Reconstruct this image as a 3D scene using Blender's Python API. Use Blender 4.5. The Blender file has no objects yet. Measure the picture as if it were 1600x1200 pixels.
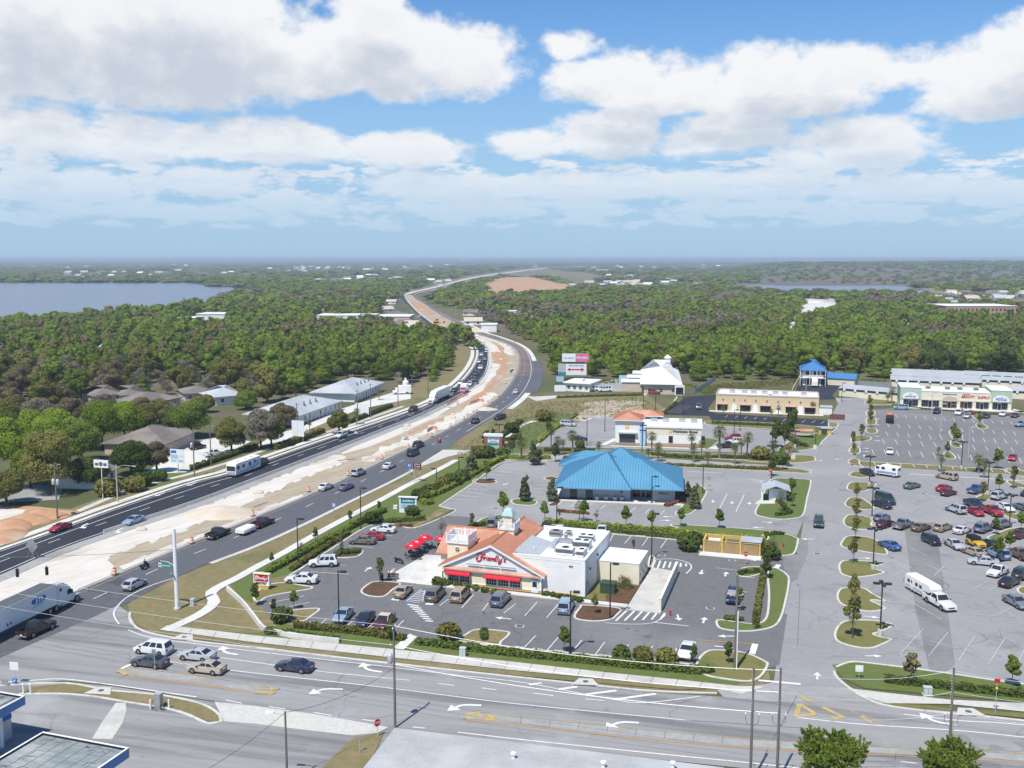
import bpy,math,random
import numpy as np
from mathutils import Vector,Matrix
random.seed(7)
SC=bpy.context.scene
COL=SC.collection
R=math.radians
# ------------------------------------------------------------------ camera
FPX,CAMH,VH=1550.0,50.0,404.0
PITCH=math.atan((600-VH)/FPX)
cam_d=bpy.data.cameras.new('camera');cam=bpy.data.objects.new('camera',cam_d);COL.objects.link(cam)
cam.location=(0,0,CAMH);cam.rotation_euler=(math.pi/2-PITCH,0,0)
cam_d.sensor_width=36;cam_d.lens=FPX/1600*36;cam_d.clip_start=1;cam_d.clip_end=90000
SC.camera=cam
# ------------------------------------------------------------------ exposure, sun, sky
SC.view_settings.view_transform='Standard';SC.view_settings.look='None'
SC.view_settings.exposure=0.22;SC.view_settings.gamma=1.0
SUN_EL=R(60);sun_h=Vector((-0.47,-0.88,0)).normalized()
to_sun=Vector((sun_h.x*math.cos(SUN_EL),sun_h.y*math.cos(SUN_EL),math.sin(SUN_EL)))
sd=bpy.data.lights.new('sun','SUN');sd.energy=4.6;sd.angle=R(0.55);sd.color=(1.0,0.95,0.87)
so=bpy.data.objects.new('sun',sd);COL.objects.link(so);so.rotation_euler=to_sun.to_track_quat('Z','Y').to_euler()
W=bpy.data.worlds.new('World');SC.world=W;W.use_nodes=True
try:
 SC.cycles.use_denoising=True
 SC.cycles.max_bounces=6;SC.cycles.diffuse_bounces=3;SC.cycles.glossy_bounces=3
 SC.cycles.transmission_bounces=4;SC.cycles.volume_bounces=0
except Exception:pass
class NT:
 """small helper for building node trees"""
 def __init__(s,nt):s.nt=nt;s.n=nt.nodes;s.l=nt.links
 def node(s,t,**k):
  n=s.n.new(t)
  for a,b in k.items():setattr(n,a,b)
  return n
 def inp(s,sock,v):
  if v is None:return
  if hasattr(v,'links')or isinstance(v,bpy.types.NodeSocket):s.l.new(v,sock)
  else:sock.default_value=v
 def m(s,op,a,b=None,c=None,clamp=False):
  n=s.node('ShaderNodeMath',operation=op,use_clamp=clamp)
  for i,v in enumerate((a,b,c)):s.inp(n.inputs[i],v)
  return n.outputs[0]
 def sm(s,x,lo,hi,a=0.0,b=1.0):
  n=s.node('ShaderNodeMapRange',interpolation_type='SMOOTHSTEP')
  s.inp(n.inputs[0],x);s.inp(n.inputs[1],lo);s.inp(n.inputs[2],hi);s.inp(n.inputs[3],a);s.inp(n.inputs[4],b)
  return n.outputs[0]
 def mix(s,f,a,b,mode='MIX'):
  n=s.node('ShaderNodeMix',data_type='RGBA',blend_type=mode)
  s.inp(n.inputs[0],f)
  for sock,v in((n.inputs[6],a),(n.inputs[7],b)):
   s.inp(sock,(v[0],v[1],v[2],1)if isinstance(v,(tuple,list))else v)
  return n.outputs[2]
 def noise(s,vec,scale,detail=5,rough=.55,dist=0.0):
  n=s.node('ShaderNodeTexNoise');s.inp(n.inputs['Vector'],vec)
  s.inp(n.inputs['Scale'],scale);n.inputs['Detail'].default_value=detail
  n.inputs['Roughness'].default_value=rough;n.inputs['Distortion'].default_value=dist
  return n.outputs[0]
 def comb(s,x,y,z=0.0):
  n=s.node('ShaderNodeCombineXYZ')
  for i,v in enumerate((x,y,z)):s.inp(n.inputs[i],v)
  return n.outputs[0]
def build_world():
 t=NT(W.node_tree);t.n.clear()
 out=t.node('ShaderNodeOutputWorld')
 sky=t.node('ShaderNodeTexSky',sky_type='NISHITA',sun_disc=False)
 sky.sun_elevation=SUN_EL;sky.sun_rotation=math.atan2(to_sun.x,to_sun.y)%(2*math.pi)
 sky.air_density=1.0;sky.dust_density=0.4;sky.ozone_density=1.5;sky.altitude=60
 tc=t.node('ShaderNodeTexCoord');sep=t.node('ShaderNodeSeparateXYZ');t.l.new(tc.outputs['Generated'],sep.inputs[0])
 x,y,z=sep.outputs
 az=t.m('ARCTAN2',x,y);el=t.m('ARCSINE',z)
 g=bpy.data.node_groups.new('cloud_thickness','ShaderNodeTree')
 g.interface.new_socket('az',in_out='INPUT',socket_type='NodeSocketFloat')
 g.interface.new_socket('el',in_out='INPUT',socket_type='NodeSocketFloat')
 g.interface.new_socket('d',in_out='OUTPUT',socket_type='NodeSocketFloat')
 q=NT(g);gi=q.node('NodeGroupInput');go=q.node('NodeGroupOutput');A,E=gi.outputs[0],gi.outputs[1]
 masses=[(-18.5,10.2,9.5,5.2,2.6,1.25),(-25,10.4,7.5,5.0,2.6,1.1),(-8.5,10.4,8.0,3.7,1.9,1.15),(-3.0,10.5,4.6,2.3,1.7,1.0),(-8.6,13.6,3.2,1.6,1.3,.75),(-26.5,6.2,3.6,2.3,1.3,.95),(-20.5,5.9,4.4,1.7,1.1,.95),(-13,6.1,4.6,1.7,1.1,1.0),(-6.2,6.0,4.4,1.2,1.1,.9),(-15.5,6.2,4,1.4,1.,.85),(8.5,9.2,6.8,2.4,1.5,1.05),(14.5,9.0,6.2,2.6,1.7,1.15),(18,9.6,5.5,1.9,1.4,.85),(4.8,9.9,3.4,1.1,.9,.7),(3.2,11.6,2.0,1.2,.8,.72),(25.5,8.4,4.6,3.2,1.7,1.15),(27,10.6,3.6,1.5,1.2,.85),(5.3,6.6,3.8,2.1,1.3,1.05),(12,6.5,5.0,1.6,1.2,1.0),(18.8,5.9,5.2,1.7,1.3,1.05),(1.5,6.3,3.4,1.1,.9,.8),(-22.5,3.6,2.6,1.2,.8,.95),(-17,4.0,3.8,1.2,.9,.95),(-26.5,3.4,3.4,.9,.7,.85),(-4,3.9,5.4,1.1,.8,.9),(4.5,3.9,6.4,1.1,.8,.95),(12.5,3.9,6.0,1.2,.9,1.0),(21.5,3.6,5.2,1.1,.8,.9),(-11,3.0,5,.7,.6,.7),(27.5,3.2,5.2,.8,.6,.8),(0,2.8,8,.6,.5,.75),(15,2.7,9,.6,.5,.72),(-20,2.5,9,.6,.5,.72)]
 tot=None
 for a,e,w,hu,hd,s in masses:
  da=q.m('MULTIPLY',q.m('SUBTRACT',A,R(a)),1/R(w))
  de=q.m('SUBTRACT',E,R(e))
  up=q.m('MULTIPLY',q.m('MAXIMUM',de,0.0),1/R(hu));dn=q.m('MULTIPLY',q.m('MINIMUM',de,0.0),1/R(hd))
  dv=q.m('ADD',up,dn)
  r2=q.m('ADD',q.m('MULTIPLY',da,da),q.m('MULTIPLY',dv,dv))
  b=q.m('MULTIPLY',q.m('SUBTRACT',1.0,r2),s)
  tot=b if tot is None else q.m('SMOOTH_MAX',tot,b,.25)
 k=q.m('DIVIDE',1.0,q.m('ADD',q.m('MAXIMUM',E,0.0),.06))
 v=q.comb(q.m('MULTIPLY',A,1.0),q.m('MULTIPLY',q.m('LOGARITHM',q.m('ADD',q.m('MAXIMUM',E,0.0),.05),2.718),.32),0.0)
 n1=q.noise(v,16,8,.54,.2);n2=q.noise(v,52,8,.6,.15)
 d=q.m('ADD',tot,q.m('MULTIPLY',q.m('SUBTRACT',n1,.5),2.35))
 d=q.m('ADD',d,q.m('MULTIPLY',q.m('SUBTRACT',n2,.5),.85))
 v2=q.comb(q.m('MULTIPLY',A,1.0),q.m('MULTIPLY',E,3.2),0.0)
 n3=q.noise(v2,19,8,.6,.15)
 band=q.m('MULTIPLY',q.sm(E,R(.8),R(2.0)),q.sm(E,R(8.0),R(4.5)))
 d=q.m('MAXIMUM',d,q.m('SUBTRACT',q.m('MULTIPLY',q.m('MULTIPLY',q.m('SUBTRACT',n3,.455),6.5),band),q.m('MULTIPLY',q.m('SUBTRACT',1.0,band),2.0)))
 q.l.new(d,go.inputs[0])
 def dens(a,e):
  n=t.node('ShaderNodeGroup');n.node_tree=g;t.inp(n.inputs[0],a);t.inp(n.inputs[1],e);return n.outputs[0]
 d0=dens(az,el)
 far=t.m('MINIMUM',t.m('MAXIMUM',t.m('MULTIPLY',el,1/R(9.0)),.22),1.0)
 d1=dens(t.m('ADD',az,R(-.3)),t.m('ADD',el,t.m('MULTIPLY',far,R(.9))))
 d2=dens(t.m('ADD',az,R(-.5)),t.m('ADD',el,t.m('MULTIPLY',far,R(2.9))))
 alpha=t.sm(d0,-.06,.58)
 shade=t.m('ADD',t.m('MULTIPLY',t.m('MAXIMUM',d1,0.0),.42),t.m('MULTIPLY',t.m('MAXIMUM',d2,0.0),.62))
 lit=t.sm(shade,.12,1.25,1.0,0.0)
 ccol=t.mix(lit,(.60,.66,.75),(.97,.97,.98))
 hz=t.sm(el,R(.9),R(5.0))
 alpha=t.m('MULTIPLY',alpha,t.m('ADD',t.m('MULTIPLY',hz,.6),.36));ccol=t.mix(t.sm(el,R(1.5),R(8.5)),(.66,.78,.92),ccol)
 air=t.sm(el,R(17.0),R(-1.0),0.0,.88)
 bg1=t.node('ShaderNodeBackground');t.l.new(t.mix(air,t.mix(1.0,sky.outputs[0],(.37,.60,.82),'MULTIPLY'),(2.35,3.35,4.5)),bg1.inputs[0]);bg1.inputs[1].default_value=0.15
 bg2=t.node('ShaderNodeBackground');t.l.new(ccol,bg2.inputs[0]);bg2.inputs[1].default_value=0.84
 ms=t.node('ShaderNodeMixShader');t.l.new(alpha,ms.inputs[0]);t.l.new(bg1.outputs[0],ms.inputs[1]);t.l.new(bg2.outputs[0],ms.inputs[2])
 t.l.new(ms.outputs[0],out.inputs[0])
build_world()
# ------------------------------------------------------------------ where a point of the ground lies
cP,sP=math.cos(PITCH),math.sin(PITCH)
def G(px,py,z=0.0):
 a=(px-800)/FPX;b=-(py-600)/FPX
 d=(a,cP+b*sP,-sP+b*cP);k=(z-CAMH)/d[2]
 return Vector((d[0]*k,d[1]*k,z))
def Qp(x,y,z=0.0):
 dz=z-CAMH;zc=y*cP-dz*sP;yc=y*sP+dz*cP
 return 800+FPX*x/zc,600-FPX*yc/zc
def inpoly(x,y,poly):
 r=False;j=len(poly)-1
 for i in range(len(poly)):
  (xi,yi),(xj,yj)=poly[i],poly[j]
  if(yi>y)!=(yj>y)and x<(xj-xi)*(y-yi)/(yj-yi)+xi:r=not r
  j=i
 return r
def heading(px,py,dx,dy):
 a,b=G(px,py),G(px+dx*.3,py+dy*.3);return math.atan2(b.y-a.y,b.x-a.x)
 # ------------------------------------------------------------------ materials (all procedural)
MATS={}
def pm(name,c1,c2=None,s=1.0,rough=.8,c3=None,s3=.05,f3=(.45,.65),metal=0.0,spec=.3,obj=False,bump=0.0,stretch=None,detail=6,rot=0.0,coat=0.0,c4=None,s4=.3,f4=(.6,.75),spots=0.0,cracks=0.0):
 """principled surface whose colour wanders between c1 and c2 (fine) and c3/c4 (patches)"""
 m=bpy.data.materials.new(name);m.use_nodes=True;t=NT(m.node_tree);b=t.n['Principled BSDF']
 if obj:vec=t.node('ShaderNodeTexCoord').outputs['Object']
 else:vec=t.node('ShaderNodeNewGeometry').outputs['Position']
 if stretch or rot:
  mp=t.node('ShaderNodeMapping',vector_type='TEXTURE');t.l.new(vec,mp.inputs[0]);mp.inputs['Rotation'].default_value=(0,0,rot)
  mp.inputs['Scale'].default_value=tuple(1/v for v in(stretch or(1,1,1)));vec2=mp.outputs[0]
 else:vec2=vec
 c2=c2 or tuple(min(1,v*.82)for v in c1)
 n=t.noise(vec2,s,detail,.62);col=t.mix(t.sm(n,.3,.7),c1,c2)
 if c3:col=t.mix(t.sm(t.noise(vec2,s3,5,.6),f3[0],f3[1]),col,c3)
 if c4:col=t.mix(t.sm(t.noise(vec,s4,5,.65),f4[0],f4[1]),col,c4)
 if spots:col=t.mix(t.m('MULTIPLY',t.sm(t.noise(vec,.62,4,.7),.61,.73),spots),col,tuple(v*.45 for v in c1))
 if cracks:
  wv=t.node('ShaderNodeVectorMath',operation='ADD');t.l.new(vec,wv.inputs[0]);nz=t.node('ShaderNodeTexNoise');t.l.new(vec,nz.inputs['Vector']);nz.inputs['Scale'].default_value=.12
  sc_=t.node('ShaderNodeVectorMath',operation='SCALE');t.l.new(nz.outputs['Color'],sc_.inputs[0]);sc_.inputs['Scale'].default_value=7.0;t.l.new(sc_.outputs[0],wv.inputs[1])
  vo=t.node('ShaderNodeTexVoronoi',feature='DISTANCE_TO_EDGE');t.l.new(wv.outputs[0],vo.inputs['Vector']);vo.inputs['Scale'].default_value=.055
  col=t.mix(t.m('MULTIPLY',t.m('LESS_THAN',vo.outputs['Distance'],.0065),t.m('MULTIPLY',t.sm(t.noise(vec,.05,3),.42,.58),cracks)),col,tuple(v*.5 for v in c1))
 t.l.new(col,b.inputs['Base Color'])
 b.inputs['Roughness'].default_value=rough;b.inputs['Metallic'].default_value=metal
 b.inputs['Specular IOR Level'].default_value=spec
 if coat:b.inputs['Coat Weight'].default_value=coat;b.inputs['Coat Roughness'].default_value=.08
 if bump:
  bn=t.node('ShaderNodeBump');bn.inputs['Strength'].default_value=bump;bn.inputs['Distance'].default_value=.05
  t.l.new(t.noise(vec2,s*3,4,.6),bn.inputs['Height']);t.l.new(bn.outputs[0],b.inputs['Normal'])
 MATS[name]=m;return m
def M(n):return MATS[n]
def leaf(name,c1,c2,tr=.25):
 m=bpy.data.materials.new(name);m.use_nodes=True;t=NT(m.node_tree);t.n.remove(t.n['Principled BSDF'])
 geo=t.node('ShaderNodeNewGeometry');oi=t.node('ShaderNodeObjectInfo')
 f=t.m('ADD',t.m('MULTIPLY',geo.outputs['Random Per Island'],.65),t.m('MULTIPLY',oi.outputs['Random'],.45))
 col=t.mix(f,c1,c2)
 hs=t.node('ShaderNodeHueSaturation');hs.inputs['Hue'].default_value=.5;t.l.new(col,hs.inputs['Color'])
 t.l.new(t.m('ADD',.84,t.m('MULTIPLY',oi.outputs['Random'],.32)),hs.inputs['Value'])
 d=t.node('ShaderNodeBsdfDiffuse');t.l.new(hs.outputs[0],d.inputs[0]);tl=t.node('ShaderNodeBsdfTranslucent');t.l.new(hs.outputs[0],tl.inputs[0])
 ms=t.node('ShaderNodeMixShader');ms.inputs[0].default_value=tr
 t.l.new(d.outputs[0],ms.inputs[1]);t.l.new(tl.outputs[0],ms.inputs[2]);t.l.new(ms.outputs[0],t.n['Material Output'].inputs[0])
 MATS[name]=m;return m
pm('earth',(.12,.115,.05),(.16,.135,.068),.35,.95,(.08,.095,.036),.012,(.4,.6),c4=(.16,.13,.07),s4=.06,f4=(.6,.74))
pm('woodland_floor',(.12,.105,.06),(.16,.13,.085),.2,.95,(.09,.1,.04),.02)
pm('dry_grass',(.225,.185,.09),(.175,.15,.065),.9,.95,(.125,.135,.048),.07,(.5,.7),c4=(.27,.205,.12),s4=.16,f4=(.52,.72))
pm('lawn',(.09,.13,.03),(.125,.155,.042),1.1,.95,(.13,.14,.042),.22,(.5,.7),c4=(.16,.14,.06),s4=.5,f4=(.64,.76))
pm('island_grass',(.15,.145,.045),(.19,.165,.06),1.2,.95,(.09,.13,.025),.2,(.5,.7),c4=(.2,.16,.08),s4=.5,f4=(.62,.76))
pm('mulch',(.105,.048,.03),(.14,.075,.04),3,.95,(.07,.06,.03),.5)
pm('straw_bed',(.27,.21,.1),(.17,.14,.06),3,.95,(.12,.13,.04),.4)
pm('asphalt_new',(.024,.027,.036),(.032,.035,.044),1.5,.82,(.04,.043,.052),.05,(.5,.7))
pm('asphalt_highway',(.092,.095,.106),(.115,.117,.127),1.2,.85,(.13,.133,.145),.035,(.5,.75),c4=(.055,.06,.07),s4=.12,f4=(.62,.75),spots=.5,cracks=.5)
pm('asphalt_brown',(.17,.13,.12),(.2,.155,.145),.6,.88,(.14,.115,.11),.05)
pm('asphalt_lot',(.135,.134,.136),(.16,.158,.158),1.3,.85,(.205,.202,.198),.045,(.48,.7),c4=(.08,.08,.085),s4=.16,f4=(.6,.74),spots=.8,cracks=.3)
pm('asphalt_grey',(.255,.248,.243),(.283,.277,.272),1.1,.88,(.315,.31,.305),.04,(.45,.7),c4=(.2,.195,.192),s4=.1,f4=(.56,.72),spots=.7,cracks=.4)
pm('asphalt_mall',(.165,.158,.158),(.195,.186,.184),1.1,.88,(.22,.212,.208),.04,(.45,.7),c4=(.14,.136,.138),s4=.12,f4=(.58,.74),spots=.8,cracks=.35)
pm('asphalt_street',(.27,.262,.252),(.3,.293,.284),1.2,.87,(.165,.162,.16),.16,(.46,.66),stretch=(.09,1.5,1),rot=R(-14),c4=(.33,.335,.335),s4=.08,f4=(.55,.72),spots=.5,cracks=.4)
pm('asphalt_patch',(.21,.204,.2),(.235,.228,.224),1.2,.88,(.175,.17,.17),.1)
pm('concrete',(.56,.54,.49),(.48,.465,.42),1.6,.9,(.40,.39,.36),.18,(.5,.72))
pm('concrete_grey',(.36,.355,.335),(.30,.295,.28),1.2,.9,(.25,.245,.235),.1,(.45,.7))
pm('concrete_pale',(.66,.64,.585),(.58,.56,.51),1.2,.9,(.52,.51,.47),.15)
pm('kerb',(.60,.585,.53),(.49,.475,.43),1.3,.9,(.38,.37,.34),.4,(.55,.7))
pm('white_line',(.74,.74,.72),(.6,.6,.58),2.2,.7,(.42,.42,.41),.7,(.58,.74))
pm('faded_line',(.5,.5,.5),(.38,.385,.385),1.5,.8,(.28,.285,.29),.35,(.5,.7))
pm('yellow_line',(.55,.38,.1),(.46,.34,.12),2,.75,(.32,.29,.22),.9,(.45,.62))
pm('orange_line',(.5,.27,.08),(.42,.25,.1),2,.8)
pm('blue_line',(.3,.42,.58),(.36,.46,.6),2,.8)
pm('tar_crack',(.1,.1,.105),(.13,.13,.135),2,.9)
pm('limerock',(.66,.62,.55),(.55,.505,.44),.5,.95,(.46,.39,.31),.16,(.5,.72),c4=(.47,.36,.27),s4=.16,f4=(.62,.76),bump=.5,stretch=(.22,1,1),rot=R(57))
pm('construction_soil',(.41,.345,.255),(.34,.275,.19),.6,.95,(.5,.44,.36),.14,(.5,.66),c4=(.42,.27,.17),s4=.05,f4=(.58,.72),bump=.6,stretch=(.25,1,1),rot=R(57))
pm('orange_clay',(.42,.22,.115),(.48,.3,.18),.3,.95,(.52,.4,.29),.05,(.52,.7))
pm('lake_water',(.045,.085,.155),(.06,.1,.17),.012,.22,(.035,.07,.135),.004,stretch=(1,5,1),spec=.5)
pm('scrub',(.12,.1,.085),(.155,.125,.105),.02,.95,(.13,.125,.075),.004)
pm('field',(.17,.16,.075),(.21,.18,.1),.015,.95,(.12,.13,.05),.006)
pm('tile_orange',(.53,.265,.175),(.45,.215,.14),1.1,.8,(.6,.34,.24),.25,obj=True)
pm('tile_ridge',(.48,.22,.14),None,2,.8,obj=True)
pm('siding_white',(.80,.785,.74),(.74,.725,.68),.6,.75,obj=True)
pm('siding_cream',(.78,.70,.50),(.73,.65,.46),.8,.8,obj=True)
pm('base_yellow',(.66,.46,.2),(.58,.4,.17),1.6,.85,obj=True)
pm('trim_white',(.80,.80,.79),(.74,.74,.73),1,.55,obj=True)
pm('awning_red',(.62,.02,.035),(.54,.015,.03),1.5,.6,obj=True)
pm('letter_red',(.56,.02,.04),None,2,.45,obj=True)
pm('roof_membrane',(.74,.74,.74),(.66,.665,.67),.5,.7,(.55,.55,.55),.35,(.58,.75),obj=True)
pm('roof_gravel',(.40,.41,.405),(.34,.35,.345),3.0,.95,(.46,.47,.46),.12,obj=True,bump=.3)
pm('stucco_cream',(.74,.68,.53),(.68,.62,.48),.7,.85,obj=True)
pm('stucco_beige',(.66,.53,.335),(.60,.48,.3),.6,.85,obj=True)
pm('stucco_white',(.78,.77,.73),(.72,.71,.67),.6,.85,obj=True)
pm('stucco_tan',(.55,.46,.38),(.49,.41,.34),.8,.85,obj=True)
pm('stucco_green',(.42,.53,.42),(.38,.48,.38),.7,.85,obj=True)
pm('stucco_grey',(.43,.45,.48),(.38,.4,.43),.7,.85,obj=True)
pm('stone_pink',(.50,.32,.24),(.42,.27,.2),2,.9,obj=True)
pm('metal_blue',(.085,.26,.395),(.095,.28,.42),.4,.55,(.11,.3,.44),.15,obj=True,spec=.5)
pm('metal_blue_rib',(.055,.19,.31),(.06,.2,.33),.4,.55,obj=True,spec=.5)
pm('weathered_roof',(.27,.3,.295),(.18,.2,.2),1.3,.95,(.36,.385,.375),.3,(.45,.7),obj=True,stretch=(.5,2,1))
pm('metal_blue_deep',(.06,.19,.4),(.07,.205,.43),.6,.4,obj=True,spec=.5)
pm('metal_grey_roof',(.44,.465,.48),(.39,.415,.43),.3,.45,(.5,.52,.53),.1,obj=True,spec=.5)
pm('metal_white_roof',(.80,.80,.78),(.74,.74,.73),.3,.5,obj=True)
pm('storage_roof',(.42,.44,.45),(.37,.39,.4),.2,.5,obj=True)
pm('shingle',(.19,.16,.14),(.145,.125,.11),1.4,.9,(.23,.2,.175),.15,obj=True)
pm('glass_dark',(.018,.022,.028),(.03,.036,.045),.4,.12,obj=True,spec=.6)
pm('glass_blue',(.06,.075,.09),(.04,.05,.065),.5,.12,obj=True,spec=.6)
pm('steel',(.45,.46,.47),(.36,.37,.38),1.5,.4,obj=True,metal=.5)
pm('steel_dark',(.12,.125,.13),(.09,.095,.1),1.5,.5,obj=True)
pm('bronze',(.028,.026,.025),(.04,.037,.034),2,.5,obj=True)
pm('black',(.012,.012,.013),(.02,.02,.021),2,.5,obj=True)
pm('rubber',(.016,.016,.017),(.028,.028,.028),3,.85,obj=True)
pm('rim',(.42,.43,.44),(.3,.31,.32),3,.35,obj=True,metal=.7)
pm('galvanised',(.56,.57,.58),(.48,.49,.5),1.2,.45,obj=True,metal=.3)
pm('pole_wood',(.17,.15,.13),(.12,.105,.09),.8,.9,(.21,.19,.165),2,obj=True,stretch=(3,3,.3))
pm('pole_grey',(.33,.33,.32),(.27,.27,.26),.8,.8,obj=True)
pm('wood_fence',(.42,.29,.14),(.33,.22,.1),1.2,.85,obj=True,stretch=(6,6,.4))
pm('enclosure_yellow',(.62,.43,.12),(.56,.39,.11),.7,.85,obj=True)
pm('sign_teal',(.02,.26,.27),None,1,.5,obj=True)
pm('sign_green',(.02,.25,.15),None,1,.5,obj=True)
pm('sign_white',(.78,.79,.8),(.72,.73,.75),1,.5,obj=True)
pm('sign_red',(.55,.02,.03),None,1,.5,obj=True)
pm('sign_pink',(.62,.08,.24),(.68,.2,.34),.3,.5,obj=True)
pm('sign_blue',(.03,.15,.5),None,1,.5,obj=True)
pm('sign_paleblue',(.42,.6,.75),None,1,.5,obj=True)
pm('sign_navy',(.03,.03,.1),None,1,.5,obj=True)
pm('sign_brown',(.16,.05,.04),None,1,.5,obj=True)
pm('sign_yellow',(.75,.47,.04),None,1,.5,obj=True)
pm('sign_orange',(.75,.2,.04),(.65,.16,.03),1,.6,obj=True)
pm('brick_red',(.34,.13,.09),(.28,.1,.07),2.5,.9,obj=True)
pm('brick_pink',(.45,.27,.22),(.4,.23,.19),.1,.9,obj=True)
pm('copper_green',(.36,.55,.5),(.4,.58,.53),1,.6,obj=True)
pm('utility_green',(.035,.07,.045),(.045,.085,.055),1.2,.6,obj=True)
pm('utility_grey',(.45,.52,.5),(.4,.47,.45),1.2,.6,obj=True)
pm('skin',(.5,.3,.22),None,4,.6,obj=True)
pm('cloth_red',(.45,.05,.06),None,4,.9,obj=True)
pm('cloth_dark',(.03,.035,.06),None,4,.9,obj=True)
pm('cloth_pink',(.6,.25,.27),None,4,.9,obj=True)
pm('lamp_red',(.35,.012,.012),None,4,.25,obj=True)
pm('lamp_clear',(.62,.64,.66),None,4,.2,obj=True)
pm('bark',(.12,.095,.07),(.085,.07,.05),1.5,.95,obj=True,stretch=(4,4,.6))
pm('bark_pale',(.25,.22,.18),(.18,.155,.13),1.5,.95,obj=True,stretch=(4,4,.6))
pm('machine_yellow',(.6,.36,.03),(.5,.3,.03),1,.55,obj=True)
pm('dirt_pile',(.6,.52,.42),(.5,.42,.32),1,.95,obj=True,bump=.5)
pm('house_wall',(.62,.58,.5),(.55,.51,.44),.1,.9,obj=True)
def paint():
 m=bpy.data.materials.new('car_paint');m.use_nodes=True;t=NT(m.node_tree);b=t.n['Principled BSDF']
 oi=t.node('ShaderNodeObjectInfo');tc=t.node('ShaderNodeTexCoord')
 n=t.noise(tc.outputs['Object'],1.3,4,.6)
 t.l.new(t.mix(t.sm(n,.35,.8),oi.outputs['Color'],t.mix(.18,oi.outputs['Color'],(.3,.28,.25))),b.inputs['Base Color'])
 b.inputs['Roughness'].default_value=.32;b.inputs['Metallic'].default_value=.15;b.inputs['Coat Weight'].default_value=.6;b.inputs['Coat Roughness'].default_value=.06
 MATS['car_paint']=m
paint()
leaf('leaf_bright',(.175,.25,.03),(.29,.375,.055),.48);leaf('leaf_mid',(.14,.2,.034),(.225,.295,.056),.48);leaf('leaf_dark',(.08,.12,.03),(.135,.18,.05),.4)
leaf('leaf_olive',(.18,.18,.05),(.275,.26,.08),.46);leaf('leaf_brown',(.2,.165,.09),(.28,.225,.125),.42);leaf('leaf_grey',(.21,.19,.14),(.29,.255,.19),.42)
leaf('leaf_hedge',(.085,.125,.03),(.15,.19,.05),.3);leaf('leaf_lime',(.2,.255,.04),(.31,.35,.07),.3);leaf('leaf_magnolia',(.08,.11,.046),(.18,.185,.1),.35)
leaf('leaf_palm',(.13,.15,.05),(.22,.22,.085),.35);leaf('leaf_red',(.22,.08,.06),(.3,.15,.1),.25)
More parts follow.
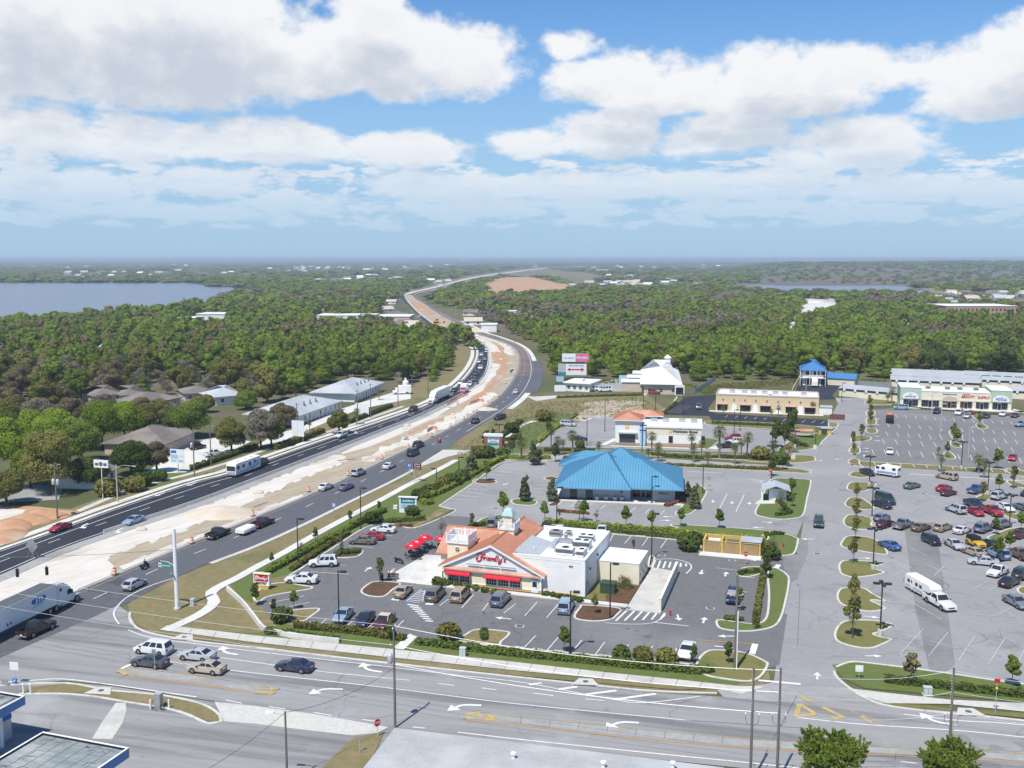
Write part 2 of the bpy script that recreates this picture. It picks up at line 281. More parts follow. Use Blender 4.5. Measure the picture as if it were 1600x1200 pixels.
# ------------------------------------------------------------------ meshes
class MB:
 """collects shapes, then links them as ONE mesh object"""
 def __init__(s):s.v=[];s.f=[];s.mi=[];s.mats=[]
 def mat(s,m):
  m=M(m)if isinstance(m,str)else m
  if m not in s.mats:s.mats.append(m)
  return s.mats.index(m)
 def add(s,vs,fs,m):
  o=len(s.v);k=s.mat(m);s.v+=[tuple(p)for p in vs]
  for f in fs:s.f.append(tuple(i+o for i in f));s.mi.append(k)
  return s
 def box(s,x0,x1,y0,y1,z0,z1,m):
  v=[(x,y,z)for z in(z0,z1)for y in(y0,y1)for x in(x0,x1)]
  return s.add(v,[(0,2,3,1),(4,5,7,6),(0,1,5,4),(2,6,7,3),(0,4,6,2),(1,3,7,5)],m)
 def prism(s,pts,z0,z1,m,top=None):
  n=len(pts)
  ar=sum(pts[i][0]*pts[(i+1)%n][1]-pts[(i+1)%n][0]*pts[i][1]for i in range(n))
  if ar<0:pts=pts[::-1]
  s.add([(p[0],p[1],z0)for p in pts]+[(p[0],p[1],z1)for p in pts],[(i,(i+1)%n,n+(i+1)%n,n+i)for i in range(n)]+[tuple(range(n-1,-1,-1))],m)
  return s.add([(p[0],p[1],z1)for p in pts],[tuple(range(n))],top or m)
 def quad(s,a,b,c,d,m):return s.add([a,b,c,d],[(0,1,2,3)],m)
 def face(s,pts,m):return s.add(pts,[tuple(range(len(pts)))],m)
 def slab(s,pts,th,m,up=(0,0,1)):
  """plate with thickness th below the polygon pts"""
  n=len(pts);u=Vector(up)*th
  v=[Vector(p)for p in pts]+[Vector(p)-u for p in pts]
  return s.add(v,[tuple(range(n)),tuple(range(2*n-1,n-1,-1))]+[(i,n+i,n+(i+1)%n,(i+1)%n)for i in range(n)],m)
 def tube(s,pts,r,m,seg=8,caps=True):
  pts=[Vector(p)for p in pts];rs=r if isinstance(r,(list,tuple))else[r]*len(pts)
  vs,fs=[],[]
  for i,p in enumerate(pts):
   d=(pts[min(i+1,len(pts)-1)]-pts[max(i-1,0)]).normalized()
   a=d.orthogonal().normalized()if abs(d.z)<.99 else Vector((1,0,0));a=(a-d*a.dot(d)).normalized();b=d.cross(a)
   if abs(d.z)<.99:
    a=d.cross(Vector((0,0,1))).normalized();b=d.cross(a)
   for k in range(seg):
    t=2*math.pi*k/seg;vs.append(p+(a*math.cos(t)+b*math.sin(t))*rs[i])
  for i in range(len(pts)-1):
   for k in range(seg):
    fs.append((i*seg+k,i*seg+(k+1)%seg,(i+1)*seg+(k+1)%seg,(i+1)*seg+k))
  if caps:fs+=[tuple(range(seg-1,-1,-1)),tuple(range((len(pts)-1)*seg,len(pts)*seg))]
  return s.add(vs,fs,m)
 def lathe(s,prof,m,c=(0,0,0),axis='z',seg=16):
  vs,fs=[],[]
  for r,h in prof:
   for k in range(seg):
    t=2*math.pi*k/seg;x,y=r*math.cos(t),r*math.sin(t)
    p=(x,y,h)if axis=='z' else((x,h,y)if axis=='y' else(h,x,y))
    vs.append((p[0]+c[0],p[1]+c[1],p[2]+c[2]))
  n=len(prof)
  for i in range(n-1):
   for k in range(seg):fs.append((i*seg+k,i*seg+(k+1)%seg,(i+1)*seg+(k+1)%seg,(i+1)*seg+k))
  fs+=[tuple(range(seg-1,-1,-1)),tuple(range((n-1)*seg,n*seg))]
  return s.add(vs,fs,m)
 def loft(s,rings,m,caps=True,closed=True):
  n=len(rings[0]);vs=[p for r in rings for p in r];fs=[]
  for i in range(len(rings)-1):
   for k in range(n if closed else n-1):fs.append((i*n+k,i*n+(k+1)%n,(i+1)*n+(k+1)%n,(i+1)*n+k))
  if caps:fs+=[tuple(range(n-1,-1,-1)),tuple(range((len(rings)-1)*n,len(rings)*n))]
  return s.add(vs,fs,m)
 def mesh(s,name,smooth=0):
  me=bpy.data.meshes.new(name);me.from_pydata(s.v,[],s.f)
  for m in s.mats:me.materials.append(m)
  me.polygons.foreach_set('material_index',s.mi)
  if smooth:
   me.polygons.foreach_set('use_smooth',[True]*len(me.polygons))
   me.set_sharp_from_angle(angle=R(smooth))
  me.update();return me
 def build(s,name,parent=None,smooth=0,loc=None,rz=0.0):
  o=bpy.data.objects.new(name,s.mesh(name,smooth));COL.objects.link(o)
  if parent:o.parent=parent
  if loc is not None:o.location=loc;o.rotation_euler.z=rz
  return o
def fixn(o):
 """consistent outward normals"""
 import bmesh
 b=bmesh.new();b.from_mesh(o.data);bmesh.ops.recalc_face_normals(b,faces=b.faces);b.to_mesh(o.data);b.free();return o
def struct(o,name=None):o['kind']='structure';return o
def stuff(o):o['kind']='stuff';return o
def tag(o,label,cat,group=None):
 o['label']=label;o['category']=cat
 if group:o['group']=group
 return o
def empty(name,loc,rz,label,cat,group=None):
 o=bpy.data.objects.new(name,None);COL.objects.link(o);o.location=loc;o.rotation_euler=(0,0,rz);o.empty_display_size=.2
 return tag(o,label,cat,group)
KIDS={}
def kids(o):
 if o.name not in KIDS:KIDS[o.name]=list(o.children)
 return KIDS[o.name]
def copy_tree(o,parent=None):
 c=o.copy();COL.objects.link(c)
 if parent:c.parent=parent
 for ch in kids(o):copy_tree(ch,c)
 return c
PROTOS=[]
class Proto:
 """one built thing; the first use moves the thing itself, later uses copy it with its parts"""
 def __init__(s,root):s.root=root;s.used=False;PROTOS.append(s);[kids(k)for k in kids(root)]
 def put(s,loc,rz=0.0,sc=1.0,label=None,group=None,color=None):
  o=s.root if not s.used else copy_tree(s.root)
  s.used=True;o.location=loc;o.rotation_euler=(0,0,rz);o.scale=(sc,sc,sc)if not isinstance(sc,tuple)else sc
  if label:o['label']=label
  if group:o['group']=group
  elif 'group' in o:del o['group']
  if color is not None:
   for ch in[o]+list(o.children):ch.color=(*color,1)
  return o
def text_mb(mb,s,size,m,place,align='CENTER',depth=.02,bold=0.0,sx=1.0):
 """lettering: flat letters with a little thickness; place maps (x, y, depth) of the text to 3D"""
 cu=bpy.data.curves.new('lettering','FONT');cu.body=s;cu.size=size;cu.align_x=align;cu.align_y='CENTER';cu.extrude=depth;cu.offset=bold;cu.resolution_u=2
 ob=bpy.data.objects.new('lettering',cu);COL.objects.link(ob)
 dg=bpy.context.evaluated_depsgraph_get();dg.update();me=ob.evaluated_get(dg).to_mesh()
 vs=[place(v.co.x*sx,v.co.y,v.co.z+depth)for v in me.vertices];fs=[tuple(p.vertices)for p in me.polygons]
 mb.add(vs,fs,m);ob.evaluated_get(dg).to_mesh_clear();bpy.data.objects.remove(ob);bpy.data.curves.remove(cu)
def catmull(p,n=6,closed=False):
 p=[Vector(q)for q in p];out=[];N=len(p)
 for i in range(N if closed else N-1):
  if closed:a,b,c,d=p[(i-1)%N],p[i],p[(i+1)%N],p[(i+2)%N]
  else:a,b,c,d=p[max(i-1,0)],p[i],p[i+1],p[min(i+2,N-1)]
  for k in range(n):
   t=k/n
   out.append(.5*((2*b)+(c-a)*t+(2*a-5*b+4*c-d)*t*t+(3*b-a-3*c+d)*t**3))
 if not closed:out.append(p[-1])
 return out
def resample(p,n):
 p=[Vector(q)for q in p];L=[0.0]
 for a,b in zip(p,p[1:]):L.append(L[-1]+(b-a).length)
 out=[];j=0
 for i in range(n):
  t=L[-1]*i/(n-1)
  while j<len(L)-2 and L[j+1]<t:j+=1
  k=(t-L[j])/max(1e-9,L[j+1]-L[j]);out.append(p[j].lerp(p[j+1],k))
 return out
def offset(p,d):
 """parallel line, d metres to the left of the direction of travel"""
 out=[]
 for i in range(len(p)):
  t=(p[min(i+1,len(p)-1)]-p[max(i-1,0)]);t.z=0;t.normalize();out.append(p[i]+Vector((-t.y,t.x,0))*d)
 return out
 # ================================================================== ground, roads, lots
def ground_poly(name,px,mat,z,smooth=False,closed_n=5):
 pts=[G(*p)for p in px]
 if smooth:pts=catmull(pts,closed_n,True)
 mb=MB();mb.face([(p.x,p.y,z)for p in pts],mat);return struct(fixup(mb.build(name)))
def fixup(o):
 for p in o.data.polygons:
  if p.normal.z<0:p.flip()
 o.data.update();return o
def band(name,left,right,mat,z,n=90,mb=None):
 a,b=resample(left,n),resample(right,n);own=mb is None;mb=mb or MB()
 for i in range(n-1):mb.quad((b[i].x,b[i].y,z),(b[i+1].x,b[i+1].y,z),(a[i+1].x,a[i+1].y,z),(a[i].x,a[i].y,z),mat)
 if own:return struct(fixup(mb.build(name)))
def pxline(px,n=6):return catmull([G(*p)for p in px],n)
mb=MB();mb.face([(-60000,-300,0),(60000,-300,0),(60000,60000,0),(-60000,60000,0)],'earth');struct(mb.build('ground'))
# --- the highway: edges read off as points of the ground
A_L=[(-220,934),(-100,893),(0,860),(75,834),(180,795),(300,755),(355,741),(400,725),(500,690),(600,657),(669,632),(693,618),(717,600),(733,583),(743,567),(747,553),(744,542),(733,534),(716,527),(693,519),(672,510),(658,500),(646,488),(634,476),(623,466),(621,461)]
A_R=[(-220,981),(-100,938),(0,899),(112,852),(300,789),(400,751),(475,722),(550,693),(600,673),(650,653),(700,629),(730,612),(745,601),(757,587),(763,571),(764,556),(761,544),(752,535),(738,529),(722,524),(704,517),(682,509),(667,499),(654,489),(642,477),(634,467),(631,460)]
C_L=[(-220,1070),(-100,1022),(0,980),(110,930),(275,860),(400,809),(500,767),(550,744),(612,714),(662,690),(712,665),(750,642),(775,625),(793,606),(805,588),(811,571),(811,556),(805,545),(793,537),(776,531),(760,526),(742,520),(725,512),(707,502),(690,493),(676,484),(662,474),(650,467),(644,461)]
C_R=[(-220,1128),(-100,1076),(0,1031),(110,984),(215,935),(285,897),(345,873),(400,852),(475,818),(550,781),(600,757),(640,736),(692,706),(725,681),(770,653),(800,633),(818,617),(828,601),(833,587),(833,572),(829,557),(821,546),(809,538),(794,532),(777,526),(758,520),(742,512),(724,504),(707,497),(691,489),(676,480),(660,470),(652,464),(649,459)]
aL,aR,cL,cR=(pxline(p)for p in(A_L,A_R,C_L,C_R))
band('construction_median',aR,cL,'construction_soil',.03,160)
band('highway_southbound',aL,aR,'asphalt_new',.05,160)
band('highway_northbound',cL,cR,'asphalt_highway',.05,160)
def nearest(line,px,py):return min(range(len(line)),key=lambda i:(Qp(line[i].x,line[i].y)[0]-px)**2+(Qp(line[i].x,line[i].y)[1]-py)**2)
b0,b1=nearest(cL,806,588),nearest(cL,676,484);e0,e1=nearest(cR,833,587),nearest(cR,691,489)
band('brown_asphalt',cL[b0:b1],cR[e0:e1],'asphalt_brown',.056,80)
band('paved_shoulder',offset(cR,-4.5)[nearest(cR,820,615):nearest(cR,832,560)],cR[nearest(cR,820,615):nearest(cR,832,560)],'asphalt_highway',.12,30)
band('far_road',pxline([(621,461),(627,457),(645,453),(690,443),(722,434),(760,428),(800,423),(850,418)]),pxline([(649,459),(662,456),(690,450),(735,438),(790,429),(830,424),(860,418.6)]),'construction_soil',.06,40)
fl,fr=pxline([(621,461),(627,457),(645,453),(690,443),(722,434),(760,428),(800,423),(850,418)]),pxline([(649,459),(662,456),(690,450),(735,438),(790,429),(830,424),(860,418.6)])
for k0,k1,mt in((.08,.3,'asphalt_highway'),(.36,.58,'limerock'),(.66,.86,'asphalt_highway')):band('far_road',[p.lerp(q,k0)for p,q in zip(resample(fl,40),resample(fr,40))],[p.lerp(q,k1)for p,q in zip(resample(fl,40),resample(fr,40))],mt,.1,40)
def offline(line,d0,d1,name,mat,z,i0=0,i1=None,n=110):
 l=line[i0:i1];return band(name,offset(l,d1),offset(l,d0),mat,z,n)
offline(aL,0,1.0,'kerb','concrete_pale',.1,0,120)
offline(aL,2.0,3.9,'pavement','concrete_pale',.09,0,122)
offline(aR,-2.6,0,'concrete_shoulder','concrete_grey',.08,0,62)
offline(aR,-1.4,0,'concrete_shoulder','concrete',.08,62,150)
offline(cL,0,.9,'concrete_shoulder','concrete_grey',.08,0,165)
offline(cR,-1.0,0,'kerb','concrete',.1,34,72)
offline(cR,-2.2,0,'kerb','concrete_pale',.1,88,165)
def median_patch(name,u0,u1,w0,w1,mat,z=.045,wob=.12,n=40,seed=1):
 a,b=resample(aR,400),resample(cL,400);rnd=random.Random(seed);A_,B_=[],[]
 for i in range(n):
  k=int((u0+(u1-u0)*i/(n-1))*399);p,q=a[k],b[k]
  e=1 if 0<i<n-1 else 0
  if e==0:m=(w0+w1)/2;A_.append(p.lerp(q,m-.02));B_.append(p.lerp(q,m+.02));continue
  A_.append(p.lerp(q,min(.98,max(.02,w0+rnd.uniform(-wob,wob)))));B_.append(p.lerp(q,min(.98,max(.02,w1+rnd.uniform(-wob,wob)))))
 mb=MB();P_,Q_=[],[]
 for i in range(n-1):
  for k in range(3):
   t=(1-math.cos(math.pi*k/3))/2;P_.append(A_[i].lerp(A_[i+1],t));Q_.append(B_[i].lerp(B_[i+1],t))
 for i in range(len(P_)-1):mb.quad((Q_[i].x,Q_[i].y,z),(Q_[i+1].x,Q_[i+1].y,z),(P_[i+1].x,P_[i+1].y,z),(P_[i].x,P_[i].y,z),mat)
 return struct(fixup(mb.build(name)))
def ufind(px):
 a=resample(aR,400);best=min(range(400),key=lambda i:abs(Qp(a[i].x,a[i].y)[0]-px)+(0 if i<260 else 500));return best/399
uA=[ufind(x)for x in(-200,130,250,330,420,520,600,680,740)]
median_patch('limerock_bed',uA[0],uA[3],.08,.66,'limerock',.046,.08,70,2)
median_patch('limerock_bed',uA[1],uA[4],.14,.5,'limerock',.05,.08,50,3)
median_patch('limerock_bed',uA[3],uA[5],.16,.5,'limerock',.054,.06,50,4)
median_patch('limerock_bed',uA[0],uA[1],.5,.97,'limerock',.066,.02,40,9)
median_patch('limerock_bed',uA[5],uA[7],.1,.34,'limerock',.046,.06,40,5)
median_patch('limerock_bed',uA[7]-.004,.40,.12,.7,'limerock',.05,.12,46,6)
median_patch('clay_bed',uA[6],uA[7],.45,.6,'orange_clay',.058,.08,24,7)
median_patch('limerock_bed',uA[5],uA[8],.6,.85,'limerock',.06,.1,40,17)
def lin(px,py):
 a=resample(aR,400);return min(range(400),key=lambda i:(Qp(a[i].x,a[i].y)[0]-px)**2+(Qp(a[i].x,a[i].y)[1]-py)**2)/399
median_patch('clay_bed',lin(764,566),lin(763,548),.1,.6,'orange_clay',.062,.1,24,8)
median_patch('limerock_bed',lin(763,552),lin(704,517),.1,.85,'limerock',.056,.08,40,10)
median_patch('clay_bed',lin(695,513),lin(664,497),.12,.5,'orange_clay',.06,.08,24,11)
median_patch('clay_bed',lin(655,490),lin(636,470),.1,.85,'orange_clay',.06,.08,24,12)
median_patch('construction_soil_track',uA[1],uA[5],.6,.86,'construction_soil',.064,.06,90,13)
median_patch('limerock_bed',uA[1],uA[4],.86,.97,'limerock',.068,.03,60,14)
# --- the cross street in front
ground_poly('cross_street',[(-420,1170),(-250,1100),(0,1029),(150,963),(185,946),(203,960),(214,980),(235,990),(300,1003),(400,1014),(600,1037),(800,1059),(950,1076),(1025,1083),(1125,1089),(1200,1088),(1345,1088),(1390,1101),(1500,1113),(1600,1125),(2000,1172),(2000,1310),(1600,1252),(1200,1205),(800,1164),(607,1140),(400,1105),(307,1092),(175,1071),(100,1064),(0,1072),(-250,1130),(-420,1200)],'asphalt_street',.06)
ground_poly('grass_verge',[(275,903),(345,874),(400,853),(475,819),(550,782),(600,758),(640,737),(692,707),(725,682),(770,654),(800,634),(820,617),(850,622),(880,617),(1010,615),(1040,640),(1000,660),(925,655),(838,700),(700,800),(640,828),(575,824),(440,915),(400,945),(470,975),(640,995),(800,1015),(1085,1042),(1200,1048),(1205,1066),(1150,1082),(1025,1079),(800,1056),(600,1034),(400,1011),(300,1000),(236,987),(214,975),(203,958),(200,945),(215,930)],'dry_grass',.02)
ground_poly('field_ground',[(822,617),(845,627),(1010,618),(1035,648),(1020,668),(960,655),(925,655),(880,665),(760,720),(692,706),(725,681),(770,653),(800,633)],'dry_grass',.025)
ground_poly('rubble_patch',[(893,655),(912,642),(935,634),(965,632),(985,636),(1000,634),(1008,640),(985,650),(975,662),(950,657),(920,658)],'construction_soil',.035,True)
ground_poly('road_base',[(1195,748),(1225,705),(1262,676),(1296,655),(1314,622),(1362,622),(1362,720),(1348,745),(1322,765),(1264,765)],'asphalt_grey',.03)
ground_poly('bare_soil_patch',[(905,632),(945,626),(1000,627),(1003,632),(960,634),(930,637)],'construction_soil',.03,True)
def ribbon(name,px,w,mat,z,n=60):
 l=pxline(px);return band(name,offset(l,w/2),offset(l,-w/2),mat,z,n)
ribbon('pavement',[(258,986),(310,962),(334,944),(332,934),(329,927),(345,916),(372,903),(400,887),(440,866),(500,832),(560,800),(600,779),(640,757),(680,737),(713,719)],1.7,'concrete_pale',.112)
ribbon('pavement',[(790,684),(800,675),(818,663),(838,658)],1.7,'concrete_pale',.1,20)
ground_poly('pavement',[(250,985),(262,978),(280,980),(400,994),(600,1014),(800,1035),(950,1052),(1050,1062),(1150,1073),(1195,1074),(1160,1085),(1120,1078),(1050,1071),(950,1062),(800,1048),(600,1027),(400,1005)],'concrete',.1)
ground_poly('concrete_apron',[(1120,1079),(1195,1070),(1222,1063),(1245,1074),(1330,1075),(1350,1085),(1390,1101),(1345,1099),(1200,1097),(1130,1090)],'concrete_grey',.075)
ground_poly('footpath',[(614,1014),(631,1016),(652,996),(640,991)],'concrete_pale',.105)
ground_poly('lawn',[(300,984),(400,990),(440,975),(640,998),(800,1018),(1085,1046),(1200,1046),(1190,1062),(1150,1070),(1050,1060),(950,1050),(800,1033),(600,1012),(400,992)],'lawn',.04)
ground_poly('lawn',[(353,905),(400,889),(500,836),(600,783),(680,741),(715,720),(750,705),(795,716),(690,792),(637,826),(570,822),(452,898),(412,905),(394,944),(372,930)],'lawn',.03)
ground_poly('lawn',[(760,690),(838,655),(845,640),(905,648),(842,692),(800,712),(755,706)],'lawn',.035)
ground_poly('lawn',[(1300,1040),(1325,1036),(1350,1036),(1475,1051),(1600,1069),(2000,1115),(2000,1160),(1600,1098),(1450,1085),(1350,1076),(1320,1062)],'lawn',.08)
ground_poly('pavement',[(1322,1076),(1380,1083),(1480,1094),(1600,1100),(2000,1147),(2000,1160),(1600,1113),(1480,1101),(1385,1100),(1350,1089)],'concrete',.1)
ground_poly('grass_verge',[(1380,1100),(1450,1103),(1483,1108),(1485,1112),(1400,1106)],'island_grass',.11)
ground_poly('grass_verge',[(1515,1110),(1600,1116),(1800,1138),(1800,1146),(1600,1123),(1525,1116)],'island_grass',.11)
ground_poly('grass_verge',[(300,999),(400,1007),(600,1029),(800,1050),(905,1061),(905,1066),(800,1056),(600,1035),(400,1012)],'dry_grass',.11)
ground_poly('grass_verge',[(925,1062),(1020,1072),(1110,1077),(1060,1079),(935,1068)],'dry_grass',.11)
ground_poly('parking_lot_east',[(1296,1052),(1320,735),(1420,735),(1600,745),(2100,775),(2100,1130),(1600,1071),(1475,1053),(1350,1037)],'asphalt_grey',.05)
ground_poly('parking_lot_strip_mall',[(1335,722),(1352,676),(1358,640),(1400,638),(1580,648),(2000,674),(2000,762),(1600,739)],'asphalt_mall',.05)
ground_poly('access_road',[(1305,622),(1420,627),(1420,633),(1350,634),(1310,632)],'concrete_grey',.06)
ground_poly('parking_lot_restaurant',[(452,900),(520,857),(575,823),(612,819),(640,827),(700,806),(730,808),(757,820),(770,838),(850,829),(956,836),(1075,846),(1095,862),(1245,866),(1226,950),(1214,1042),(1198,1045),(1087,1042),(1050,1036),(800,1013),(712,1003),(634,994),(472,974),(420,962),(398,937),(440,910)],'asphalt_lot',.05)
ground_poly('parking_lot_blue_roof',[(686,791),(791,721),(857,721),(1037,730),(1200,737),(1272,739),(1258,808),(1245,838),(1200,828),(1045,823),(875,822),(800,819),(772,810),(745,816),(730,808),(700,806),(712,797)],'asphalt_grey',.055)
ground_poly('parking_lot_bank',[(838,698),(862,676),(925,655),(960,655),(1110,662),(1200,672),(1262,678),(1285,684),(1262,705),(1235,709),(1100,706),(960,701)],'asphalt_grey',.05)
ground_poly('parking_lot_beige_building',[(1033,648),(1072,620),(1122,617),(1105,640),(1118,646),(1290,656),(1306,668),(1295,672),(1220,670),(1115,661),(1108,650)],'asphalt_new',.055)
ground_poly('parking_lot_storage',[(1236,625),(1248,600),(1262,585),(1300,585),(1316,600),(1300,618),(1306,624)],'asphalt_new',.05)
ground_poly('back_street',[(640,737),(692,703),(739,704),(800,709),(880,711),(1040,717),(1200,727),(1275,732),(1280,741),(1200,736),(1040,728),(880,720),(800,716),(722,709),(700,714)],'concrete_grey',.07)
ground_poly('driveway',[(640,736),(692,703),(738,704),(722,709),(700,714)],'concrete',.074)
ground_poly('driveway_road',[(1205,1090),(1213,1040),(1222,975),(1238,900),(1246,870),(1257,806),(1268,750),(1278,712),(1284,692),(1290,680),(1308,668),(1314,650),(1316,624),(1358,626),(1354,672),(1336,684),(1327,700),(1322,722),(1320,762),(1315,847),(1307,937),(1301,1045),(1322,1075),(1345,1090)],'asphalt_grey',.065)
ground_poly('access_road',[(1320,727),(1345,727),(1600,742),(2000,766),(2000,780),(1600,753),(1420,742),(1320,741)],'asphalt_grey',.058)
ground_poly('grass_strip',[(1335,723),(1350,720),(1600,735),(2000,760),(2000,767),(1600,742),(1345,728)],'island_grass',.08)
ground_poly('access_road',[(822,619),(838,627),(870,622),(1010,618),(1010,615.5),(870,618),(835,620)],'concrete',.06)
ground_poly('gravel_yard',[(930,612),(1005,612),(1005,596),(960,593),(935,598)],'concrete_grey',.06)
ground_poly('asphalt_patch',[(1412,817),(1462,817),(1492,1038),(1480,1050),(1452,1048),(1430,950)],'asphalt_patch',.075)
ground_poly('asphalt_patch',[(1222,866),(1246,867),(1241,842),(1262,841),(1263,862),(1246,905),(1228,915)],'asphalt_patch',.075)
ground_poly('asphalt_patch',[(1200,1040),(1215,960),(1230,960),(1218,1040)],'asphalt_lot',.075)
ground_poly('grass_verge',[(-300,950),(-100,887),(0,855),(75,829),(180,790),(300,750),(400,720),(500,685),(600,652),(669,627),(717,594),(741,565),(742,546),(722,534),(690,560),(640,610),(600,640),(500,664),(420,700),(330,728),(240,748),(110,795),(0,790),(-300,850)],'dry_grass',.02)
ground_poly('parking_lot_left',[(222,742),(300,690),(352,682),(392,690),(345,712),(290,738)],'concrete_pale',.05)
ground_poly('parking_lot_left',[(-200,752),(0,752),(98,762),(92,781),(0,786),(-200,800)],'concrete_grey',.05)
ground_poly('parking_lot_left',[(402,697),(425,680),(470,668),(530,640),(640,605),(642,623),(560,640),(500,664),(440,690)],'concrete_pale',.05)
ribbon('footpath',[(120,800),(180,775),(240,755),(300,740),(360,722),(422,701),(480,685),(535,668)],1.6,'concrete',.08)
ribbon('footpath',[(542,667),(580,653),(630,635)],1.6,'concrete',.08)
ground_poly('lawn',[(215,765),(240,742),(300,736),(280,748),(235,762)],'lawn',.045)
ground_poly('clay_bed',[(-150,795),(0,789),(60,792),(106,798),(110,806),(75,815),(0,840),(-150,880)],'orange_clay',.05)
ground_poly('limerock_bed',[(-150,800),(0,793),(40,797),(35,803),(0,813),(-150,840)],'limerock',.06)
ground_poly('service_station_apron',[(-400,1180),(-250,1096),(0,1071),(100,1066),(175,1073),(300,1092),(350,1100),(607,1140),(800,1166),(1300,1225),(1300,1500),(-500,1600)],'asphalt_street',.042)
ground_poly('concrete_apron',[(335,1097),(400,1104),(500,1118),(607,1137),(590,1146),(550,1150),(480,1142),(400,1132),(350,1128)],'concrete',.07)
ground_poly('concrete_strip',[(144,1155),(160,1128),(181,1099),(196,1099),(198,1110),(192,1130),(175,1156)],'concrete',.07)
ground_poly('lawn',[(30,1083),(50,1074),(100,1070),(145,1074),(165,1081),(250,1088),(305,1099),(330,1108),(344,1120),(340,1128),(325,1129),(300,1118),(265,1107),(200,1096),(120,1084),(50,1084)],'dry_grass',.12)
ground_poly('lawn',[(505,1200),(540,1165),(557,1152),(600,1146),(575,1200),(540,1260),(480,1250)],'dry_grass',.12)
# --- kerbed islands
def island(px,mat,smooth=True,n=5,kw=.32,h=.13,inner=None):
 pts=[G(*p)for p in px]
 if smooth:pts=catmull(pts,n,True)
 a=sum(pts[i].x*pts[(i+1)%len(pts)].y-pts[(i+1)%len(pts)].x*pts[i].y for i in range(len(pts)))
 if a<0:pts=pts[::-1]
 m=len(pts);inn=[]
 for i in range(m):
  t=(pts[(i+1)%m]-pts[i-1]);t.z=0
  if t.length<1e-6:t=Vector((1,0,0))
  t.normalize();inn.append(pts[i]+Vector((-t.y,t.x,0))*kw)
 mb=MB();z0=.02
 for i in range(m):
  j=(i+1)%m;p,q,r,s=pts[i],pts[j],inn[j],inn[i]
  mb.quad((p.x,p.y,z0),(q.x,q.y,z0),(q.x,q.y,h),(p.x,p.y,h),'kerb');mb.quad((p.x,p.y,h),(q.x,q.y,h),(r.x,r.y,h),(s.x,s.y,h),'kerb')
 struct(mb.build('kerb'))
 g=MB();g.face([(p.x,p.y,h-.01)for p in inn],mat);return struct(fixup(g.build('planted_island')))
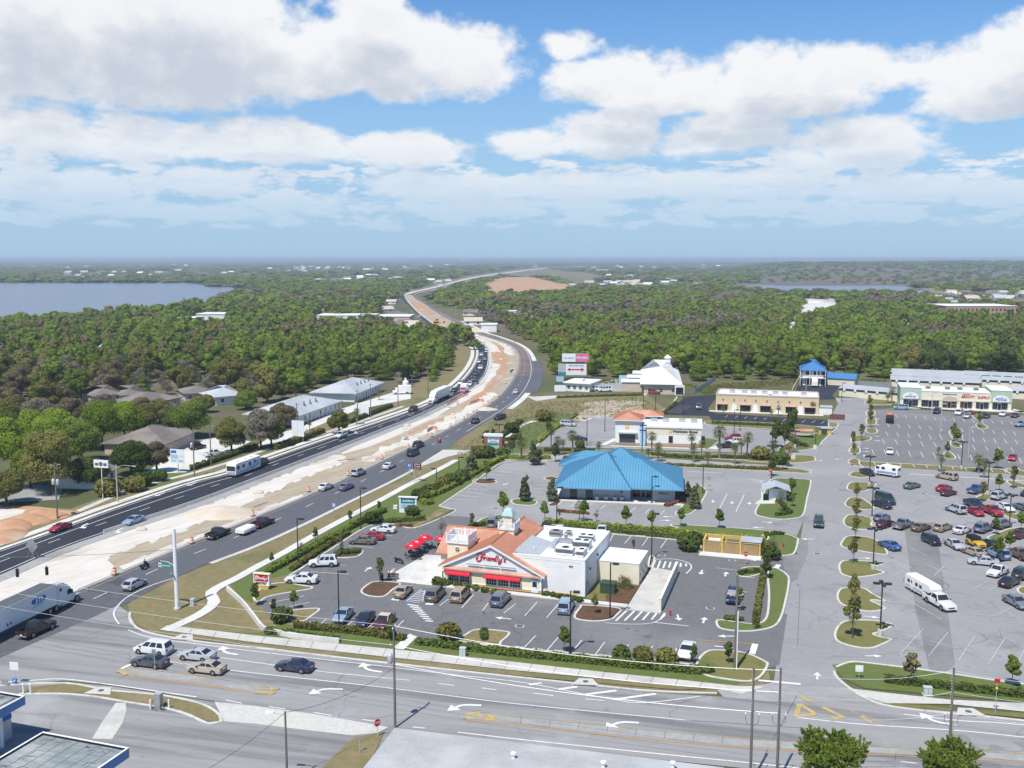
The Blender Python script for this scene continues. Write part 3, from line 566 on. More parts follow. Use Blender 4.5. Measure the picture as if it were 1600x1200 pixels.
ISL=[([(1312,975),(1328,970),(1362,970),(1392,975),(1394,980),(1378,988),(1366,992),(1380,997),(1394,1000),(1380,1008),(1362,1014),(1335,1012),(1308,1003),(1303,990)],'island_grass'),([(1310,923),(1320,919),(1350,920),(1365,929),(1384,940),(1362,939),(1384,951),(1370,956),(1345,955),(1316,946),(1307,935)],'island_grass'),([(1312,880),(1325,876),(1375,879),(1382,882),(1365,888),(1382,896),(1340,903),(1315,898),(1310,888)],'island_grass'),([(1315,846),(1322,839),(1340,838),(1370,844),(1388,865),(1370,866),(1325,858),(1313,853)],'island_grass'),([(1319,810),(1326,805),(1345,806),(1366,812),(1362,820),(1368,827),(1345,828),(1322,823),(1317,816)],'island_grass'),([(1321,784),(1328,778),(1345,778),(1358,786),(1366,795),(1350,797),(1325,793),(1319,788)],'island_grass'),([(1323,760),(1330,754),(1350,754),(1370,757),(1358,766),(1345,769),(1325,766)],'island_grass'),([(1326,741),(1335,737),(1349,739),(1358,745),(1345,747),(1328,744)],'island_grass'),([(1324,722),(1332,717),(1343,719),(1344,726),(1350,731),(1335,728)],'island_grass'),([(1326,703),(1332,698),(1342,699),(1345,706),(1340,710),(1328,709)],'island_grass'),([(1330,685),(1340,681),(1360,683),(1360,688),(1344,690),(1330,692)],'island_grass'),([(1352,671),(1362,669),(1370,671),(1370,677),(1356,677)],'island_grass'),([(1353,655),(1362,652),(1369,655),(1369,663),(1355,664)],'island_grass'),([(1353,644),(1362,641),(1368,644),(1366,650),(1355,650)],'island_grass'),([(1352,627),(1375,622),(1398,626),(1397,632),(1370,633),(1354,632)],'island_grass'),([(1474,708),(1484,706),(1494,715),(1490,718),(1476,717)],'island_grass'),([(1486,688),(1496,691),(1503,698),(1496,700),(1485,696)],'island_grass'),([(1484,673),(1498,676),(1505,683),(1495,685),(1484,680)],'island_grass'),([(1524,663),(1537,663),(1544,669),(1530,671)],'island_grass'),([(1518,648),(1530,648),(1542,652),(1526,656)],'island_grass'),([(1572,733),(1590,732),(1600,737),(1640,742),(1600,745),(1575,739)],'island_grass'),([(1524,778),(1538,772),(1552,770),(1560,776),(1545,782),(1528,783)],'island_grass'),([(1572,752),(1584,752),(1600,757),(1620,762),(1600,763),(1580,759)],'island_grass'),([(1562,801),(1575,800),(1600,808),(1640,818),(1610,818),(1580,811)],'island_grass'),([(1542,840),(1556,834),(1580,826),(1610,824),(1600,834),(1570,844),(1550,844)],'island_grass'),([(1570,856),(1590,856),(1602,862),(1590,866),(1572,864)],'island_grass'),([(1588,922),(1600,916),(1640,912),(1640,932),(1600,930)],'island_grass'),([(1180,975),(1196,965),(1200,930),(1198,895),(1206,888),(1218,890),(1232,900),(1234,912),(1229,940),(1222,965),(1210,980),(1180,987),(1150,987),(1125,983),(1118,975),(1122,969),(1150,972)],'lawn'),([(1160,888),(1178,886),(1200,888),(1198,894),(1172,902),(1153,900),(1152,895)],'lawn'),([(1192,868),(1194,845),(1192,836),(1226,835),(1246,841),(1248,846),(1244,862),(1236,868),(1215,869)],'lawn'),([(1087,1040),(1092,1028),(1104,1018),(1120,1016),(1150,1018),(1175,1024),(1196,1034),(1201,1040),(1190,1058),(1170,1066),(1130,1062),(1100,1055)],'island_grass'),([(1179,802),(1187,784),(1197,760),(1206,749),(1235,748),(1262,750),(1268,754),(1262,780),(1256,805),(1240,811),(1215,812),(1190,808)],'lawn'),([(1054,803),(1062,795),(1072,780),(1080,762),(1092,758),(1102,764),(1105,770),(1095,788),(1085,800),(1072,805)],'lawn'),([(798,783),(806,780),(820,781),(840,784),(834,790),(815,790),(802,788)],'lawn'),([(854,790),(868,783),(880,782),(872,790),(862,792)],'mulch'),([(849,748),(862,745),(875,749),(858,751)],'mulch'),([(738,752),(748,748),(770,750),(777,754),(765,757),(745,756)],'mulch'),([(745,816),(758,809),(778,805),(790,806),(792,818),(860,820),(1045,826),(1048,822),(1060,820),(1196,829),(1200,834),(1190,846),(1080,842),(956,834),(850,827),(770,836),(742,826)],'lawn'),([(1240,686),(1262,680),(1292,672),(1308,668),(1302,675),(1286,690),(1280,698),(1262,703),(1240,705),(1215,703),(1225,695)],'lawn'),([(1040,714),(1150,719),(1180,722),(1240,724),(1272,721),(1274,716),(1268,713),(1235,711),(1100,709),(960,704),(880,702),(880,710),(960,712)],'island_grass'),([(790,719),(857,720),(1037,729),(1200,737),(1264,740),(1255,734),(1200,730),(1040,724),(880,719),(800,716)],'island_grass'),([(1112,658),(1240,663),(1296,672),(1262,679),(1200,671),(1112,665)],'island_grass'),([(1295,660),(1310,662),(1307,668),(1295,667)],'dry_grass'),([(395,934),(410,918),(440,911),(478,916),(489,918),(487,921),(470,924),(440,929),(418,934),(404,942)],'island_grass'),([(430,960),(465,953),(495,951),(500,954),(490,962),(472,972),(440,968),(428,964)],'straw_bed'),([(563,925),(572,915),(588,909),(626,912),(615,922),(600,933),(575,932)],'mulch'),([(896,963),(905,950),(912,946),(968,951),(965,962),(955,969),(930,972),(903,969)],'mulch'),([(712,1002),(725,993),(745,984),(790,987),(797,992),(785,1003),(776,1009)],'straw_bed'),([(516,868),(530,862),(562,860),(568,863),(560,870),(545,872),(520,872)],'mulch'),([(1063,853),(1072,844),(1090,845),(1096,853),(1094,862),(1080,861),(1066,858)],'mulch'),([(1014,872),(1018,868),(1024,873),(1020,885),(1012,886)],'lawn'),]
for px,mt in ISL:island(px,mt)
def lipkerb(px,w=.35,h=.13,n=40):
 l=pxline(px,4);a,b=resample(offset(l,w/2),n),resample(offset(l,-w/2),n);mb=MB()
 rings=[[(b[i].x,b[i].y,.02),(b[i].x,b[i].y,h),(a[i].x,a[i].y,h),(a[i].x,a[i].y,.02)]for i in range(n)]
 mb.loft(rings,'kerb');return struct(fixn(mb.build('kerb')))
for px in([(452,900),(486,879),(520,857),(575,823),(612,819),(640,826),(665,820),(712,799),(700,795),(686,791)],[(686,791),(738,756),(791,721),(857,721)],[(472,973),(634,994)],[(712,1003),(800,1013),(1050,1036),(1088,1041)],[(838,698),(862,676),(925,655)],[(1307,1043),(1325,1036),(1350,1036),(1475,1052),(1600,1070),(1900,1105)],[(1303,1050),(1308,1060),(1330,1078),(1350,1090),(1400,1106),(1600,1127),(1900,1161)],[(203,958),(203,970),(214,982),(235,990),(300,1002),(400,1013),(600,1036),(800,1058),(950,1074),(1025,1081),(1120,1084)],[(30,1085),(50,1085),(120,1086),(200,1098),(265,1109),(300,1120),(322,1131),(342,1131),(346,1122),(330,1108),(305,1098),(250,1087),(165,1079),(100,1068),(0,1072)],[(956,835),(1070,845)],[(1420,741),(1600,752),(1900,770)],[(1345,721),(1600,736),(1900,755)]):lipkerb(px)
for px in([(186,1050),(200,1045),(300,1057),(400,1072),(428,1078),(424,1086),(400,1082),(300,1067),(200,1055)],[(718,1121),(735,1114),(770,1117),(800,1121),(1000,1142),(1170,1157),(1350,1168),(1600,1180),(1900,1210),(1900,1222),(1600,1190),(1350,1177),(1200,1170),(1000,1153),(800,1131),(730,1125)]):
 pts=[G(*p)for p in px];mb=MB();mb.prism([(p.x,p.y)for p in pts],.03,.12,'concrete_grey');struct(fixn(mb.build('traffic_separator')))
 # --- painted markings
LN=MB()
ZI=[0]
def stripe(p,q,w,m='white_line',z=.085,px=True):
 ZI[0]=(ZI[0]+1)%40;z+=ZI[0]*.00025
 a,b=(G(*p),G(*q))if px else(Vector(p),Vector(q));d=(b-a);d.z=0;d.normalize();n=Vector((-d.y,d.x,0))*(w/2)
 LN.quad(*[(v.x,v.y,z)for v in(a-n,b-n,b+n,a+n)],m)
def pathline(pts,w,m='white_line',dash=None,z=.085):
 L=[0.0]
 for a,b in zip(pts,pts[1:]):L.append(L[-1]+(b-a).length)
 o1,o2=offset(pts,w/2),offset(pts,-w/2)
 if not dash:
  for i in range(len(pts)-1):LN.quad(*[(v.x,v.y,z)for v in(o2[i],o2[i+1],o1[i+1],o1[i])],m)
  return
 N=int(L[-1]/1.5)+2;r=resample(pts,N);st=L[-1]/(N-1);o1,o2=offset(r,w/2),offset(r,-w/2)
 for i in range(N-1):
  if(i*st)%(dash[0]+dash[1])<dash[0]:LN.quad(*[(v.x,v.y,z)for v in(o2[i],o2[i+1],o1[i+1],o1[i])],m)
def mid(l,r,k,n=240):
 a,b=resample(l,n),resample(r,n);return[p.lerp(q,k)for p,q in zip(a,b)]
pathline(mid(aL,aR,.92),.2);pathline(mid(aL,aR,.5),.16,dash=(3.2,8.5));pathline(mid(aL,aR,.30)[:48],.18);pathline(mid(aL,aR,.3)[48:],.14,dash=(3,9));pathline(mid(aL,aR,.06),.16)
pathline(mid(cL,cR,.43),.16,dash=(3.2,8.5));pathline(mid(cL,cR,.86)[34:],.18);pathline(mid(cL,cR,.08),.14,'yellow_line')
pathline(pxline([(275,903),(235,916),(200,933),(182,950),(178,962),(186,976)]),.2);pathline(pxline([(200,985),(235,997),(300,1006),(400,1019),(600,1042)]),.18)
pathline(pxline([(270,1018),(400,1036),(500,1050),(640,1064)]),.16);pathline(pxline([(262,1034),(330,1044),(400,1053),(600,1075),(800,1100),(1070,1126)]),.17)
pathline(pxline([(600,1042),(680,1052)]),.15);pathline(pxline([(695,1054),(800,1065),(860,1075),(920,1087),(965,1095),(990,1099),(1030,1097),(1093,1089)]),.17)
for a,b in(((827,1071),(846,1068)),((872,1078),(902,1074)),((915,1086),(963,1080)),((960,1094),(1025,1085))):stripe(a,b,.45)
for a,b in(((833,1084),(865,1088)),((915,1093),(946,1096)),((685,1069),(710,1072)),((752,1076),(776,1079)),((420,1105),(446,1109)),((490,1114),(518,1119)),((565,1125),(592,1129)),((645,1137),(664,1139)),((1408,1191),(1432,1194)),((353,1095),(378,1100))):stripe(a,b,.17)
pathline(pxline([(715,1145),(800,1155),(1000,1176),(1200,1196),(1260,1203)]),.2);pathline(pxline([(0,1067),(50,1064),(100,1062),(175,1071),(307,1090)]),.22)
pathline(pxline([(1244,1122),(1350,1133),(1490,1142),(1600,1153),(1900,1187)]),.2);pathline(pxline([(1412,1117),(1500,1127),(1600,1134),(1900,1168)]),.2)
pathline(pxline([(200,1057),(300,1069),(400,1084),(424,1088)]),.2,'orange_line');pathline(pxline([(195,1043),(300,1055),(428,1076)]),.14,'yellow_line')
pathline(pxline([(730,1127),(800,1133),(1000,1155),(1200,1172),(1350,1179),(1600,1192)]),.2,'orange_line');pathline(pxline([(740,1112),(800,1119),(1000,1140),(1170,1155),(1350,1166),(1600,1178)]),.12,'yellow_line')
for p,q in(((180,1052),(205,1047)),((185,1048),(197,1056)),((207,1055),(218,1053)),((396,1078),(436,1078)),((398,1084),(430,1084)),((720,1119),(750,1115)),((724,1123),(775,1126)),((742,1116),(756,1126)),((760,1118),(772,1124))):stripe(p,q,.5,'yellow_line',.135)
for p,q in(((1243,1122),(1249,1101)),((1249,1101),(1275,1117)),((1247,1120),(1274,1117)),((1285,1106),(1318,1122)),((1345,1120),(1362,1131)),((1249,1089),(1268,1097)),((1299,1124),(1318,1122))):stripe(p,q,.55,'yellow_line',.09)
stripe((1318,1108),(1390,1134),.16,'yellow_line',.09);stripe((190,1046),(204,1039),.5)
stripe((1185,1064),(1251,1070),.5);stripe((1175,1023),(1180,1007),.8);stripe((1210,891),(1217,883),.8)
def arrow(px,py,hx,hy,L=3.2,w=.28,curve=0.0,m='white_line',z=.098):
 c=G(px,py);a=heading(px,py,hx,hy);f=Vector((math.cos(a),math.sin(a),0));n=Vector((-f.y,f.x,0))
 def pt(u,v):q=c+f*u+n*v;return(q.x,q.y,z)
 if not curve:
  LN.face([pt(-L/2,-w/2),pt(L/2-1,-w/2),pt(L/2-1,w/2),pt(-L/2,w/2)],m);LN.face([pt(L/2-1,-w*2),pt(L/2,0),pt(L/2-1,w*2)],m);return
 k=curve
 pl=[Vector((-L/2,0,0)),Vector((-L*.1,.04*k*L,0)),Vector((L*.12,.14*k*L,0)),Vector((L*.24,.3*k*L,0))];a_,b_=offset(pl,w/2),offset(pl,-w/2)
 for i in range(3):LN.quad(pt(b_[i].x,b_[i].y),pt(b_[i+1].x,b_[i+1].y),pt(a_[i+1].x,a_[i+1].y),pt(a_[i].x,a_[i].y),m)
 d=Vector((.55,.83*k,0));s_=Vector((-d.y,d.x,0));e=pl[-1];LN.face([pt(*(e-s_*w*2.1).xy),pt(*(e+d*L*.36).xy),pt(*(e+s_*w*2.1).xy)],m)
for px,py,cv in((513,1076,1),(728,1101,1),(972,1128,1),(575,1049,-1),(352,1022,-1),(1466,1131,-1)):arrow(px,py,-30,-3,3.6,.42,cv)
for q in((128,822),(250,773),(300,757),(290,788),(183,829),(380,755),(440,731),(505,706),(553,676)):arrow(q[0],q[1],-30,11,3.4,.4,.9 if q[1]>780 or q[0]>430 else 0)
for i in range(8):
 p=(783+36*i,966+3.2*i)
for a,b in(((740,930),(721,951)),((763,943),(754,955)),((806,944),(787,959)),((839,942),(820,963)),((872,945),(854,966)),((911,945),(898,958)),((631,970),(620,981)),((510,968),(497,979)),((550,972),(538,982)),((584,974),(570,985)),((714,980),(697,994)),((837,994),(818,1014)),((872,997),(854,1018)),((909,1001),(892,1022)),((945,1004),(930,1024)),((982,1008),(971,1026)),((1020,1010),(1007,1029)),((1058,1013),(1046,1035)),((987,837),(976,850)),((1013,840),(1003,854)),((1042,843),(1032,857)),((959,835),(953,846)),((482,881),(540,884)),((485,894),(545,898)),((480,906),(503,908)),((425,942),(475,932)),((430,953),(484,942)),((505,872),(545,873)),((545,853),(585,857)),((560,845),(596,848)),((575,836),(612,838)),((592,829),(622,832)),((1155,925),(1168,926)),((1150,948),(1162,949)),((1119,888),(1152,892)),((1152,901),(1180,904))):stripe(a,b,.13)
for i in range(8):stripe((636.5+4.0*i,945+3.7*i),(654.5+3.2*i,948+3.4*i),.38)
for a,b in(((658,922),(635,940)),((664,923),(660,941)),((635,940),(656,943)),((702,936),(687,947))):stripe(a,b,.22,'blue_line')
for i in range(6):stripe((656-3.4*i,924+2.8*i),(665-1.5*i,926+2.8*i),.2)
for i in range(6):stripe((979+12*i,955+.7*i),(962+14*i,971-.5*i),.3)
for i in range(7):stripe((1024+8*i,876+.9*i),(1018+9*i,890-.7*i),.3)
pathline(pxline([(945,974),(985,976),(1020,974),(1040,962)]),.15);stripe((1020,973),(1076,979),.2);stripe((1088,1001),(1178,1007),.2,'orange_line');stripe((1150,884),(1205,883),.2,'orange_line')
pathline(pxline([(1022,875),(1050,874),(1075,880),(1080,888),(1072,897)]),.2)
for q in((1060,966,2,6),(1100,970,2,-6),(1096,895,-3,8),(1134,898,3,-8),(575,890,12,-8),(612,893,-12,9),(1131,1012,9,1),(1135,995,-9,0),(1183,876,-9,0),(786,967,-9,-1),(1262,843,-9,0)):arrow(*q,L=2.4)
for q in((618,937),(671,944)):stripe((q[0]-6,q[1]),(q[0]+6,q[1]+1),.8)
def stops(lst):
 for a,b in lst:
  p,q=G(*a),G(*b);d=(q-p);d.z=0;d.normalize();n=Vector((-d.y,d.x,0))*.12;mb=MB()
  mb.prism([((p-n).x,(p-n).y),((q-n).x,(q-n).y),((q+n).x,(q+n).y),((p+n).x,(p+n).y)],.06,.2,'concrete');struct(mb.build('wheel_stop'))
stops([((481,973),(500,975)),((516,977),(534,979)),((555,981),(572,983)),((616,991),(634,993)),((596,988),(612,990)),((805,1012),(820,1014)),((832,1015),(848,1017)),((866,1018),(884,1020)),((900,1022),(920,1024)),((935,1025),(955,1027)),((972,1028),(990,1030)),((1010,1031),(1030,1033)),((993,838),(1008,839)),((1022,841),(1036,842)),((1048,844),(1063,845)),((968,836),(980,837)),((422,944),(428,950)),((430,952),(436,957)),((476,886),(482,882)),((468,892),(474,888))])
for i in range(9):stripe((704+8.2*i,780-5.5*i),(740+7*i,782-5.3*i),.12)
for i in range(7):stripe((757+8*i,745-5.2*i+2),(792+7.5*i,747-5.2*i+2),.12)
for i in range(8):stripe((900+23.2*i,785+2.1*i),(893+23.2*i-1,792+2.1*i),.13)if i!=3 else None
for i in range(9):stripe((828+26*i,812+1.2*i),(819+26*i,819+1.2*i),.13)
for i in range(4):stripe((826+2*i,757+6*i),(852,759+6*i),.12)
stripe((1136,772),(1124,796),.14);stripe((1163,773),(1150,800),.14);stripe((1074,737),(1128,740),.3);stripe((1173,750),(1195,752),.3)
for q in((1114,784,0,6),(1144,786,0,6),(1171,787,0,6),(1186,754,8,0),(790,757,-8,3),(1043,808,-8,0),(1040,814,8,0),(1200,817,9,1),(1184,825,-9,0)):arrow(*q,L=2.2)
for i in range(5):stripe((848+9*i,692-6*i),(868+9*i,693-6*i),.12)
for i in range(5):stripe((925,686+3*i),(950,688+3*i),.12)
for i in range(9):stripe((1060-4*i,634+1.9*i),(1082-3.6*i,635+2*i),.12)if i<6 else None
for i in range(12):stripe((1137+15.2*i,649.5+.9*i),(1133+15*i,652.5+.95*i),.13)
for i in range(9):stripe((1122+15*i,658+.8*i),(1119+15*i,660.5+.8*i),.13)
for(x0,y0,x1,y1,n,dx,dy)in((1384,647,1594,660,15,3,5),(1386,662,1600,676,14,4,6),(1384,675,1620,690,15,4,7),(1378,686,1640,704,14,5,8),(1362,702,1650,719,16,4,9),(1365,722,1650,739,15,3,5)):
 for i in range(n):
  x,y=x0+(x1-x0)*i/(n-1),y0+(y1-y0)*i/(n-1);stripe((x,y),(x+dx,y+dy),.13)
for a,b in(((1366,643),(1420,644)),((1386,645),(1600,660))):stripe(a,b,.12)
for y in(655,664,673,682,689,701,706):arrow(1350+(20 if y<690 else 3),y,8,0,2,.3)
for a,b in(((1560,960),(1600,940)),):stripe(a,b,.12,'faded_line')
for a,b in(((1443,983),(1407,1022)),((1481,989),(1450,1027)),((1523,995),(1497,1034)),((1571,997),(1544,1039)),((1605,1008),(1585,1046)),((1412,998),(1441,1006)),((1453,1002),(1485,1011)),((1500,1008),(1530,1017)),((1545,1014),(1575,1022)),((1394,924),(1470,968)),((1380,937),(1428,962)),((1385,943),(1425,943)),((1513,925),(1541,910)),((1544,924),(1565,912)),((1420,855),(1450,870)),((1440,880),(1480,896)),((1500,905),(1540,907)),((1372,767),(1402,757)),((1385,772),(1412,764)),((1395,900),(1425,886)),((1480,880),(1460,900)),((1560,950),(1600,972)),((1495,960),(1600,966))):stripe(a,b,.12,'faded_line')
for q in((1365,1026,9,0),(1362,965,9,1),(1277,1057,0,-9),(1352,873,9,0),(1310,718,-8,0),(1280,720,8,0)):arrow(*q,L=2.2,w=.25)
for a,b in(((1245,1088),(1195,1180)),((1080,1127),(1260,1139)),((820,1125),(812,1120)),((1250,920),(1246,1010))):stripe(a,b,.07,'tar_crack',.084)
for i in range(14):
 x=815+45*i;stripe((x,1122+2.25*(x-800)/25*1.0 if False else 1121+(x-800)*.095),(x-2,1131+(x-800)*.098),.05,'tar_crack',.126)
for i in range(22):
 x=300+38*i;stripe((x,984+(x-300)*.101),(x-6,995+(x-300)*.103),.06,'tar_crack',.104)
struct(fixup(LN.build('road_markings')))
for px,py in((812,979),(1110,951),(1034,868),(1144,876),(912,668),(774,795),(1457,687),(1277,866),(1443,772),(912,724),(853,727),(1413,815)):
 p=G(px,py);mb=MB();mb.box(-.6,.6,-.4,.4,.03,.085,'concrete');mb.box(-.45,.45,-.28,.28,.086,.092,'black')
 struct(mb.build('storm_drain',loc=(p.x,p.y,0),rz=R(-12)))
for px,py in((288,997),(915,1067),(1513,1114),(158,1081)):
 p=G(px,py);mb=MB();mb.prism([(-1.6,-.9),(1.6,-.9),(.8,.9),(-.8,.9)],.03,.18,'concrete');mb.box(-1.4,1.4,-.95,-.88,.05,.13,'black');mb.lathe([(.35,.181),(.35,.19)],'steel_dark')
 struct(mb.build('storm_drain',loc=(p.x,p.y,0),rz=R(-6)))
 # --- water, far fields
def tilt(px,z):return[(G(*p).x,G(*p).y,z)for p in px]
LAKE=[(-900,440),(0,440),(200,440),(312,440),(335,446),(372,450),(392,452),(380,462),(335,473),(312,480),(250,490),(212,493),(120,503),(25,508),(-200,520),(-900,560)]
LAKE2=[(1150,443),(1200,442),(1290,443.5),(1400,446),(1452,453),(1450,464),(1300,463),(1200,459),(1120,454)]
for pl in(LAKE,LAKE2):mb=MB();mb.face(tilt(pl,.4),'lake_water');struct(fixup(mb.build('lake')))
CLAY=[(750,447),(768,437),(800,431.5),(842,434),(872,441),(902,448),(890,460),(820,464),(762,466)]
FIELD=[(790,433),(806,425),(860,421),(925,427),(950,435),(910,446),(880,441),(842,433)]
SCRUB=[(1185,441),(1200,428),(1290,419),(1420,416),(1700,418),(1900,430),(1900,456),(1600,452),(1455,451),(1400,445),(1290,442)]
LOTW=[(1244,490),(1252,472),(1311,474),(1312,492),(1280,496),(1262,506),(1240,522),(1222,526),(1232,506)]
FIELDR=[(1310,474),(1340,476),(1450,481),(1455,487),(1380,484),(1310,481)]
for pl,mt,nm in((CLAY,'orange_clay','clay_field'),(FIELD,'field','field_ground'),(LOTW,'concrete_pale','gravel_lot'),(FIELDR,'field','field_ground')):ground_poly(nm,pl,mt,.3)
mb=MB();W1=[(-30,640),(0,520),(300,505),(600,480),(640,470),(600,440),(-300,433),(-900,600)]
ground_poly('woodland_floor',[(-500,700),(-500,470),(0,430),(600,412),(1000,411),(1700,411),(2100,440),(2100,585),(1600,583),(1240,586),(1100,590),(880,585),(862,560),(835,540),(770,520),(660,452),(610,465),(640,520),(708,535),(710,560),(640,612),(560,600),(480,640),(380,650),(100,660)],'woodland_floor',.01)
def ridge(name,pts,depth,mat):
 mb=MB();n=len(pts)
 rows=[[(x,y,0)for x,y,h in pts],[(x*1.03,y+depth*.35,h*.8)for x,y,h in pts],[(x*1.06,y+depth*.6,h)for x,y,h in pts],[(x*1.1,y+depth,0)for x,y,h in pts]]
 mb.loft(rows,mat,caps=False,closed=False);return struct(fixn(mb.build(name,smooth=60)))
def hill_z(X,Y):
 def s(t):t=min(1,max(0,t));return t*t*(3-2*t)
 return 27*s((Y-1750)/2700)*s((X/max(Y,1)-.2)/.09)*(1+.12*math.sin(X*.0021+1))*s((9000-Y)/3000)
hm_=MB();NX,NY=60,46;vs=[]
for j in range(NY+1):
 Y=1700*(9200/1700)**(j/NY)
 for i in range(NX+1):X=Y*(.19+.75*i/NX);z=hill_z(X,Y);vs.append((X,Y,z+.35 if z>.05 else-.3))
hm_.add(vs,[(j*(NX+1)+i,j*(NX+1)+i+1,(j+1)*(NX+1)+i+1,(j+1)*(NX+1)+i)for j in range(NY)for i in range(NX)],'scrub');struct(fixup(hm_.build('hillside',smooth=60)))
ridge('hills',[(-9000,13000,0),(-7000,12500,22),(-4500,12000,30),(-2500,12500,24),(-600,12000,38),(900,12500,30),(2500,11500,24),(4500,12000,16),(7000,11500,18),(9500,12000,0)],5000,'woodland_floor')
# ================================================================== buildings
def root_at(name,x,y,ang,label,cat,group=None):return empty(name,(x,y,.06),R(ang),label,cat,group)
def seams(mb,poly,e0,e1,sp,m,w=.05,h=.05,start=.3):
 """ribs running up the slope of a roof face, sp metres apart along its eave e0-e1"""
 P_=[Vector(p)for p in poly];o=Vector(e0);u=(Vector(e1)-o).normalized()
 nrm=Vector((0,0,0))
 for i in range(len(P_)):nrm+=(P_[i]-P_[0]).cross(P_[(i+1)%len(P_)]-P_[0])
 nrm.normalize();nrm=-nrm if nrm.z<0 else nrm
 v=nrm.cross(u);q=[((p-o).dot(u),(p-o).dot(v))for p in P_]
 lo,hi=min(a for a,b in q),max(a for a,b in q);t=lo+start
 while t<hi:
  c=[]
  for i in range(len(q)):
   (a0,b0),(a1,b1)=q[i],q[(i+1)%len(q)]
   if(a0-t)*(a1-t)<0:c.append(b0+(b1-b0)*(t-a0)/(a1-a0))
  if len(c)>=2:
   b0,b1=min(c),max(c)
   if b1-b0>.2:
    pts=[]
    for hh in(0.0,h):
     for(uu,vv)in((t-w/2,b0),(t+w/2,b0),(t+w/2,b1),(t-w/2,b1)):pts.append(o+u*uu+v*vv+nrm*(hh+.003))
    mb.add(pts,[(4,5,6,7),(0,4,7,3),(1,2,6,5),(0,1,5,4)],m)
  t+=sp
def hip(mb,x0,x1,y0,y1,ze,ra,rb,m,rib=None,sp=.55,th=.22,ridge=None,fascia=None):
 """hipped roof over a rectangle with ridge ra-rb (a point = pyramid)"""
 a,b,c,d=(x0,y0,ze),(x1,y0,ze),(x1,y1,ze),(x0,y1,ze);same=Vector(ra)==Vector(rb)
 alongx=abs(ra[0]-rb[0])>=abs(ra[1]-rb[1])
 if same:F=[([a,b,ra],a,b),([b,c,ra],b,c),([c,d,ra],c,d),([d,a,ra],d,a)]
 elif alongx:F=[([a,b,rb,ra],a,b),([b,c,rb],b,c),([c,d,ra,rb],c,d),([d,a,ra],d,a)]
 else:F=[([a,b,ra],a,b),([b,c,rb,ra],b,c),([c,d,rb],c,d),([d,a,ra,rb],d,a)]
 for poly,e0,e1 in F:
  mb.face(poly,m)
  if rib:seams(mb,poly,e0,e1,sp,rib,.15 if rib=='metal_blue_rib' else .05)
 f=fascia or m
 for p,q in((a,b),(b,c),(c,d),(d,a)):mb.quad((p[0],p[1],ze-th),(q[0],q[1],ze-th),q,p,f)
 mb.quad(d[:2]+(ze-th,),c[:2]+(ze-th,),b[:2]+(ze-th,),a[:2]+(ze-th,),f)
 if ridge:
  L=[(a,ra),(b,rb if alongx or same else ra),(c,rb),(d,ra if alongx or same else rb)]+([]if same else[(ra,rb)])
  for p,q in L:mb.tube([Vector(p)+Vector((0,0,.03)),Vector(q)+Vector((0,0,.03))],.09,ridge,6)
def window_part(root,x0,x1,z0,z1,y,nx=2,nz=2,frame='trim_white',glass='glass_dark',name='window',fw=.07,side=None):
 """framed window on a wall facing -y (or on a side wall: side=(x, sign))"""
 mb=MB()
 def bx(a0,a1,d0,d1,c0,c1,m):
  if side is None:mb.box(a0,a1,y+d0,y+d1,c0,c1,m)
  else:mb.box(*sorted((side[0]-side[1]*d0,side[0]-side[1]*d1)),a0,a1,c0,c1,m)
 bx(x0,x1,-.02,.06,z0,z1,glass)
 for a0,a1,c0,c1 in((x0-fw,x0,z0-fw,z1+fw),(x1,x1+fw,z0-fw,z1+fw),(x0,x1,z0-fw,z0),(x0,x1,z1,z1+fw)):bx(a0,a1,-.06,.06,c0,c1,frame)
 for i in range(1,nx):t=x0+(x1-x0)*i/nx;bx(t-fw*.35,t+fw*.35,-.045,.05,z0,z1,frame)
 for i in range(1,nz):t=z0+(z1-z0)*i/nz;bx(x0,x1,-.04,.05,t-fw*.3,t+fw*.3,frame)
 return mb.build(name,root)
def text_on(mb,s,size,x,z,y,m,align='CENTER',bold=0.0,sx=1.0,depth=.03):text_mb(mb,s,size,m,lambda a,b,c:(x+a,y-c,z+b),align,depth,bold,sx)
SCRIPT=[[(.9,2.2),(.45,2.45),(.4,2.75),(.9,2.95),(1.7,2.85),(2.6,2.6),(3.1,2.75)],[(2.05,2.7),(1.95,2.0),(1.75,1.0),(1.2,.45),(.55,.45),(.2,.85),(.35,1.35),(.8,1.4)],[(1.35,1.75),(2.0,1.7),(2.55,1.85)],[(2.5,.95),(2.75,1.75),(2.7,.9)],[(2.75,1.4),(3.0,1.75),(3.3,1.65)],[(3.55,1.7),(3.5,1.0),(3.75,.9)],[(3.65,2.1),(3.72,2.15)],[(4.0,1.3),(4.5,1.45),(4.45,1.75),(4.15,1.7),(4.0,1.25),(4.2,.9),(4.65,1.0)],[(4.95,1.7),(4.9,.9)],[(4.93,1.4),(5.25,1.75),(5.5,1.5),(5.45,.9)],[(6.4,1.6),(6.0,1.7),(5.8,1.25),(6.0,.9),(6.35,1.05)],[(6.65,2.7),(6.45,1.5),(6.5,.9),(6.7,.95)],[(7.25,2.75),(7.05,1.5),(7.1,.9),(7.35,.95)],[(7.65,1.7),(7.7,1.05),(8.1,1.05),(8.35,1.7)],[(8.35,1.7),(8.1,.6),(7.6,.05),(7.25,.3),(7.7,.75)],[(8.75,2.35),(8.65,2.05)],[(9.65,1.65),(9.3,1.75),(9.1,1.5),(9.45,1.25),(9.4,.95),(8.95,.95)]]
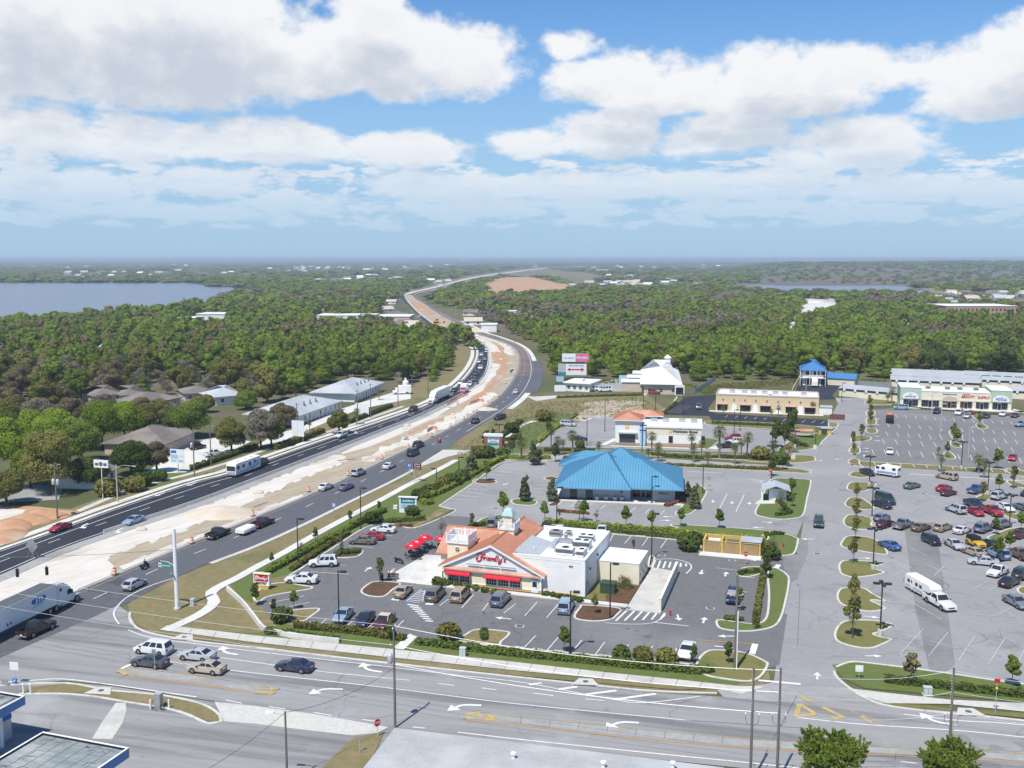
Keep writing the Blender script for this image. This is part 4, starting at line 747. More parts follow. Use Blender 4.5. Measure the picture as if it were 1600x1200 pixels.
def script(mb,x0,z0,w,y,m,r=.075,place=None):
 k=w/10
 for i,st in enumerate(SCRIPT):
  pts=[p for p in catmull([(a,0,b)for a,b in st],5)]
  mb.tube([Vector((x0+p.x*k,y,z0+p.z*k))for p in pts],r*(1.35 if i<2 else 1.0),m,6)
  # ---------------------------------------------------------------- restaurant with orange roof
def restaurant():
 r=root_at('restaurant',-10.45,148.74,-18.2,'cream restaurant with orange tile roof, red awnings and red script sign','restaurant')
 mb=MB()
 mb.prism([(0,-.1),(15.6,-.1),(15.6,1.6),(15.6,16.4),(0,16.4)],0,2.75,'siding_cream');mb.box(-2.4,0,4.4,13.6,0,3.3,'siding_cream')
 mb.add([(.0,-.28,2.95),(15.5,-.28,2.95),(7.75,-.28,6.75)],[(0,1,2)],'siding_white')
 mb.add([(-2.4,4.4,3.3),(-2.4,13.6,3.3),(-2.4,9,6.2)],[(0,2,1)],'siding_white')
 mb.box(-.06,15.66,-.16,-.09,0,.42,'base_yellow');mb.box(-.08,15.68,-.2,-.09,.42,.52,'trim_white')
 for x in(-.05,15.4):mb.box(x,x+.3,-.23,-.08,.5,2.75,'trim_white')
 for i in range(11):mb.box(.5+(i*.66),15.0-i*.66,-.3,-.27,3.05+i*.32,3.065+i*.32,'trim_white')
 fixn(mb.build('wall',r))
 k=.488
 mb=MB()
 def rz(x):return 7.1-k*abs(x-7.75)
 L=[(-.85,-.6,rz(-.85)),(7.75,-.6,7.1),(7.75,16.6,7.1),(-.85,16.6,rz(-.85))];mb.slab(L,.16,'tile_orange');seams(mb,L,L[3],L[0],.42,'tile_ridge',.07,.05)
 Rr=[(7.75,-.6,7.1),(11.1,-.6,rz(11.1)),(11.1,16.6,rz(11.1)),(7.75,16.6,7.1)];mb.slab(Rr,.16,'tile_orange');seams(mb,Rr,Rr[1],Rr[2],.42,'tile_ridge',.07,.05)
 Rf=[(11.1,-.6,rz(11.1)),(16.35,-.6,rz(16.35)),(16.35,.62,rz(16.35)),(11.1,.62,rz(11.1))];mb.slab(Rf,.16,'tile_orange')
 Cf=[(-3,3.8,3.55),(7.2,3.8,3.55),(7.2,9,6.6),(-3,9,6.6)];mb.slab(Cf,.16,'tile_orange');seams(mb,Cf,Cf[0],Cf[1],.42,'tile_ridge',.07,.05)
 Cb=[(-3,9,6.6),(7.2,9,6.6),(7.2,14.2,3.55),(-3,14.2,3.55)];mb.slab(Cb,.16,'tile_orange')
 mb.slab([(.0,-.62,2.64),(15.6,-.62,2.64),(15.6,-.2,3.0),(.0,-.2,3.0)],.1,'tile_orange')
 for a,b in(((7.75,-.62,7.14),(7.75,16.6,7.14)),((-3,9,6.65),(6.9,9,6.65))):mb.tube([a,b],.13,'tile_ridge',6)
 fixn(mb.build('roof',r))
 mb=MB()
 for s in(-1,1):
  x1=7.75+s*8.55;a,b=(7.75,6.93),(x1,rz(x1)-.15);mb.add([(a[0],-.64,a[1]),(a[0],-.58,a[1]),(b[0],-.58,b[1]),(b[0],-.64,b[1]),(a[0],-.64,a[1]-.35),(a[0],-.58,a[1]-.35),(b[0],-.58,b[1]-.3),(b[0],-.64,b[1]-.3)],[(0,3,7,4),(1,5,6,2),(4,7,6,5),(0,1,2,3),(3,2,6,7)],'trim_white')
 mb.box(-.2,15.9,-.58,.42,2.44,2.6,'trim_white');mb.box(-3.02,-2.9,3.9,14.1,3.2,3.42,'trim_white')
 fixn(mb.build('gable_trim',r))
 mb=MB();mb.box(11.0,22.2,.42,17.2,0,5.15,'siding_white')
 for a in((11.0,22.2,.38,.72),(21.9,22.24,.72,16.9),(11.0,22.2,16.9,17.24)):mb.box(*a,5.15,5.6,'siding_white');mb.box(a[0]-.03,a[1]+.03,a[2]-.03,a[3]+.03,5.6,5.68,'trim_white')
 for i in range(17):mb.box(15.9,22.23,.395,.42,.7+i*.28,.715+i*.28,'trim_white')
 mb.box(15.9,21.2,.36,.42,0,.36,'base_yellow');mb.box(21.85,22.28,.32,.42,0,5.15,'trim_white');mb.box(22.2,22.28,.4,.8,0,5.15,'trim_white')
 fixn(mb.build('service_block',r))
 mb=MB();mb.box(11.0,21.9,.74,16.9,5.15,5.2,'roof_membrane');mb.build('flat_roof',r)
 text=MB();text_on(text,'806',.42,20.1,4.55,.38,'letter_red');text.build('house_number',r)
 mb=MB();script(mb,5.3,4.05,5.0,-.36,'letter_red',.08);mb.build('sign',r)
 mb=MB()
 for i in range(3):mb.box(4.0+i*2.65,6.5+i*2.65,-.62,-.5,3.62,3.74,'steel');mb.box(5.2+i*2.65,5.26+i*2.65,-.5,-.27,3.66,3.7,'galvanised')
 mb.build('sign_light',r)
 for x0,x1 in((.85,2.35),(2.65,4.15)):window_part(r,x0,x1,.62,1.95,-.12,4,3)
 for x0,x1 in((6.95,8.55),(8.85,10.45),(10.75,12.35)):window_part(r,x0,x1,.62,1.95,-.12,4,3)
 for x0,x1 in((.45,4.45),(6.7,12.5)):
  mb=MB();mb.loft([[(x0,-.12,2.5),(x0,-1.0,1.95),(x0,-1.0,1.77),(x0,-.12,1.77)],[(x1,-.12,2.5),(x1,-1.0,1.95),(x1,-1.0,1.77),(x1,-.12,1.77)]],'awning_red',caps=True);fixn(mb.build('awning',r))
 mb=MB();mb.box(14.15,15.15,-.22,-.08,0,2.0,'trim_white');mb.box(14.3,15.0,-.25,-.2,1.0,1.8,'glass_dark');mb.box(14.9,15.0,-.28,-.24,.85,.95,'steel');mb.build('door',r)
 mb=MB();mb.box(13.9,15.3,-.4,-.1,2.28,2.38,'steel_dark');mb.build('door_light',r)
 t=MB();t.box(-.5,2.9,2.5,5.9,2.6,5.75,'siding_cream');t.box(-.7,3.1,2.3,6.1,5.75,5.95,'trim_white');tw=t.build('tower',r)
 q=MB()
 def rail(q,x0,x1,y0,y1,z0,z1,n=14):
  for a,b in(((x0,y0),(x1,y0)),((x1,y0),(x1,y1)),((x1,y1),(x0,y1)),((x0,y1),(x0,y0))):
   q.tube([(a[0],a[1],z1),(b[0],b[1],z1)],.055,'trim_white',6);q.tube([(a[0],a[1],z0+.12),(b[0],b[1],z0+.12)],.045,'trim_white',6)
   for i in range(n):f=(i+.5)/n;x,y=a[0]+(b[0]-a[0])*f,a[1]+(b[1]-a[1])*f;q.box(x-.05,x+.05,y-.05,y+.05,z0+.1,z1,'trim_white')
   for(x,y)in(a,((a[0]+b[0])/2,(a[1]+b[1])/2)):q.box(x-.09,x+.09,y-.09,y+.09,z0,z1+.28,'trim_white')
 rail(q,-.58,2.98,2.42,5.98,5.95,7.1);q.build('railing',tw)
 q=MB();q.lathe([(.42,0),(.42,.06)],'trim_white',(1.2,2.43,4.85),'y',20);q.lathe([(.33,-.03),(.33,.02)],'glass_dark',(1.2,2.42,4.85),'y',20);q.box(1.17,1.23,2.36,2.42,4.55,5.15,'trim_white');q.box(.9,1.5,2.36,2.42,4.82,4.88,'trim_white');q.build('round_window',tw)
 c=MB();c.box(6.55,9.0,7.0,9.45,6.2,7.3,'siding_cream');c.box(6.4,9.15,6.85,9.6,7.3,7.48,'trim_white');c.box(7.1,8.45,7.55,8.9,7.48,9.35,'siding_cream')
 for x in(7.06,8.35):
  for y in(7.5,8.8):c.box(x,x+.14,y,y+.14,7.48,9.35,'trim_white')
 c.box(6.95,8.6,7.4,9.05,9.3,9.45,'trim_white');cu=c.build('cupola',r)
 q=MB();rail(q,6.45,9.1,6.9,9.55,7.48,8.35,9);q.build('railing',cu)
 q=MB();q.loft([[(7.775+a*w,8.225+b*w,z)for a,b in((-1,-1),(1,-1),(1,1),(-1,1))]for w,z in((.95,9.45),(.85,9.75),(.62,10.3),(.4,10.55),(.1,10.6))],'copper_green');fixn(q.build('cupola_roof',cu))
 def unit(x,y,w,d,h,z=5.2,m='roof_membrane',fan=1):
  u=MB();u.box(x,x+w,y,y+d,z+.1,z+h,m);u.box(x-.02,x+w+.02,y-.02,y+.02,z+h*.35,z+h*.85,'steel_dark')
  for i in range(fan):cx=x+w*(i+.5)/fan;u.lathe([(min(w/fan,d)*.36,z+h),(min(w/fan,d)*.36,z+h+.06)],'black',(cx,y+d/2,0),'z',14);u.lathe([(min(w/fan,d)*.4,z+h),(min(w/fan,d)*.4,z+h+.03)],'galvanised',(cx,y+d/2,0),'z',14)
  u.build('roof_unit',r)
 unit(17.0,3.2,2.6,1.5,1.15,fan=1);unit(20.2,3.1,1.1,2.4,1.0);unit(18.6,7.0,2.6,1.8,1.35,fan=2);unit(18.4,11.6,2.4,1.2,1.0,fan=2);unit(13.2,12.6,1.9,1.6,.9,m='steel');unit(15.6,13.6,1.0,1.0,.8,m='galvanised')
 d=MB();d.box(15.6,17.8,9.6,10.3,5.25,5.85,'steel');d.box(14.9,15.6,6.2,10.3,5.25,5.75,'galvanised');d.tube([(17.8,10,5.6),(18.8,9.2,5.8),(19,8.4,5.8)],.2,'steel');d.build('roof_duct',r)
 d=MB();d.tube([(16.4,4.6,5.2),(16.4,4.6,6.0),(15.9,6.3,6.0)],.16,'galvanised');d.build('roof_pipe',r);d=MB();d.tube([(13.4,3.4,5.2),(13.4,3.4,6.2)],.07,'trim_white');d.build('roof_pipe',r);d=MB();d.lathe([(.3,5.2),(.3,5.9),(.45,6.0),(.2,6.2)],'steel',(16.2,11.9,0));d.build('roof_vent',r)
 d=MB();d.slab([(11.2,.9,6.1),(14.6,.9,5.3),(14.6,9.5,5.3),(11.2,9.5,6.1)],.3,'metal_grey_roof');fixn(d.build('roof_cricket',r))
 a=MB();a.box(22.22,28.8,8.4,15.8,0,3.3,'stucco_cream');a.box(22.2,28.85,8.35,15.85,3.3,3.4,'roof_membrane')
 for i in range(5):a.box(28.8,29.05,9.2+i*1.2,9.6+i*1.2,1.0+(i%2)*.8,1.5+(i%2)*.8,'steel')
 a.build('annex',r)
 for y,z in((3.2,3.4),(8,4.2),(12.4,3.2)):q=MB();q.box(22.2,22.45,y,y+.3,z,z+.3,'steel_dark');q.build('wall_lamp',r)
 q=MB();q.box(22.22,22.5,1.3,2.1,.5,2.0,'steel');q.tube([(22.35,1.7,2),(22.35,1.7,5.4)],.05,'steel');q.build('electric_meter',r)
 l=MB();l.prism([(29.1,-2.9),(34.1,-2.9),(33.7,16.5),(29.2,17.5)],0,.16,'concrete');l.prism([(33.75,-2.2),(34.05,-2.2),(33.65,15.8),(33.35,15.8)],.16,1.95,'stucco_cream');l.prism([(33.72,-2.25),(34.08,-2.25),(33.68,15.85),(33.32,15.85)],1.95,2.02,'trim_white')
 o=fixn(l.build('loading_ramp',None,0,r.location.copy(),R(-18.2)));tag(o,'pale concrete loading ramp with a cream side wall right of the restaurant','ramp')
 w=MB();w.prism([(-1.2,-.7),(22.3,-.7),(22.3,.35),(-1.2,.35)],0,.12,'mulch');w.prism([(-9.5,2.5),(-8.5,12.5),(-5,13),(-2.4,13),(-2.4,4.3),(-.2,4.3),(-.2,-1.9),(-7.2,-1.9)],0,.13,'concrete_pale');w.prism([(-7.2,-1.9),(29,-1.9),(29,-.7),(-7.2,-.7)],0,.125,'concrete_pale')
 struct(fixn(w.build('patio',None,0,(-10.45,148.74,.06),R(-18.2))))
 w=MB();w.prism([(22.4,.0),(29,-.7),(29,8.3),(22.4,8.3)],0,.12,'island_grass');w.prism([(25.8,-.6),(29,-.7),(29,7.9),(26.8,7.5),(26,4),(25.0,2)],.01,.135,'mulch');struct(fixn(w.build('planting_bed',None,0,(-10.45,148.74,.06),R(-18.2))))
 return r
REST=restaurant()
def rest(x,y,z=0.0):
 a=R(-18.2);return Vector((-10.45+x*math.cos(a)-y*math.sin(a),148.74+x*math.sin(a)+y*math.cos(a),.06+z))
 # ---------------------------------------------------------------- office with the blue metal roof
def blue_office():
 r=root_at('office_building',10.32,203.72,-8.8,'grey single storey office with a large bright blue metal hip roof','office')
 mb=MB()
 mb.box(0,13.4,0,18,0,2.78,'stucco_grey');mb.prism([(13.4,3.2),(19,3.2),(19,0.2),(23.6,.2),(23.6,19.5),(13.4,19.5)],0,2.75,'stucco_grey');mb.box(8,16.5,19.5,27,0,3.2,'stucco_grey');mb.box(.2,8,18,24.4,0,3.0,'stucco_white');mb.box(1.4,8,24.4,31,0,3.0,'stucco_white');mb.prism([(13.4,0),(14.4,-.3),(14.4,.4),(13.4,3.2)],0,2.75,'stucco_grey')
 fixn(mb.build('wall',r))
 m=MB();hip(m,-1.3,14.6,-2.9,20.5,3.0,(9.0,9.2,8.3),(9.0,9.2,8.3),'metal_blue','metal_blue_rib',.6);hip(m,6.0,25.4,-1.5,21.2,2.95,(10.2,9.8,7.1),(15.8,9.8,7.1),'metal_blue','metal_blue_rib',.6)
 hip(m,5.2,17.9,13.5,28.6,3.6,(11.5,21,7.3),(11.5,21,7.3),'metal_blue','metal_blue_rib',.5);hip(m,-2.6,8.5,18,25.2,3.25,(2.2,21.6,4.9),(8,21.6,4.9),'metal_blue','metal_blue_rib',.5);hip(m,-1.2,9.5,25.4,31.8,3.3,(2.6,28.6,4.8),(9,28.6,4.8),'metal_blue','metal_blue_rib',.5)
 fixn(m.build('roof',r))
 for x0,x1 in((1.9,3.3),(5.2,6.6)):window_part(r,x0,x1,.15,2.45,0,2,3,'steel_dark')
 window_part(r,14.9,16.3,.15,2.45,3.2,2,3,'steel_dark');window_part(r,17.7,18.9,.15,2.45,3.2,2,3,'steel_dark')
 d=MB();d.box(16.45,17.55,3.1,3.24,0,2.45,'trim_white');d.box(16.62,17.38,3.06,3.12,.2,2.2,'glass_dark');d.tube([(17.3,3.0,.9),(17.3,3.0,1.5)],.025,'steel');d.build('door',r)
 s=MB();text_on(s,'Roberts',.62,21.2,1.75,.16,'sign_green',bold=.015);s.build('sign',r)
 s=MB();s.lathe([(.3,0),(.3,.05)],'sign_green',(12.6,-.05,1.9),'y');s.build('emblem',r)
 for x,y in((7.2,-1.0),(9.1,-.7),(10.9,-.9),(12.3,-.7)):
  q=MB();q.box(x,x+.75,y,y+.7,0,.85,'galvanised');q.box(x-.02,x+.77,y-.03,y,.15,.7,'steel');q.lathe([(.28,.85),(.28,.9)],'steel_dark',(x+.37,y+.35,0))
  o=q.build('air_conditioner',None,0,r.matrix_basis@Vector((0,0,0)),R(-8.8));tag(o,'white outdoor air conditioning unit against the grey wall of the blue roofed office','air conditioner','air conditioners of the office')
 w=MB();w.prism([(-1,-2.3),(25,-2.6),(25,-1.2),(19.5,-1.2),(19.5,3.2),(13.8,3.2),(13.2,-1.1),(-1,-1.1)],0,.12,'concrete_pale');w.prism([(-2.5,-2.2),(-1,-2.2),(-.6,12),(0,24),(-2.2,24)],0,.12,'concrete_pale');struct(fixn(w.build('pavement',None,0,(10.32,203.72,.06),R(-8.8))))
 w=MB();w.prism([(-1,-1.1),(13.2,-1.1),(13.2,0),(-1,0)],0,.11,'mulch');w.prism([(19.5,-1.2),(27,-1.2),(27,12),(23.6,12),(23.6,.2),(19.5,.2)],0,.11,'mulch');struct(fixn(w.build('planting_bed',None,0,(10.32,203.72,.06),R(-8.8))))
 w=MB();w.box(16,18,-.9,.4,.12,.14,'sign_navy');o=w.build('door_mat',None,0,(10.32,203.72,.06),R(-8.8));tag(o,'dark blue door mat at the entrance of the blue roofed office','mat')
blue_office()
# ---------------------------------------------------------------- bank
def bank():
 r=root_at('bank_building',27.83,263.7,-10.2,'white bank with an orange tiled corner tower and blue corner post','bank')
 mb=MB();mb.box(0,6.6,0,8.5,0,6.7,'stucco_white');mb.box(7.8,22.8,1.0,15,0,4.9,'stucco_white');mb.box(6.6,8,2.4,14.5,0,4.9,'stucco_white');mb.box(7.8,22.85,.95,1.0,3.2,4.9,'stucco_cream')
 mb.box(-.06,6.66,-.06,8.5,0,.75,'stone_pink');mb.box(7.75,22.86,.93,15.05,0,.75,'stone_pink');mb.box(1,7.5,12,17,0,6.2,'stucco_white')
 fixn(mb.build('wall',r))
 m=MB();m.box(7.6,23.1,.7,15.3,4.9,5.35,'trim_white');m.box(7.9,22.8,1.0,15,5.35,5.38,'roof_membrane');m.build('flat_roof',r)
 t=MB();t.box(-.3,6.9,-.3,8.8,6.5,6.75,'trim_white');hip(t,-.7,7.3,-.7,9.2,6.95,(3.3,4.2,8.6),(3.3,4.2,8.6),'tile_orange','tile_ridge',.4,.2,'tile_ridge','trim_white');fixn(t.build('tower_roof',r))
 t=MB();hip(t,.4,12.5,11.5,17.8,6.4,(4,14.5,7.6),(9,14.5,7.6),'tile_orange','tile_ridge',.4,.2,'tile_ridge','trim_white');fixn(t.build('rear_roof',r))
 window_part(r,1.2,5.3,.35,3.1,-.02,6,2,'steel_dark','glass_blue');window_part(r,14.3,15.3,.95,2.7,1.0,1,1,'steel_dark')
 q=MB();q.box(.9,6.0,-.9,0,3.3,3.65,'galvanised');q.build('window_canopy',r)
 q=MB();q.box(6.65,8.1,-.1,1.6,0,5.2,'sign_paleblue');q.box(6.5,8.3,-.2,1.7,4.2,4.4,'sign_navy');q.box(7.3,7.45,-.15,-.1,0,5.2,'sign_blue');q.build('corner_post',r)
 for nm,x,z,w,y in(('emblem',2.65,4.6,1.05,0),('emblem',14.2,3.65,.85,.95)):
  q=MB();q.box(x,x+w,y-.08,y,z,z+w,'sign_yellow');q.box(x+w*.2,x+w*.8,y-.1,y-.08,z+w*.62,z+w*.7,'stucco_white');q.box(x+w*.3,x+w*.42,y-.1,y-.08,z+w*.2,z+w*.62,'stucco_white');q.box(x+w*.58,x+w*.7,y-.1,y-.08,z+w*.2,z+w*.62,'stucco_white');q.build(nm,r)
 q=MB();text_on(q,'Washington Mutual',.86,15.25,4.05,.9,'sign_navy','LEFT',.03,.97);q.build('sign',r)
 q=MB();q.box(22.8,22.9,5,9.5,3.5,4.2,'sign_navy');q.build('side_sign',r)
 for y in(4,8.5,12):window_part(r,y,y+1.4,.9,2.8,0,1,2,'steel_dark',side=(22.8,-1))
 for x,y in((9.2,8.5),(12.4,8.3),(16.8,8.2),(20.0,8.0)):
  q=MB();q.box(x,x+1.7,y,y+1.3,5.4,6.2,'steel');q.box(x-.03,x+1.73,y-.04,y,5.6,6.0,'galvanised');q.build('roof_unit',r)
 w=MB();w.prism([(-1,-2.6),(24,-2.6),(24,-1.1),(-1,-1.1)],0,.08,'concrete');w.prism([(-4,-1),(-2.3,-1),(.5,9),(-1.2,9)],0,.08,'concrete_pale');w.prism([(24.5,-1),(27,-2),(29.5,5),(28,6)],0,.08,'concrete_pale');struct(fixn(w.build('pavement',None,0,(27.83,263.7,.1),R(-10.2))))
 w=MB();w.prism([(-1,-1.1),(24.5,-1.1),(27.5,12),(23,15),(22.8,0),(-1,0)],0,.07,'lawn');struct(fixn(w.build('planting_bed',None,0,(27.83,263.7,.1),R(-10.2))))
bank()
# ---------------------------------------------------------------- strip mall
def strip_mall():
 r=root_at('strip_mall',131.6,332.6,-17.0,'pale green and cream strip mall with six shop fronts and white flat roof','shops')
 mb=MB();W_=34;mb.box(0,W_,1.6,14,0,5.2,'stucco_cream');mb.box(-.2,6.4,0,13.5,2.9,6.7,'stucco_green');mb.box(27.9,W_+.2,0,13.5,2.9,6.7,'stucco_green');mb.box(6.4,27.9,.25,1.7,2.9,5.7,'stucco_cream');mb.box(-.15,W_+.15,.1,.3,2.75,3.25,'stucco_cream')
 for x in(-.1,5.6,12.2,17.6,22.4,27.4,33.1):mb.box(x,x+1.0,.2,1.7,0,2.9,'stucco_cream');mb.box(x-.05,x+1.05,.12,1.7,0,.6,'stucco_white')
 fixn(mb.build('wall',r))
 m=MB();m.box(-.3,6.5,-.1,13.6,6.7,6.9,'trim_white');m.box(27.8,W_+.3,-.1,13.6,6.7,6.9,'trim_white');m.box(6.5,27.8,.15,13.6,5.7,5.85,'trim_white');m.box(6.6,27.7,1.8,13.2,5.85,5.88,'roof_membrane');fixn(m.build('flat_roof',r))
 for i,(x0,x1,gl)in enumerate(((1.0,5.5,'glass_blue'),(6.7,12.1,'glass_blue'),(13.3,17.5,'glass_dark'),(18.7,22.3,'glass_dark'),(23.5,27.3,'glass_blue'),(28.5,33.0,'glass_dark'))):
  c=(x0+x1)/2;window_part(r,x0,c-.65,.4,2.6,1.6,3,2,'galvanised',gl);window_part(r,c+.65,x1,.4,2.6,1.6,3,2,'galvanised',gl)
  d=MB();d.box(c-.6,c+.6,1.5,1.62,0,2.65,'galvanised');d.box(c-.4,c+.4,1.46,1.5,.15,2.2,'glass_dark');d.build('door',r)
 def arch(x,w,zb,zt,mt,y=-.06,nm='sign_arch'):
  pts=[(x-w/2,zb)]+[(x-w/2*math.cos(math.pi*i/14),zb+.5+(zt-zb-.5)*math.sin(math.pi*i/14))for i in range(15)]+[(x+w/2,zb)]
  q=MB();n=len(pts);q.add([(a,y,b)for a,b in pts]+[(a,y+.2,b)for a,b in pts],[tuple(range(n)),tuple(range(2*n-1,n-1,-1))]+[(i,(i+1)%n,n+(i+1)%n,n+i)for i in range(n)],mt);return fixn(q.build(nm,r))
 arch(3.1,5.0,3.1,5.2,'trim_white');arch(30.9,5.0,3.1,5.2,'trim_white');arch(15.4,4.6,2.6,4.3,'stucco_tan',-.1,'arched_canopy')
 s=MB();text_on(s,'The',.6,3.1,4.55,-.08,'steel_dark');text_on(s,'perfect tan',.78,3.1,3.85,-.08,'steel_dark',bold=.01);s.build('sign',r)
 s=MB();text_on(s,'Bodega grocery',.68,15.3,5.0,.22,'steel_dark',bold=.01);s.build('sign',r)
 s=MB();text_on(s,'SALON',.62,20.4,5.1,.22,'letter_red',bold=.01);text_on(s,'BEAUTY',1.1,20.9,4.3,.22,'letter_red',bold=.03);s.build('sign',r);s=MB();text_on(s,'SUPPLY',1.1,25.7,4.2,.22,'letter_red',bold=.03);s.build('sign',r)
 s=MB();text_on(s,'custom',.5,30.9,4.6,-.08,'sign_paleblue');text_on(s,'POOLS',1.05,30.9,3.85,-.08,'sign_blue',bold=.03);s.build('sign',r)
 for x in(13.5,14.2,16.2,16.9):q=MB();q.box(x,x+.5,1.5,1.58,1.2,1.7,'sign_yellow');q.build('window_poster',r)
 q=MB();q.box(18.75,19.6,1.48,1.56,.4,2.6,'brick_red');q.build('window_poster',r)
 for x in(8.2,14.3,18.2,23.2):q=MB();q.box(x,x+1.6,5.5,6.7,5.9,6.7,'steel');q.box(x+.2,x+1.4,5.46,5.5,6.1,6.6,'steel_dark');q.build('roof_unit',r)
 w=MB();w.prism([(-2,-2.2),(38,-2.2),(38,1.6),(-2,1.6)],0,.13,'concrete_pale');w.prism([(34.3,1.6),(38.5,-6),(40,-5),(36,6)],0,.13,'concrete_pale');struct(fixn(w.build('pavement',None,0,(131.6,332.6,.06),R(-17))))
strip_mall()
# ---------------------------------------------------------------- beige shops
def beige():
 r=root_at('shop_building',67.4,324.6,-15.9,'long beige stucco shop building with dark pink-topped openings and white roof','shops')
 mb=MB();mb.box(0,32.5,0,13.5,0,5.3,'stucco_beige');fixn(mb.build('wall',r))
 m=MB()
 for a in((-.1,32.6,-.1,.25),(-.1,.25,.25,13.5),(32.25,32.6,.25,13.5),(-.1,32.6,13.3,13.6)):m.box(*a,5.3,5.75,'stucco_tan')
 m.box(.25,32.25,.25,13.3,5.3,5.36,'roof_membrane');m.build('flat_roof',r)
 for x in(.5,7.9,14.3,22.3,28.2):
  q=MB();q.box(x,x+3.2,-.06,.1,0,2.4,'glass_dark');q.box(x+1.05,x+1.12,-.09,.1,0,2.4,'steel_dark');q.box(x+2.1,x+2.17,-.09,.1,0,2.4,'steel_dark');q.build('shop_window',r)
  q=MB();q.slab([(x-.2,-1.0,2.45),(x+3.4,-1.0,2.45),(x+3.4,0,3.0),(x-.2,0,3.0)],.12,'stone_pink');fixn(q.build('awning',r))
 for x in(5.2,12,19.2,26.2):q=MB();q.box(x,x+1.5,-.05,.05,0,2.6,'stucco_white');q.build('door',r)
 for i in range(9):q=MB();x=2.2+3.5*i;q.box(x,x+.3,-.2,0,3.6,4.1,'bronze');q.build('wall_lamp',r)
 for x in(4,8,11,14.5,18,21,27):q=MB();q.box(x,x+1.7,6,7.6,5.36,6.2,'steel');q.box(x+.1,x+1.6,5.96,6,5.6,6.0,'galvanised');q.build('roof_unit',r)
 w=MB();w.prism([(-2,-2.4),(34,-2.4),(34,-.05),(-2,-.05)],0,.1,'concrete_pale');struct(fixn(w.build('pavement',None,0,(67.4,324.6,.06),R(-15.9))))
beige()
# ---------------------------------------------------------------- generic houses with gable / hip roofs from corner points
def frame_px(a,b):
 A,B=G(*a),G(*b);u=B-A;return A,math.degrees(math.atan2(u.y,u.x)),u.length
def low_house(name,a,b,depth,hwall,hridge,wall,roof,label,cat,group=None,kind='hip',nwin=0,over=.6,inset=None,glass='glass_dark',doors=0,rib=None):
 A,ang,L=frame_px(a,b);r=root_at(name,A.x,A.y,ang,label,cat,group)
 mb=MB();mb.box(0,L,0,depth,0,hwall,wall)
 if kind=='gable':mb.add([(0,0,hwall),(0,depth,hwall),(0,depth/2,hridge-.2)],[(0,2,1)],wall);mb.add([(L,0,hwall),(L,depth,hwall),(L,depth/2,hridge-.2)],[(0,1,2)],wall)
 fixn(mb.build('wall',r));m=MB();o=over;k=inset if inset is not None else depth*.5
 if kind=='hip':hip(m,-o,L+o,-o,depth+o,hwall,(k,depth/2,hridge),(L-k,depth/2,hridge),roof,rib,1.0)
 elif kind=='gable':
  for y0 in(-o,depth+o):m.slab([(-o,y0,hwall-.1),(L+o,y0,hwall-.1),(L+o,depth/2,hridge),(-o,depth/2,hridge)],.18,roof)
 else:m.box(-o,L+o,-o,depth+o,hwall,hwall+.35,roof)
 fixn(m.build('roof',r))
 for i in range(nwin):
  x=L*(i+.5)/nwin;window_part(r,x-.55,x+.55,.9,2.1,0,1,2,'trim_white',glass)
 for i in range(doors):x=L*(i+.85)/(doors+.2);q=MB();q.box(x-.5,x+.5,-.05,.05,0,2.1,'trim_white');q.box(x-.3,x+.3,-.08,-.04,1.0,1.9,glass);q.build('door',r)
 return r,L
def house_front(o):pass
r1,L1=low_house('office_building',(463.3,665.5),(527.6,641.3),16,3.1,6.2,'stucco_white','metal_grey_roof','white office with pale grey metal hip roof behind the blank white sign board','office',None,'hip',8,1.3,9,rib='metal_grey_roof')
r2,L2=low_house('office_building',(553.8,628.5),(594.6,611.2),15,3.2,6.4,'stucco_white','metal_grey_roof','white office with pale grey metal hip roof nearest the woods','office',None,'hip',8,1.3,10,rib='metal_grey_roof')
for r,L,n in((r1,L1,3),(r2,L2,4)):
 for i in range(n):
  q=MB();x=L*(.35+.14*i);q.tube([(x,2.5,4.3),(x,2.5,5.3),(x+1.5,3.2,5.5)],.18,'steel_dark',6);q.box(x-.5,x+.5,2.0,3.2,4.0,4.5,'steel');q.build('roof_vent',r)
 q=MB()
 for i in range(12):x=L*i/11;q.box(x-.1,x+.1,-1.2,-1.0,0,3.0,'trim_white')
 q.build('porch_post',r)
q=MB()
low_house('apartment_building',(258,712),(304,691),16,3.0,6.0,'stucco_tan','shingle','long low building with brown shingle roof among green trees left of the highway','building',None,'hip',5,.8,8)
low_house('house',(150,765),(183,750),9,2.8,4.4,'stucco_white','shingle','small white building under the dark round trees by the road','house',None,'gable',2)
for i,(a,b,d,lab)in enumerate((((148,632),(192,628),14,'tan shingled house furthest left behind the bright green trees'),((192,631),(226,628),13,'middle one of the shingled houses behind the bright green trees'),((230,645),(282,634),15,'wide grey shingled house behind the bright green trees'),((290,628),(335,625),13,'brown shingled house beside the blue grey house'))):
 low_house('house',a,b,d,2.9,5.6,'stucco_tan','shingle',lab,'house','shingled houses behind the trees','hip',3,.6)
low_house('house',(337,634),(380,630),13,3.0,6.0,'stucco_white','metal_grey_roof','white house with blue grey roof and open garage left of the woods','house',None,'hip',2,.8)
rw,Lw=low_house('white_roofed_building',(1005,616),(1061,617),46,4.0,10.6,'stucco_tan','metal_white_roof','building with a large bright white gabled metal roof and a small roof turret','building',None,'hip',3,1.2,9.5)
q=MB();q.box(8.2,10.2,19,21,9.8,11.8,'trim_white');hip(q,7.9,10.5,18.7,21.3,11.8,(9.2,20,13),(9.2,20,13),'metal_white_roof');fixn(q.build('turret',rw))
